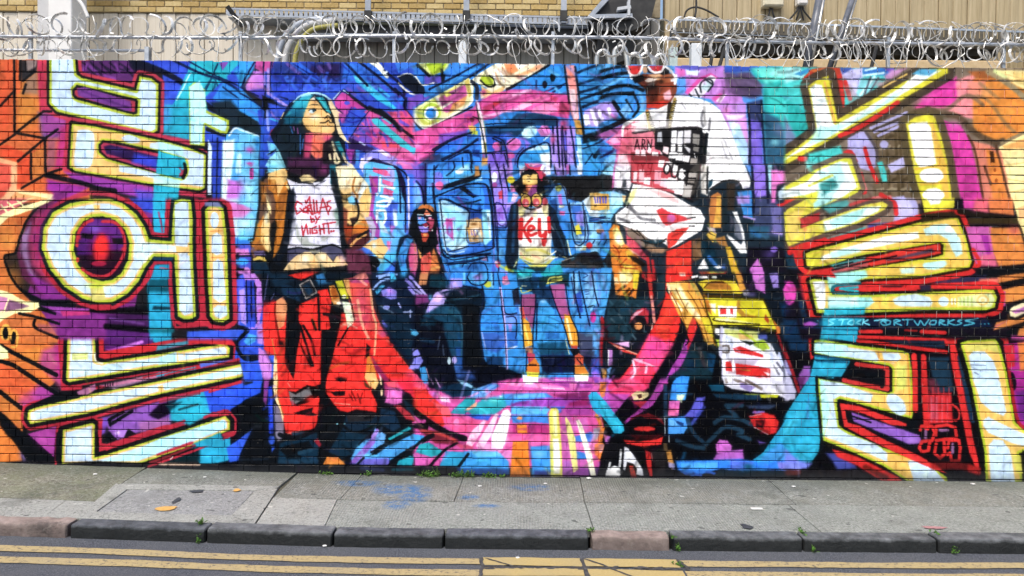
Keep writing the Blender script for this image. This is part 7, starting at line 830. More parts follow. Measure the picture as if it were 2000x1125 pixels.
PAINT, MORT = mural_mat('spray_painted_brick'), mural_mat('painted_mortar', True)
# bricks: English bond, a course on edge along the top
def brick_verts(w, h, r, bv=.0032, dep=.05):
    j = lambda s: random.uniform(-s, s)
    fr = [(-w/2+bv+j(.0015), j(.0012), -h/2+bv+j(.001)), (w/2-bv+j(.0015), j(.0012), -h/2+bv+j(.001)), (w/2-bv+j(.0015), j(.0012), h/2-bv+j(.001)), (-w/2+bv+j(.0015), j(.0012), h/2-bv+j(.001))]
    ed = [(-w/2, bv*1.1, -h/2), (w/2, bv*1.1, -h/2), (w/2, bv*1.1, h/2), (-w/2, bv*1.1, h/2)]
    return fr+ed+[(x, dep, z) for x, _, z in ed]
BF = [(0, 1, 2, 3)]+[(i+4, (i+1) % 4+4, (i+1) % 4, i) for i in range(4)]+[(i+8, (i+1) % 4+8, (i+1) % 4+4, i+4) for i in range(4)]
XL, XR = -7.6, 7.6; spots = []
x = XL
while x < XR: spots.append((x+.0375, H_TOP-.05125, .069, .1025, 'edge')); x += .075
nc = 51
for c in range(nc):
    z = H_TOP-.1125-.0375-c*.075+.0; hd = c % 2 == 1; st = .1125 if hd else .225; x = XL+(.05625 if not hd else 0)
    while x < XR: spots.append((x+st/2, z, st-(.0028 if x < .3 else .0045), .0668, 'head' if hd else 'str')); x += st
near = sorted([s for s in spots if s[4] == 'str' and abs(s[0]) < 3.9 and .15 < s[1] < 2.9], key=lambda s: (s[0]**2*.5+(s[1]-1.45)**2*2.2))[:300]
near_set = set(near)
def brick_mesh(w, h):
    me = bpy.data.meshes.new('brick'); me.from_pydata(brick_verts(w, h, 0), [], BF); me.materials.append(PAINT); return me
BV = [brick_mesh(.2218, .0668) for _ in range(8)]
for s in near:
    o = link('brick', random.choice(BV), None, wall); o.location = (s[0], random.gauss(0, .0018), s[1]); o.rotation_euler = (random.gauss(0, .008), random.gauss(0, .005), random.gauss(0, .011))
V, FA = [], []
for s in spots:
    if s in near_set: continue
    n0 = len(V); dy = random.gauss(0, .0018); tw, tz = random.gauss(0, .006), random.gauss(0, .02)
    w_ = s[2]+random.uniform(-.003, .002)
    up = random.gauss(0, .003) if s[4] == 'edge' else 0
    for a, b_, c_ in brick_verts(w_, s[3]+2*abs(up)*0, 0): V.append((s[0]+a-c_*tw, b_+dy+a*tz*.5, s[1]+c_+a*tw+(up if c_ > 0 else 0)))
    FA += [tuple(i+n0 for i in f) for f in BF]
me = bpy.data.meshes.new('brickwork'); me.from_pydata(V, [], FA); tag(link('brickwork', me, PAINT, wall), kind='stuff')
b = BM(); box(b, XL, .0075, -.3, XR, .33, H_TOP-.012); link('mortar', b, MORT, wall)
CAPM = simple('weathered_mortar', (.16, .15, .13), (.3, .28, .25), 12)
b = BM(); box(b, XL, .052, H_TOP-.014, XR, .325, H_TOP+.002); link('mortar_capping', b, CAPM, wall)
# ------------------------------------------------------------------ road, kerb, pavement
def strip(b, prof, xs, close=False):   # sweep a (y, z) profile along x, following the climb of the street
    rows = [[b.verts.new((x, y, z+gz(x))) for y, z in prof] for x in xs]
    for a, c in zip(rows[:-1], rows[1:]):
        for k in range(len(prof)-1): b.faces.new((a[k], c[k], c[k+1], a[k+1]))
    if close: b.faces.new(rows[0]); b.faces.new(rows[-1][::-1])
def frange(a, c, st): n = max(1, int(round((c-a)/st))); return [a+(c-a)*i/n for i in range(n+1)]
KY0, KY1, RZ = -1.475, -1.345, -.09     # kerb front, kerb back, road level
a_ = Mat('asphalt', .85, .3); g = a_.noise(110, 5, .8); c = a_.ramp(g, [(.3, (.028, .032, .042)), (.5, (.078, .086, .106)), (.68, (.27, .28, .3))])
c = a_.mix(a_.math('MULTIPLY', a_.step(a_.noise(2.2, 6, .7), .4, .65), .5), c, (.13, .135, .145)); a_.base(c); a_.bump(g, .9, .012); ASP = a_.m
b = BM(); xs = [-150, -60, -20]+frange(-9, 9, .3)+[20, 60, 150]
strip(b, [(-160, RZ), (-30, RZ), (-8, RZ+.02), (-4, RZ+.01), (-2.5, RZ), (KY0+.03, RZ-.004)], xs); b.normal_update(); tag(link('road', b, ASP), kind='structure', label='grey asphalt road along the kerb')
g_ = Mat('road_gutter', .85, .3)
def yellow(name, c1, c2, wear):
    m = Mat(name, .75, .35); f = m.noise(60, 6, .7); cc = m.ramp(f, [(.3, c1), (.7, c2)])
    cc = m.mix(m.step(m.noise(38, 8, .8), wear, wear+.09), cc, (.07, .07, .07)); cc = m.mix(m.math('MULTIPLY', m.step(m.noise(3, 4), .45, .75), .35), cc, (.30, .27, .2)); m.base(cc); m.bump(m.noise(260, 3, .7), .5, .005); return m.m
YEL = yellow('yellow_line_paint', (.36, .28, .13), (.48, .38, .2), .53); YEL2 = yellow('thick_yellow_line_paint', (.40, .30, .11), (.50, .39, .18), .62)
ML = thing('road_markings', 'double yellow no parking lines painted along the road edge', 'road marking', (0, -1.9, RZ), kind='structure')
ML.location = (0, 0, 0)
def line_strip(name, x0, x1, ya, yb, mat, seed, h=.0035):
    b = BM(); rr = random.Random(seed); xs = frange(x0, x1, .045); prev = None; o1 = o2 = 0
    for x in xs:
        o1 = o1*.8+rr.gauss(0, .0022); o2 = o2*.8+rr.gauss(0, .0022); wob = .006*math.sin(x*1.7+seed)+.004*math.sin(x*4.3)
        z = RZ+gz(x)+h; q = [b.verts.new((x, ya+o1+wob, z)), b.verts.new((x, yb+o2+wob, z))]
        if prev: b.faces.new((prev[1], q[1], q[0], prev[0]))
        prev = q
    b.normal_update(); return link(name, b, mat, ML)
# kerb
def granite(name, lo, hi, spot, rough=.6, dk=.93):
    m = Mat(name, rough, .2); f = m.noise(9, 6, .65); cc = m.ramp(f, [(.3, lo), (.72, hi)]); sp = m.step(m.noise(210, 3, .7), .6, .75); cc = m.mix(m.math('MULTIPLY', sp, .5), cc, spot)
    cc = m.mix(m.math('MULTIPLY', m.step(m.noise(3.3, 7, .72), .52, .66), .6), cc, (.025, .028, .03)); cc = m.mix(m.math('MULTIPLY', m.step(m.noise(24, 6, .8), .56, .68), .5), cc, spot); sz = m.n('SeparateXYZ'); m.l(m.pos(), sz.inputs[0]); cc = m.mix(m.math('MULTIPLY', m.step(m.math('ADD', m.math('SUBTRACT', sz.outputs[2], m.math('MULTIPLY', m.math('MAXIMUM', m.math('SUBTRACT', -1.15, sz.outputs[0]), 0.), .026)), m.math('MULTIPLY', m.noise(14, 5), .05)), .03, .0), dk), cc, (.012, .014, .014)); m.base(cc); m.bump(m.noise(34, 6, .75), .8, .02); return m.m  # kerb face darkened below its top edge: shade put into the stone colour
GD = [granite('dark_granite_%s' % k, l_, h_, (.3, .31, .33)) for k, l_, h_ in (('blue', (.05, .057, .068), (.19, .205, .23)), ('grey', (.08, .086, .094), (.25, .265, .28)), ('slate', (.06, .066, .074), (.21, .225, .245)))]
GP = granite('pink_granite', (.2, .15, .135), (.46, .37, .335), (.5, .45, .4), .75, .45)
kerb = thing('kerb', 'row of worn granite kerb stones edging the pavement', 'kerb', kind='structure')
def kx(px, py=1050): return on(px, py, 0).x
joints = [-9.2, -8.1, -7.0, -5.9, -4.75, kx(114), kx(391), kx(645), kx(866), kx(1152), kx(1313), kx(1568), kx(1826), kx(2085), 5.4, 6.6, 7.8, 9]
kinds = [GD[0], GD[1], GD[0], GP, GP, GD[0], GD[1], GD[2], GD[0], GP, GD[1], GD[1], GD[1], GD[0], GD[2], GD[1], GD[0]]
for i, (x0, x1) in enumerate(zip(joints[:-1], joints[1:])):
    rr = random.Random(i+40); b = BM(); gp = .007+(.012 if kinds[i] is GP else 0); pink = kinds[i] is GP
    dz, dy = rr.uniform(-.006, .006), rr.uniform(-.008, .008); rd = .011 if not pink else .024
    xs = frange(x0+gp, x1-gp, .07); xs = [xs[0], xs[0]+.008]+xs[1:-1]+[xs[-1]-.008, xs[-1]]; rows = []
    for k, x in enumerate(xs):
        en = (k == 0 or k == len(xs)-1); ins = .012 if en else 0; wv = rr.gauss(0, .0016 if not pink else .005); wt = rr.gauss(0, .0009 if not pink else .004)
        pr = [(KY1, -.2), (KY1, dz+wt-ins), (KY1-.02, dz+wt-ins*.6), (KY0+rd*1.7, dz+wt-ins*.6), (KY0+rd+dy, dz+wt-.0015-ins*.8), (KY0+rd*.35+dy, dz+wt-rd*.3-ins*.8), (KY0+dy+wv*.5+ins*.6, dz-rd), (KY0+dy-.002+wv+ins, dz-rd*1.7), (KY0+dy-.006+wv+ins, RZ+.02), (KY0+dy-.006+wv+ins, RZ-.05)]
        rows.append([b.verts.new((x, y, z+gz(x))) for y, z in pr])
    for a, c in zip(rows[:-1], rows[1:]):
        for k in range(9): b.faces.new((a[k], a[k+1], c[k+1], c[k]))
    b.faces.new(rows[0][::-1]); b.faces.new(rows[-1]); bmesh.ops.recalc_face_normals(b, faces=b.faces[:]); o = link('kerb_stone', b, kinds[i], kerb, True); o.data.set_sharp_from_angle(angle=R(28))
    if pink: o['label'] = 'pinkish rough granite kerb stone'
# pavement: bedding sheet under separate slabs
pav = thing('pavement', 'worn grey concrete pavement between the wall and the kerb', 'pavement', kind='structure')
def concrete(name, lo, hi, tint=None, ribs=0, moss=0, blue=False, rough=.88):
    m = Mat(name, rough, .3); f = m.noise(4.5, 8, .68); cc = m.ramp(f, [(.28, lo), (.72, hi)])
    s2 = m.noise(38, 6, .8); cc = m.mix(m.math('MULTIPLY', m.step(s2, .5, .62), .6), cc, (.50, .51, .48)); cc = m.mix(m.math('MULTIPLY', m.step(s2, .47, .36), .8), cc, (.045, .05, .045)); sp = m.noise(120, 4, .75); cc = m.mix(m.math('MULTIPLY', m.step(sp, .52, .66), .6), cc, (.56, .56, .53)); cc = m.mix(m.math('MULTIPLY', m.step(sp, .47, .34), .6), cc, (.05, .055, .05))
    cc = m.mix(m.math('MULTIPLY', m.step(m.noise(1.7, 6, .7), .5, .75), .4), cc, (.1, .1, .085))
    if tint: cc = m.mix(m.math('MULTIPLY', m.step(m.noise(6, 6, .75), .42, .7), .6), cc, tint)
    if moss: cc = m.mix(m.math('MULTIPLY', m.step(m.noise(11, 7, .75), .55, .7), moss), cc, (.07, .1, .04))
    if blue:
        sx = m.n('SeparateXYZ'); m.l(m.pos(), sx.inputs[0]); tot = None
        for (bx, by, rx, ry) in blue:
            q = m.math('ADD', m.math('POWER', m.math('ABSOLUTE', m.math('DIVIDE', m.math('SUBTRACT', sx.outputs[0], bx), rx)), 2.), m.math('POWER', m.math('ABSOLUTE', m.math('DIVIDE', m.math('SUBTRACT', sx.outputs[1], by), ry)), 2.))
            q = m.step(q, 1.6, .3); tot = q if tot is None else m.math('MAXIMUM', tot, q)
        sp2 = m.step(m.noise(13, 7, .8), .42, .55); cc = m.mix(m.math('MULTIPLY', m.math('MULTIPLY', tot, sp2), .9), cc, (.035, .15, .36))
    sw = m.n('SeparateXYZ'); m.l(m.pos(), sw.inputs[0]); wet = m.step(m.math('ADD', sw.outputs[1], m.math('MULTIPLY', m.noise(3, 6, .7), .5)), -.18, .16); cc = m.mix(m.math('MULTIPLY', wet, .5), cc, (.07, .085, .065))
    cc = m.mix(m.math('MULTIPLY', m.step(m.noise(1.3, 7, .75), .54, .66), .55), cc, (.085, .092, .08)); cc = m.mix(m.math('MULTIPLY', m.step(m.noise(9, 2, .4), .69, .72), .7), cc, (.05, .055, .055)); cc = m.mix(m.math('MULTIPLY', m.step(m.noise(14, 2, .4), .72, .74), .7), cc, (.62, .62, .58))
    h = m.noise(45, 7, .8)
    if ribs:
        sx2 = m.n('SeparateXYZ'); m.l(m.pos(), sx2.inputs[0]); wv = m.math('SINE', m.math('ADD', m.math('MULTIPLY', sx2.outputs[0], 2*math.pi/.021), m.math('MULTIPLY', m.noise(3, 3), 9.)))
        rb = m.math('MULTIPLY', wv, m.step(m.noise(1.6, 4), .35, .62)); h = m.math('ADD', m.math('MULTIPLY', h, .8), m.math('MULTIPLY', rb, .22)); cc = m.mix(m.math('MULTIPLY', m.step(rb, .1, .9), .16), cc, (.55, .54, .5))
    m.base(cc); m.bump(h, .8, .016); return m.m
bl = [(on(785, 957).x, on(785, 957).y, .22, .16), (on(810, 970).x, on(810, 970).y, .12, .14), (on(775, 985).x, on(775, 985).y, .1, .12), (on(1035, 952).x, on(1035, 952).y, .17, .1), (on(950, 988).x, on(950, 988).y, .1, .05), (on(700, 945).x, on(700, 945).y, .2, .09), (on(915, 970).x, on(915, 970).y, .08, .06)]
C1 = concrete('stained_concrete', (.13, .145, .13), (.27, .285, .26), (.21, .205, .165), 1, .12, bl); C2 = concrete('ribbed_concrete', (.19, .212, .19), (.31, .337, .305), (.28, .29, .28), 1, 0, bl); C3 = concrete('mossy_aggregate', (.12, .12, .085), (.25, .24, .17), (.20, .23, .13), 0, .45)
C4 = concrete('pale_stone_slab', (.33, .34, .31), (.46, .47, .43), (.38, .39, .38)); C5 = concrete('cover_concrete', (.24, .25, .255), (.34, .35, .355), (.3, .31, .32)); C6 = concrete('cover_frame_concrete', (.30, .31, .29), (.42, .43, .40), (.36, .37, .35))
JNT = simple('joint_dirt', (.05, .055, .04), (.12, .12, .085), 30)
b = BM(); strip(b, [(KY1+.001, -.022), (.1, -.022)], frange(-9.2, 9, .3)); b.normal_update(); link('joint_bed', b, JNT, pav)
def slab(quad, mat, top=0, name='paving_slab', gap=.004, seed=0, label=None):
    # quad: four (x, y) corners, counter-clockwise from the near left; gently uneven top, chamfered rim
    rr = random.Random(seed); q = [Vector((p[0], p[1], 0)) for p in quad]; cn = sum(q, Vector())/4; q = [p+(cn-p).normalized()*gap for p in q]
    n = max(2, int((q[1]-q[0]).length/.14)); m_ = max(2, int((q[3]-q[0]).length/.16)); b = BM(); tilt = rr.uniform(-.004, .004)
    gr = []
    for j in range(m_+1):
        row = []
        for i in range(n+1):
            u, v = i/n, j/m_; p = (q[0]*(1-u)+q[1]*u)*(1-v)+(q[3]*(1-u)+q[2]*u)*v; edge = i in (0, n) or j in (0, m_)
            z = top+tilt*(u-.5)+.004*noise.noise(Vector((p.x*2.3, p.y*2.3, seed)))-(.004 if edge else 0); row.append(b.verts.new((p.x, p.y, z+gz(p.x))))
        gr.append(row)
    for j in range(m_):
        for i in range(n): b.faces.new((gr[j][i], gr[j][i+1], gr[j+1][i+1], gr[j+1][i]))
    rim = gr[0]+[r[-1] for r in gr[1:]]+gr[-1][-2::-1]+[r[0] for r in gr[-2:0:-1]]; lo = [b.verts.new(v.co+Vector((0, 0, -.05))) for v in rim]
    for i in range(len(rim)): k = (i+1) % len(rim); b.faces.new((rim[i], lo[i], lo[k], rim[k]))
    bmesh.ops.recalc_face_normals(b, faces=b.faces[:]); o = link(name, b, mat, pav)
    if label: o['label'] = label
    return o
def g2(px, py): 
    p = on(px, py, 0)
    for _ in range(3): p = on(px, py, gz(p.x))
    return (p.x, p.y)
YM = -.72                               # joint between the inner bays and the kerb-side bays
fx = [g2(*p) for p in ((150, 1009), (498, 1022), (545, 949), (228, 944))]; fx[0] = (fx[0][0], KY1); fx[1] = (fx[1][0], KY1); ins = [g2(*p) for p in ((187, 999), (453, 1006), (497, 958), (249, 955))]
W0 = .03
slab([(-9.2, KY1), (-6.3, KY1), (-6.3, YM-.15), (-9.2, YM-.15)], C2, seed=1); slab([(-9.2, YM-.15), (-6.3, YM-.15), (-6.3, W0), (-9.2, W0)], C1, seed=2)
xq = g2(95, 1003)[0]; slab([(-6.3, KY1), (xq, KY1), g2(130, 976), (-6.3, YM-.2)], C6, seed=3); slab([(xq, KY1), fx[0], g2(185, 978), g2(130, 976)], C6, seed=4)
slab([(-6.3, YM-.2), g2(185, 978), (fx[3][0], fx[3][1]), (fx[3][0]-.06, W0)] and [(-6.3, YM-.2), (g2(185, 978)[0], g2(185, 978)[1]), (fx[3][0]-.01, W0), (-6.3, W0)], C3, seed=5)
x_r = g2(545, 950)[0]
slab([(fx[3][0]+.0, fx[3][1]), (x_r, fx[2][1]), (x_r+.02, W0), (fx[3][0]+.0, W0)], C1, seed=6)
# inspection cover: concrete surround with a slab set in it
def ring_quad(o4, i4, k): return [o4[k], o4[(k+1) % 4], i4[(k+1) % 4], i4[k]]
for k in range(4): slab(ring_quad(fx, ins, k), C6, .003, 'cover_surround', .0015, 10+k)
slab(ins, C5, -.001, 'inspection_cover', .006, 20, 'grey concrete inspection cover slab with orange paint blob')
xb, xc = g2(632, 1030)[0], g2(650, 986)[0]; tq = (YM-fx[1][1])/(fx[2][1]-fx[1][1]); xd = fx[1][0]+(fx[2][0]-fx[1][0])*tq+.012
slab([(fx[1][0]+.012, KY1), (xb, KY1), (xc, YM), (xd, YM)], C4, .003, seed=21)
slab([(xd, YM+.003), (xc+.02, YM+.003), (xc+.05, W0), (x_r+.03, W0)], C1, seed=22)
cols = [xc, g2(880, 985)[0], g2(1140, 990)[0], g2(1560, 993)[0], 4.2, 6.2, 9]
front = [xb, g2(1160, 1035)[0], g2(1600, 1035)[0], 4.9, 9]
for i, (x0, x1) in enumerate(zip(cols[:-1], cols[1:])): slab([(x0+.02, YM+.005), (x1+.02, YM+.005), (x1+.05, W0), (x0+.05, W0)], C1, random.Random(i).uniform(-.002, .002), seed=30+i)
for i, (x0, x1) in enumerate(zip(front[:-1], front[1:])): slab([(x0, KY1), (x1, KY1), (x1, YM), (xc if i == 0 else x0, YM)], C2, random.Random(i+9).uniform(-.002, .002), seed=40+i)
# yellow lines: long thin pair, a thicker relaid stretch in the middle
def ry(py, px=1000):
    p = on(px, py, RZ)
    for _ in range(3): p = on(px, py, RZ+gz(p.x))
    return p.y
la, lb, lc, ld = ry(1092), ry(1103), ry(1113), ry(1125)
xk, xm, xn = on(941, 1100, RZ).x, on(1138, 1100, RZ).x, on(1325, 1100, RZ).x
for nm, x0, x1, s in (('yellow_line', -9, xk-.006, 1), ('yellow_line', xn+.01, 9, 2)):
    line_strip(nm, x0, x1, la, lb, YEL, s); line_strip(nm, x0, x1, lc, ld, YEL, s+5)
for x0, x1, s in ((xk+.006, xm-.008, 3), (xm+.012, xn-.005, 4)):
    line_strip('yellow_line', x0, x1, la+.012, lb-.025, YEL2, s, .006); line_strip('yellow_line', x0, x1, lc+.012, ld-.02, YEL2, s+5, .006)
TAR = simple('tar_patch', (.03, .03, .032), (.1, .098, .095), 40, bump=.6)
b = BM(); rr = random.Random(5)
for i in range(90):
    x = xk+(xn-xk)*rr.random(); y = (lb+lc)/2-.012+rr.gauss(0, .012); r_ = rr.uniform(.008, .02); vv = [b.verts.new((x+r_*1.8*math.cos(a)*rr.uniform(.7, 1.2), y+r_*math.sin(a)*rr.uniform(.6, 1.1), RZ+gz(x)+.0062+rr.random()*.001)) for a in (k*math.pi/3 for k in range(6))]; b.faces.new(vv)
for (p, q) in (((xk, la), (xk+.004, ld-.2)), ((xm, la), (xm+.03, ld-.2)), ((xm+.02, la), (xm+.42, ld-.16)), ((xk+.03, la-.01), (xk+.26, lc)), ((xn, la), (xn+.05, lc))):
    n = 14; pr = None
    for i in range(n+1):
        t = i/n; x = p[0]+(q[0]-p[0])*t+rr.gauss(0, .006); y = p[1]+(q[1]-p[1])*t; v2 = [b.verts.new((x-.009-rr.random()*.006, y, RZ+gz(x)+.0092)), b.verts.new((x+.009+rr.random()*.006, y, RZ+gz(x)+.0092))]
        if pr: b.faces.new((pr[0], v2[0], v2[1], pr[1]))
        pr = v2
bmesh.ops.recalc_face_normals(b, faces=b.faces[:])
for f in b.faces:
    if f.normal.z < 0: f.normal_flip()
link('tar_seam', b, TAR, ML)
# sprayed marks and small litter on the pavement
def blot(name, px, py, rx, ry_, col, label, cat, seed=1, h=.0045, z0=0):
    x, y = g2(px, py); rr = random.Random(seed); b = BM(); ph = rr.random()*6
    b.faces.new([b.verts.new((x+rx*math.cos(a)*(1+.22*math.sin(3*a+ph)+rr.uniform(-.16, .16)), y+ry_*math.sin(a)*(1+.22*math.cos(2*a+ph)+rr.uniform(-.16, .16)), gz(x)+h+z0)) for a in (k*math.pi/11 for k in range(22))])
    return tag(link(name, b, col), label, cat)
ORG = simple('orange_spray', (.55, .3, .07), (.68, .42, .14), 40); DKS = simple('black_spray', (.03, .035, .045), (.07, .075, .085), 40); PKS = simple('pink_spray', (.36, .17, .18), (.45, .26, .26), 40); WHS = simple('white_scrap', (.6, .6, .58), (.8, .8, .78), 40)
blot('paint_blob', 323, 994, .07, .06, ORG, 'round orange spray blob on the inspection cover', 'paint mark', 2); blot('paint_blob', 462, 958, .03, .04, ORG, 'small orange dab at the cover corner', 'paint mark', 3)
blot('paint_dash', 345, 978, .025, .07, DKS, 'black sprayed dash beside the orange blob', 'paint mark', 4)
blot('paint_dash', 385, 960, .05, .04, DKS, 'black sprayed squiggle near the middle of the cover', 'paint mark', 6)
blot('paint_dash', 1458, 1029, .04, .05, DKS, 'dark smudge on the pavement near the kerb', 'paint mark', 7); blot('paint_dash', 1823, 1031, .08, .03, PKS, 'faded pink spray mark on the kerb side slab', 'paint mark', 8)
b = BM(); x, y = g2(1478, 995); box(b, x-.045, y-.02, .004, x+.045, y+.02, .010, .003); tag(link('paper_scrap', b, WHS), 'white scrap of paper lying on the right pavement', 'litter')
for i, (px, py, s) in enumerate(((550, 919, .02), (937, 951, .015), (1150, 936, .02), (186, 927, .016), (400, 933, .013), (1550, 952, .016), (1900, 947, .018), (634, 1068, .014), (1011, 1091, .012), (1065, 946, .014))):
    zz = 0 if py < 1040 else RZ; p = on(px, py, zz); p = on(px, py, zz+gz(p.x)); b = BM(); bmesh.ops.create_icosphere(b, subdivisions=1, radius=s); 
    for v in b.verts: v.co = Vector((p.x+v.co.x*1.3, p.y+v.co.y, zz+gz(p.x)+.3*s+v.co.z*.4+.004))
    ps = link('pebble', b, WHS); tag(ps, 'pale chip of rubble '+('under the feet of the painted girl', 'on pavement below the pink painted floor', 'at wall foot by the orange painted bar', 'just above the inspection cover', 'by the wall above the right of the cover', 'below the cyan painted stroke', 'on the far right pavement', 'in the gutter left of the pink kerb', 'on the road beside the thick yellow line', 'on pavement below the painted yellow stripes')[i], 'pebble', 'pale chips of rubble lying on the pavement and road')
# ------------------------------------------------------------------ behind the wall: warehouse, trays, ducts, posts
YB = 3.0
yard = BM(); yard.faces.new([yard.verts.new(p) for p in ((-40, .34, .3), (40, .34, .3), (40, 60, .3), (-40, 60, .3))]); tag(link('yard', yard, JNT), kind='structure')
BRY = [simple('yellow_brick_%d' % i, c1, c2, 30, .9, .2, bump=.5) for i, (c1, c2) in enumerate((((.46, .32, .12), (.62, .46, .2)), ((.38, .26, .09), (.54, .39, .17)), ((.54, .41, .18), (.68, .54, .28)))) ]
MORB = simple('yellow_mortar', (.24, .19, .12), (.36, .3, .2), 30, .95)
house = thing('warehouse', 'pale clad warehouse with yellow brick band behind the wall', 'building', (0, YB, .3))
def child(name, b, m, par=house, **k):
    me = bpy.data.meshes.new(name); b.normal_update(); bmesh.ops.recalc_face_normals(b, faces=b.faces[:]); b.to_mesh(me); b.free(); o = bpy.data.objects.new(name, me); COL.objects.link(o); me.materials.append(m); o.parent = par; o.matrix_parent_inverse = par.matrix_world.inverted() if par.matrix_world != Matrix() else Matrix.Translation(-par.location)
    if k.get('smooth'):
        for p in me.polygons: p.use_smooth = True
    return o
zb0 = at(300, 24, YB).z; zb0r = at(900, 24, YB).z; xR = at(1290, 20, YB).x; xL = -7.5; ZT = 6.2
b = BM(); box(b, xL, YB+.012, zb0-.005, xR, YB+.3, ZT); child('brick_backing', b, MORB)
BK3 = []
for i in range(3):
    b = BM(); box(b, -.1055, 0, -.0315, .1055, .08, .0315, .004); me = bpy.data.meshes.new('brick'); b.normal_update(); b.to_mesh(me); b.free(); me.materials.append(BRY[i]); BK3.append(me)
cnt = 0
for c in range(7):
    z = zb0+.035+c*.075; x = xL+.11+(.11 if c % 2 else 0)
    while x < xR-.1:
        if cnt < 300 and abs(x) < 4.9 or c < 2 and cnt < 300:
            o = bpy.data.objects.new('brick', random.choice(BK3)); COL.objects.link(o); o.parent = house; o.matrix_parent_inverse = Matrix.Translation(-house.location); o.location = (x, YB+random.gauss(0, .002), z); cnt += 1
        x += .2235
b = BM()
for c in range(7, 15):
    z = zb0+.035+c*.075; x = xL+.11+(.11 if c % 2 else 0)
    while x < xR-.1: box(b, x-.1055, YB, z-.0315, x+.1055, YB+.08, z+.0315); x += .2235
tag(child('brickwork', b, BRY[0]), kind='stuff')
def clad(name, c1, c2, streak):
    m = Mat(name, .6, .4); f = m.noise(3, 6, .7, stretch=(9, 9, .5)); cc = m.ramp(f, [(.3, c1), (.7, c2)]); cc = m.mix(m.math('MULTIPLY', m.step(m.noise(2.5, 6, .75, stretch=(12, 12, .25)), .5, .75), .6), cc, streak); m.base(cc); m.bump(m.noise(30, 4), .2, .004); return m.m
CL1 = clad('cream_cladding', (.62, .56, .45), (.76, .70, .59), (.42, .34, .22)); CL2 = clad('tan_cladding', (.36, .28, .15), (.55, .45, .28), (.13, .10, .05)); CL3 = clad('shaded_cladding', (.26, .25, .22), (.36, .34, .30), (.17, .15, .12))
x = xL; i = 0
while x < 7.5:
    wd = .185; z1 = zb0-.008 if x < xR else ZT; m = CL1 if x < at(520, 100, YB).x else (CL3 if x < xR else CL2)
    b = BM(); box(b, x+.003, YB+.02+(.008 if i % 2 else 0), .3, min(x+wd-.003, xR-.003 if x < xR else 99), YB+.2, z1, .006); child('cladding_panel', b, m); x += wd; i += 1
b = BM(); box(b, xL, YB+.1, .3, 7.5, YB+.28, zb0-.01); child('cladding_backing', b, JNT)
LED = simple('sunlit_ledge', (.52, .38, .2), (.66, .5, .3), 14)  # ledge coloured as if in sun: the sunlight is in this orange
p0, p1 = at(1300, 122, 2.6), at(2040, 128, 2.6); b = BM(); box(b, p0.x, 2.5, p1.z-.12, 6, YB+.015, p0.z+.03, .01); child('ledge', b, LED)
DRK = simple('dark_paint_and_shade', (.02, .02, .022), (.05, .05, .048), 10); STEEL = Mat('galvanised_steel', .38, .5, .85); f = STEEL.noise(16, 5, .7); STEEL.base(STEEL.ramp(f, [(.3, (.42, .45, .48)), (.7, (.68, .7, .73))])); STEEL.rough(STEEL.step(STEEL.noise(30, 4), -.2, 1.6)); STEEL = STEEL.m
WIRE = Mat('razor_steel', .45, .5, .55); f = WIRE.noise(14, 5, .7); WIRE.base(WIRE.ramp(f, [(.34, (.16, .16, .16)), (.46, (.72, .71, .68)), (.6, (.94, .92, .87))])); WIRE = WIRE.m
b = BM(); q0, q1 = at(1330, 84, 2.75), at(2060, 112, 2.75); box(b, q0.x, 2.72, q1.z, 6, YB+.015, q0.z); child('shadow_gap', b, DRK)  # solid dark box: the shade of the gap is put into its colour
WHT = simple('white_render', (.78, .77, .74), (.88, .87, .84), 4, .7, bump=.15); OFFW = simple('grey_white_render', (.52, .52, .52), (.66, .66, .65), 6, .7)
# left pillar: sun glare put into the white of its shaft
pl = thing('rendered_pillar', 'bright white rendered pillar behind the left end of the wall', 'pillar', at(115, 118, 2.3))
xa_, xb_, xc_ = at(66, 60, 2.3).x, at(94, 60, 2.3).x, at(140, 60, 2.3).x
b = BM(); box(b, xb_, 2.3, .3, xc_, 2.62, 7, .01); child('shaft', b, WHT, pl); b = BM(); box(b, xa_, 2.36, .3, xb_-.004, 2.6, 7, .01); child('side_panel', b, OFFW, pl)
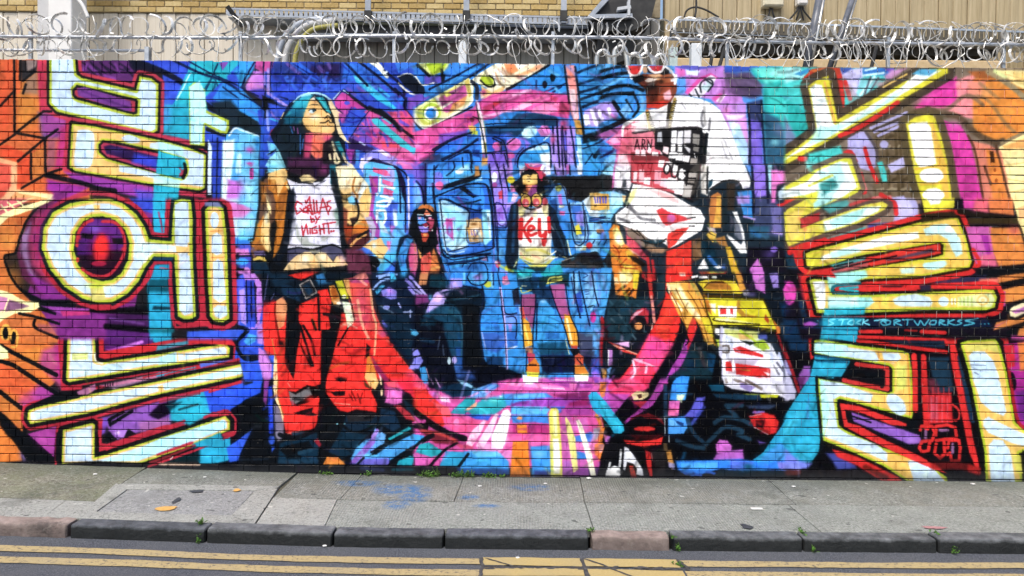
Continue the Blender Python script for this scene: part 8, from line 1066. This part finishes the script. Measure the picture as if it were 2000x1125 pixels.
# trays
def tray(x0, y0, x1, y1, x2, y2, Y, label, hang, hgt=.085, n=60, m=STEEL, web=None):
    t = thing('cable_tray', label, 'cable tray', at(x0, y0, Y)); P = lambda u, dz=0, dy=0: Vector(at(x0, y0, Y)).lerp(at(x1, y1, Y), u)+Vector((0, dy, dz))
    b = BM(); bar(b, P(0), P(1), .022, .014); child('top_lip', b, m, t)
    b = BM(); bar(b, P(0, -hgt+.02), P(1, -hgt+.02), .02, .012)
    for i in range(n+1): bar(b, P(i/n, -.01), P(i/n, -hgt+.03), (P(1)-P(0)).length/n*.72, .008)
    child('perforated_side', b, web or m, t)
    b = BM(); p, q = P(0), P(1)
    fb = [b.verts.new(c) for c in (p+Vector((0, .01, -hgt)), q+Vector((0, .01, -hgt)), q+Vector((0, .3, -hgt)), p+Vector((0, .3, -hgt)))]; b.faces.new(fb); r_ = bmesh.ops.extrude_face_region(b, geom=b.faces[:]); bmesh.ops.translate(b, vec=(0, 0, -.006), verts=[v for v in r_['geom'] if isinstance(v, bmesh.types.BMVert)]); child('tray_bed', b, m, t)
    b = BM(); bar(b, P(0, -hgt/2, .29), P(1, -hgt/2, .29), hgt, .006); child('back_side', b, DRK, t)  # dark back: shadow inside the tray put into its colour
    for hx in hang:
        b = BM(); p = at(hx, (y0+y1)/2, Y-.03); box(b, p.x-.035, Y-.05, p.z-.12, p.x+.035, Y-.02, 6.1); hg = child('hanger', b, SGR, t); b = BM(); box(b, p.x-.045, Y-.06, p.z-.1, p.x+.045, Y-.015, p.z+.03, .004); child('clamp', b, DRK, hg)
    return t
SGR = simple('grey_blue_paint', (.30, .34, .40), (.45, .49, .55), 8, .5)
tray(445, 17, 1150, 35, 0, 0, 2.75, 'grey perforated cable tray running across the brick band', (719, 911, 1101), .1, 74, SGR)
tray(1318, 38, 2100, 66, 0, 0, 2.5, 'pale perforated cable tray sloping along the right cladding', (), .15, 90, STEEL, simple('shaded_side_steel', (.07, .06, .045), (.16, .14, .1), 9, .5))  # side much darker than the lip: shadow put into its steel colour
# dark beam shape filling the dark void under the left tray
bm_ = thing('dark_void_beam', 'dark steel beam in shade under the left cable tray', 'beam', at(800, 60, 2.8)); b = BM(); p, q = at(585, 38, 2.85), at(1150, 74, 2.85); box(b, p.x, 2.84, q.z, q.x, 2.97, p.z-.02); child('web', b, DRK, bm_)
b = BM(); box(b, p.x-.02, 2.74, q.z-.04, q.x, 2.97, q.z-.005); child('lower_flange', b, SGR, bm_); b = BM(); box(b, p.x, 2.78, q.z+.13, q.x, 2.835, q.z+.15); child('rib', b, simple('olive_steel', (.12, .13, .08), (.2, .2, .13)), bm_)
# curved conduits at the left end of the beam
for k, (pts, r, m, lab) in enumerate((([(540, 128), (548, 90), (566, 60), (596, 42), (640, 36)], .035, SGR, 'grey bent conduit nearest the left end of the beam'), ([(556, 128), (562, 96), (580, 66), (606, 48), (650, 42)], .04, simple('pale_conduit', (.4, .41, .42), (.55, .55, .55)), 'pale bent conduit between grey and yellow conduits'), ([(575, 128), (580, 98), (594, 72), (616, 56), (660, 50)], .03, simple('olive_yellow_cable', (.3, .28, .06), (.42, .38, .12)), 'olive yellow bent conduit under the beam end'))):
    b = BM(); tube(b, curve([at(x, y, 2.62-.05*k) for x, y in pts]), r, 10); tag(link('bent_conduit', b, m, None, True), lab, 'conduit')
st = BM(); bar(st, at(444, 12, 2.6), at(474, 52, 2.7), .05, .04); tag(link('diagonal_strut', st, DRK), 'short black diagonal strut at the left end of the grey tray', 'strut')
# black ventilation ducting
du = thing('ventilation_duct', 'black box ducting with a grey bracket at top centre', 'duct', at(1210, 50, 2.5))
P_ = lambda x, y, Y=2.55: at(x, y, Y)
def prism(b, pix, Y, dep):
    a = [b.verts.new(at(x, y, Y)) for x, y in pix]; c = [b.verts.new(v.co+Vector((0, dep, 0))) for v in a]; n = len(a); b.faces.new(a); b.faces.new(c[::-1])
    for i in range(n): b.faces.new((a[i], c[i], c[(i+1) % n], a[(i+1) % n]))
b = BM(); prism(b, [(1188, -20), (1286, -20), (1270, 44), (1234, 60), (1170, 60), (1150, 34)], 2.55, .4); child('casing', b, DRK, du)
b = BM(); prism(b, [(1184, -10), (1190, -2), (1162, 28), (1235, 26), (1236, 34), (1144, 36)], 2.48, .06); child('bracket', b, SGR, du)
b = BM(); prism(b, [(1206, 14), (1232, 10), (1233, 16), (1206, 20)], 2.46, .08); prism(b, [(1226, 0), (1231, 0), (1231, 30), (1226, 30)], 2.455, .08); child('strut', b, simple('light_steel', (.5, .53, .56), (.65, .67, .7)), du)
b = BM(); prism(b, [(1170, 60), (1236, 60), (1240, 110), (1160, 140)], 2.7, .2); child('down_duct', b, DRK, du)
bx = simple('box_cream', (.62, .56, .4), (.72, .66, .5), 10, .5); bw = simple('box_white', (.7, .68, .64), (.82, .8, .76), 10, .5)
for (x0, y0, x1, y1, m, lab) in ((1486, -14, 1526, 17, bx, 'cream junction box with two cables on the cladding'), (1553, -8, 1573, 14, bw, 'small white junction box right of the cream box')):
    t = thing('junction_box', lab, 'junction box', at((x0+x1)/2, y1, YB)); b = BM(); p, q = at(x0, y1, YB), at(x1, y0, YB); box(b, p.x, YB-.1, p.z, q.x, YB+.02, q.z, .012); child('housing', b, m, t); b = BM(); box(b, p.x+.012, YB-.112, p.z+.012, q.x-.012, YB-.098, q.z-.012, .006); child('lid', b, m, t)
    for dx in ((-6, 6) if m is bx else (-14, -5, 4, 14)):
        b = BM(); xm_ = (x0+x1)/2; tube(b, curve([at(xm_+dx*.3, y1-1, YB-.05), at(xm_+dx*.6, y1+9, YB-.06), at(xm_+dx*1.6, y1+26, YB-.03)]), .012, 6); child('cable', b, DRK, t)
b = BM(); tube(b, curve([at(1358, -20, 2.9), at(1360, 10, 2.9), at(1357, 34, 2.88)]), .014, 6); tube(b, curve([at(1336, 34, 2.9), at(1342, 20, 2.9), at(1358, 14, 2.9), at(1380, 20, 2.9), at(1404, 34, 2.9)]), .012, 6); tag(link('loose_cable', b, DRK, None, True), 'thin black cable looping over the right cable tray', 'cable')
# posts seen over the wall
GRN = simple('weathered_white_steel', (.62, .68, .72), (.8, .83, .85), 12, .5)
for x0, x1, y0, lab in ((896, 911, 78, 'white steel post standing behind wall near the middle'), (1351, 1371, 84, 'white steel post behind the wall with loose wires'), (1309, 1324, 92, 'pale green steel post right of the arched pipes')):
    b = BM(); p = at(x0, y0, 2.0); q = at(x1, y0, 2.0); box(b, p.x, 2., .3, q.x, 2.+q.x-p.x, p.z, .004); tag(link('steel_post', b, GRN if 'green' not in lab else simple('pale_green_steel', (.4, .52, .5), (.6, .7, .68), 14), None), lab, 'post')
PIP = Mat('polished_pipe', .28, .5, .85); f = PIP.noise(8, 4); PIP.base(PIP.ramp(f, [(.3, (.4, .4, .38)), (.7, (.72, .7, .66))])); PIP = PIP.m
for k, (xc2, h) in enumerate(((1178, 100), (1212, 92), (1240, 106), (1262, 106), (1290, 108))):
    b = BM(); Y = 1.2+.12*k; tube(b, curve([at(xc2-13, 140, Y), at(xc2-12, h+12, Y), at(xc2-6, h+2, Y), at(xc2+3, h, Y), at(xc2+10, h+10, Y), at(xc2+14, 140, Y)]), .028, 10); tag(link('arched_pipe', b, PIP, None, True), ['arched metal pipe, leftmost of the row above the wall', 'arched metal pipe, tallest in the row behind the wall', 'arched metal pipe, middle of the row behind the wall', 'arched metal pipe, fourth from left behind the wall', 'arched metal pipe, rightmost beside the pale green post'][k], 'pipe', 'arched pipes behind the wall')
for k, (a, c, r, lab) in enumerate((((1606, -30), (1574, 140), .045, 'thick leaning steel pole crossing the right cable tray'), ((1668, -12), (1618, 140), .03, 'thinner leaning steel pole right of the thick pole'))):
    t = thing('leaning_pole', lab, 'pole', at(*c, 1.6)); b = BM(); tube(b, [at(*a, 1.6), at(*c, 1.5)], r, 12); child('shaft', b, simple('dark_steel_%d' % k, (.07, .08, .1), (.16, .17, .2), 10, .35), t, smooth=True); b = BM(); tube(b, [at(a[0]+8, a[1], 1.55), at(c[0]+9, c[1], 1.45)], r*.35, 8); child('side_wire', b, PIP, t, smooth=True)
for k, (a, c) in enumerate((((1416, 92), (1402, 140)), ((1712, 90), (1700, 140)), ((1392, 96), (1386, 140)))):
    b = BM(); tube(b, [at(*a, .9), at(*c, .9)], .018, 8); tag(link('iron_stake', b, DRK), ['dark iron stake right of the white post', 'dark iron stake behind the wall at right', 'dark iron stake beside the white post'][k], 'stake')
# ------------------------------------------------------------------ razor wire on the wall
YW = .17
RAIL = simple('rail_steel', (.36, .39, .43), (.6, .62, .65), 22, .35, .5, .6)
b = BM(); pts = [Vector((-7.5, YW, at(0, 71, YW).z+.01))]+[at(x, y, YW) for x, y in ((0, 71), (250, 73), (500, 74), (750, 70), (1000, 72), (1250, 74), (1500, 82), (1750, 85), (2000, 88))]+[Vector((7.5, YW, at(2000, 88, YW).z-.05))]
tube(b, curve(pts, 4), .016, 10); tag(link('top_rail', b, RAIL, None, True), 'long steel tube carrying the razor wire along the wall', 'rail')
lr = thing('lower_rail', 'short lower steel tube ending at a clamp on the left', 'rail', at(285, 118, YW)); b = BM(); tube(b, [Vector((-7.5, YW+.02, at(0, 99, YW).z)), at(288, 99, YW+.02)], .013, 10); child('tube', b, RAIL, lr, smooth=True); b = BM(); p = at(289, 97, YW+.02); box(b, p.x-.02, YW-.01, H_TOP, p.x+.022, YW+.05, p.z+.02, .004); child('clamp_post', b, RAIL, lr)
for px_ in (60, 470, 770, 1080, 1420, 1735, 1960):
    q = at(px_, 73 if px_ < 1300 else 84, YW+.03); b = BM(); box(b, q.x-.014, YW+.017, H_TOP-.05, q.x+.014, YW+.045, q.z+.05); tag(link('rail_bracket', b, RAIL), 'steel rail bracket '+{60: 'left of the white pillar', 470: 'just left of the bent conduits', 770: 'under the middle of the dark beam', 1080: 'left of the black ducting', 1420: 'between white post and junction boxes', 1735: 'right of the leaning poles', 1960: 'at the far right end of the wall'}[px_], 'bracket', 'steel brackets under the top rail')
def ribbon_loop(seed, rad):
    rr = random.Random(seed); b = BM(); n = 30; full = rr.uniform(3.6, 6.6); a0 = rr.uniform(0, 6.28); ex = rr.uniform(.86, 1.12); pitch = rr.uniform(-.06, .06); prev = None; W = .0122
    for i in range(n+1):
        a = a0+full*i/n; rw = rad*(1+.05*math.sin(2*a+seed)); c = Vector((pitch*(i/n-.5), rw*math.cos(a)*ex, rw*math.sin(a))); t = Vector((0, -math.sin(a), math.cos(a))); nn = Vector((.8, .5*math.cos(a+seed), .5*math.sin(a+seed))).normalized()
        q = [b.verts.new(c+nn*W), b.verts.new(c-nn*W), b.verts.new(c-nn*W+Vector((0, .0018*math.cos(a), .0018*math.sin(a)))), b.verts.new(c+nn*W+Vector((0, .0018*math.cos(a), .0018*math.sin(a))))]
        if prev:
            for k in range(4): b.faces.new((prev[k], prev[(k+1) % 4], q[(k+1) % 4], q[k]))
        if i % 4 == 1:                # barb: a thin pointed plate on either edge
            for s in (1, -1):
                e0 = c+nn*W*s*.8; tip = c+nn*s*.019+t*.011; th = Vector((0, .0012, .0012)); f = [b.verts.new(p) for p in (e0-t*.006, e0+t*.006, tip, e0-t*.006+th, e0+t*.006+th, tip+th)]
                b.faces.new((f[0], f[1], f[2])); b.faces.new((f[5], f[4], f[3])); b.faces.new((f[0], f[3], f[4], f[1])); b.faces.new((f[1], f[4], f[5], f[2])); b.faces.new((f[2], f[5], f[3], f[0]))
        prev = q
    me = bpy.data.meshes.new('wire_loop'); bmesh.ops.recalc_face_normals(b, faces=b.faces[:]); b.to_mesh(me); b.free(); me.materials.append(WIRE)
    return me
LOOPS = [ribbon_loop(i, .088+.003*(i % 5)) for i in range(14)]
def clip_mesh():
    b = BM(); box(b, -.015, -.003, -.006, .015, .003, .006, .0015); me = bpy.data.meshes.new('wire_clip'); b.to_mesh(me); b.free(); me.materials.append(WIRE); return me
CLIP = clip_mesh()
coils = [thing('razor_wire_coil', 'bright coiled razor wire above the steel rail', 'razor wire', (0, YW, H_TOP+.35), 'razor wire coils on the wall'), thing('razor_wire_coil', 'tangled razor wire coil hanging between rail and wall top', 'razor wire', (0, YW, H_TOP+.1), 'razor wire coils on the wall')]
for ci, (coil, dz) in enumerate(zip(coils, (.092, -.085))):
    rr = random.Random(90+ci); x = -5.9
    while x < 5.9:
        pxl = 1000+x*F_PX/6.71; base = 72+16*max(0, (pxl-1150)/850)
        zc = at(max(min(pxl, 2000), 0), base, YW).z+dz+rr.gauss(0, .012)
        o = bpy.data.objects.new('wire_loop', rr.choice(LOOPS)); COL.objects.link(o); o.parent = coil; s = rr.uniform(.66, 1.12)*(1. if ci == 0 else .95)
        o.location = (x, rr.gauss(0, .015), zc-coil.location.z); o.scale = (s, s, s); o.rotation_euler = (rr.uniform(0, 6.28), rr.gauss(0, .25), rr.choice((1, -1))*rr.uniform(.8, 1.5)); x += rr.uniform(.06, .13) if pxl < 1300 else rr.uniform(.05, .1)
        if rr.random() < .45:
            o = bpy.data.objects.new('wire_clip', CLIP); COL.objects.link(o); o.parent = coil; o.location = (x, -.03+rr.gauss(0, .02), zc-coil.location.z-dz*.8+rr.gauss(0, .02)); o.rotation_euler = (rr.gauss(0, .6), rr.gauss(0, .5), rr.gauss(0, .6))
for ci, coil in enumerate(coils):
    rr = random.Random(500+ci); b = BM()
    for k in range(60):               # thin tie wires dropping from the coil
        x = rr.uniform(-5, 5); pxl = 1000+x*F_PX/6.71; z0 = at(max(min(pxl, 2000), 0), 74+14*max(0, (pxl-1150)/850), YW).z
        if ci: tube(b, curve([(x, YW-.02, z0+.02), (x+rr.gauss(0, .05), YW-.04, z0-.1), (x+rr.gauss(0, .09), YW-.03, H_TOP+.005)], 3), .0035, 5)
        else: tube(b, curve([(x, YW, z0+.02), (x+rr.gauss(0, .05), YW-.02, z0+.12), (x+rr.gauss(0, .1), YW, z0+.2)], 3), .003, 5)
    o = child('tie_wire', b, WIRE, coil); tag(o, kind='stuff')
# white strap hanging at far left
b = BM(); tube(b, curve([at(148, -5, .1), at(160, 8, .1), at(168, 24, .1), at(172, 34, .1)]), [.006, .018, .022]+[.02]*13+[.012]*3 if False else .016, 6); tag(link('plastic_strip', b, WHT, None, True), 'white torn plastic strip caught in the left razor wire', 'strip')
# ------------------------------------------------------------------ weeds
LEAF = Mat('weed_leaf', .6, .3); f = LEAF.noise(40, 3); LEAF.base(LEAF.ramp(f, [(.3, (.035, .11, .012)), (.7, (.11, .26, .03))])); LEAF.b.inputs['Subsurface Weight'].default_value = 0; LEAF = LEAF.m
STEM = simple('weed_stem', (.05, .1, .02), (.1, .16, .04), 40)
def weed(px, py, hgt, wid, n, label, seed, zb=0., grassy=False, y=None):
    rr = random.Random(seed); p = on(px, py, zb); p = on(px, py, zb+gz(p.x)); X, Y, Z = p.x, (p.y if y is None else y), zb+gz(p.x)
    t = thing('weed_tuft', label, 'weed', (X, Y, Z), 'green weeds along the wall and kerb'); lb, sb = BM(), BM()
    for k in range(int(n*.75)):
        a = rr.uniform(0, 6.28); bx = rr.gauss(0, wid*.35); by = rr.gauss(0, .012); top = Vector((bx+rr.gauss(0, wid*.3), by+rr.gauss(0, .025)-.01, hgt*rr.uniform(.25, .85))); foot = Vector((bx*.8, by, -.005))
        tube(sb, [foot, foot.lerp(top, .5)+Vector((rr.gauss(0, .004), 0, .003)), top], .0016, 4)
        for q in range(1 if grassy else rr.randint(3, 5)):
            c = foot.lerp(top, rr.uniform(.45, 1.)); d = Vector((rr.gauss(0, 1), rr.gauss(0, .7), rr.uniform(-.2, .9))).normalized(); L_ = rr.uniform(.008, .017)*(2.2 if grassy else 1); s = d.cross(Vector((rr.gauss(0, 1), rr.gauss(0, 1), 1))).normalized()*L_*(.16 if grassy else .42)
            v = [lb.verts.new(c+e) for e in (Vector(), d*L_*.5+s, d*L_+Vector((0, 0, -L_*.2)), d*L_*.5-s)]; lb.faces.new(v)
    for b_, nm, m in ((lb, 'foliage', LEAF), (sb, 'stem', STEM)):
        o = link(nm, b_, m, t)
        if nm == 'foliage': o['kind'] = 'stuff'
YF = -.018
for args in ((640, 924, .045, .1, 26, 'low green weed under the orange painted toe', 1), (720, 927, .055, .05, 18, 'small bright weed by wall between orange toe and thick tufts', 2), (835, 931, .075, .1, 46, 'leafy green weed, leftmost of the thick tufts at wall foot', 3), (852, 931, .12, .04, 20, 'tall grassy weed standing out of the thick tufts', 4), (892, 931, .065, .07, 36, 'green weed in the middle of the thick tufts at wall foot', 5), (915, 931, .085, .08, 44, 'broad green weed right of the middle of the thick tufts', 6), (952, 932, .06, .09, 30, 'sparse green weed at right end of the thick tufts', 7), (980, 932, .05, .04, 12, 'tiny green weed just left of the orange painted bar', 8)):
    weed(*args, grassy=args[6] == 4, y=YF)
for args in ((394, 1022, .045, .03, 26, 'bright green weed growing in the joint of dark kerb stones at left', 11), (1152, 1037, .03, .03, 18, 'green weed at left end of the pink kerb stone', 12), (1312, 1048, .024, .025, 12, 'green weed at right end of the pink kerb stone', 13), (1566, 1040, .026, .03, 16, 'green weed in kerb joint below the cyan painted stroke', 14), (1826, 1042, .02, .03, 12, 'green weed in the rightmost visible kerb joint', 15)):
    weed(*args)
weed(1322, 1104, .035, .05, 22, 'green weed sprouting from the road beside the yellow line', 16, RZ)
for i, (px, y0) in enumerate(((391, 1024), (1313, 1048), (1567, 1045), (1827, 1045))):
    x = on(px, 1050, 0).x; weed(px+(2 if i else -4), 1060, .07, .02, 22, ['trailing weed on the kerb face at left', 'trailing weed on kerb face at the pink stone', 'trailing weed on kerb face below the cyan stroke', 'trailing weed on kerb face at far right'][i], 30+i, RZ, y=KY0-.004)
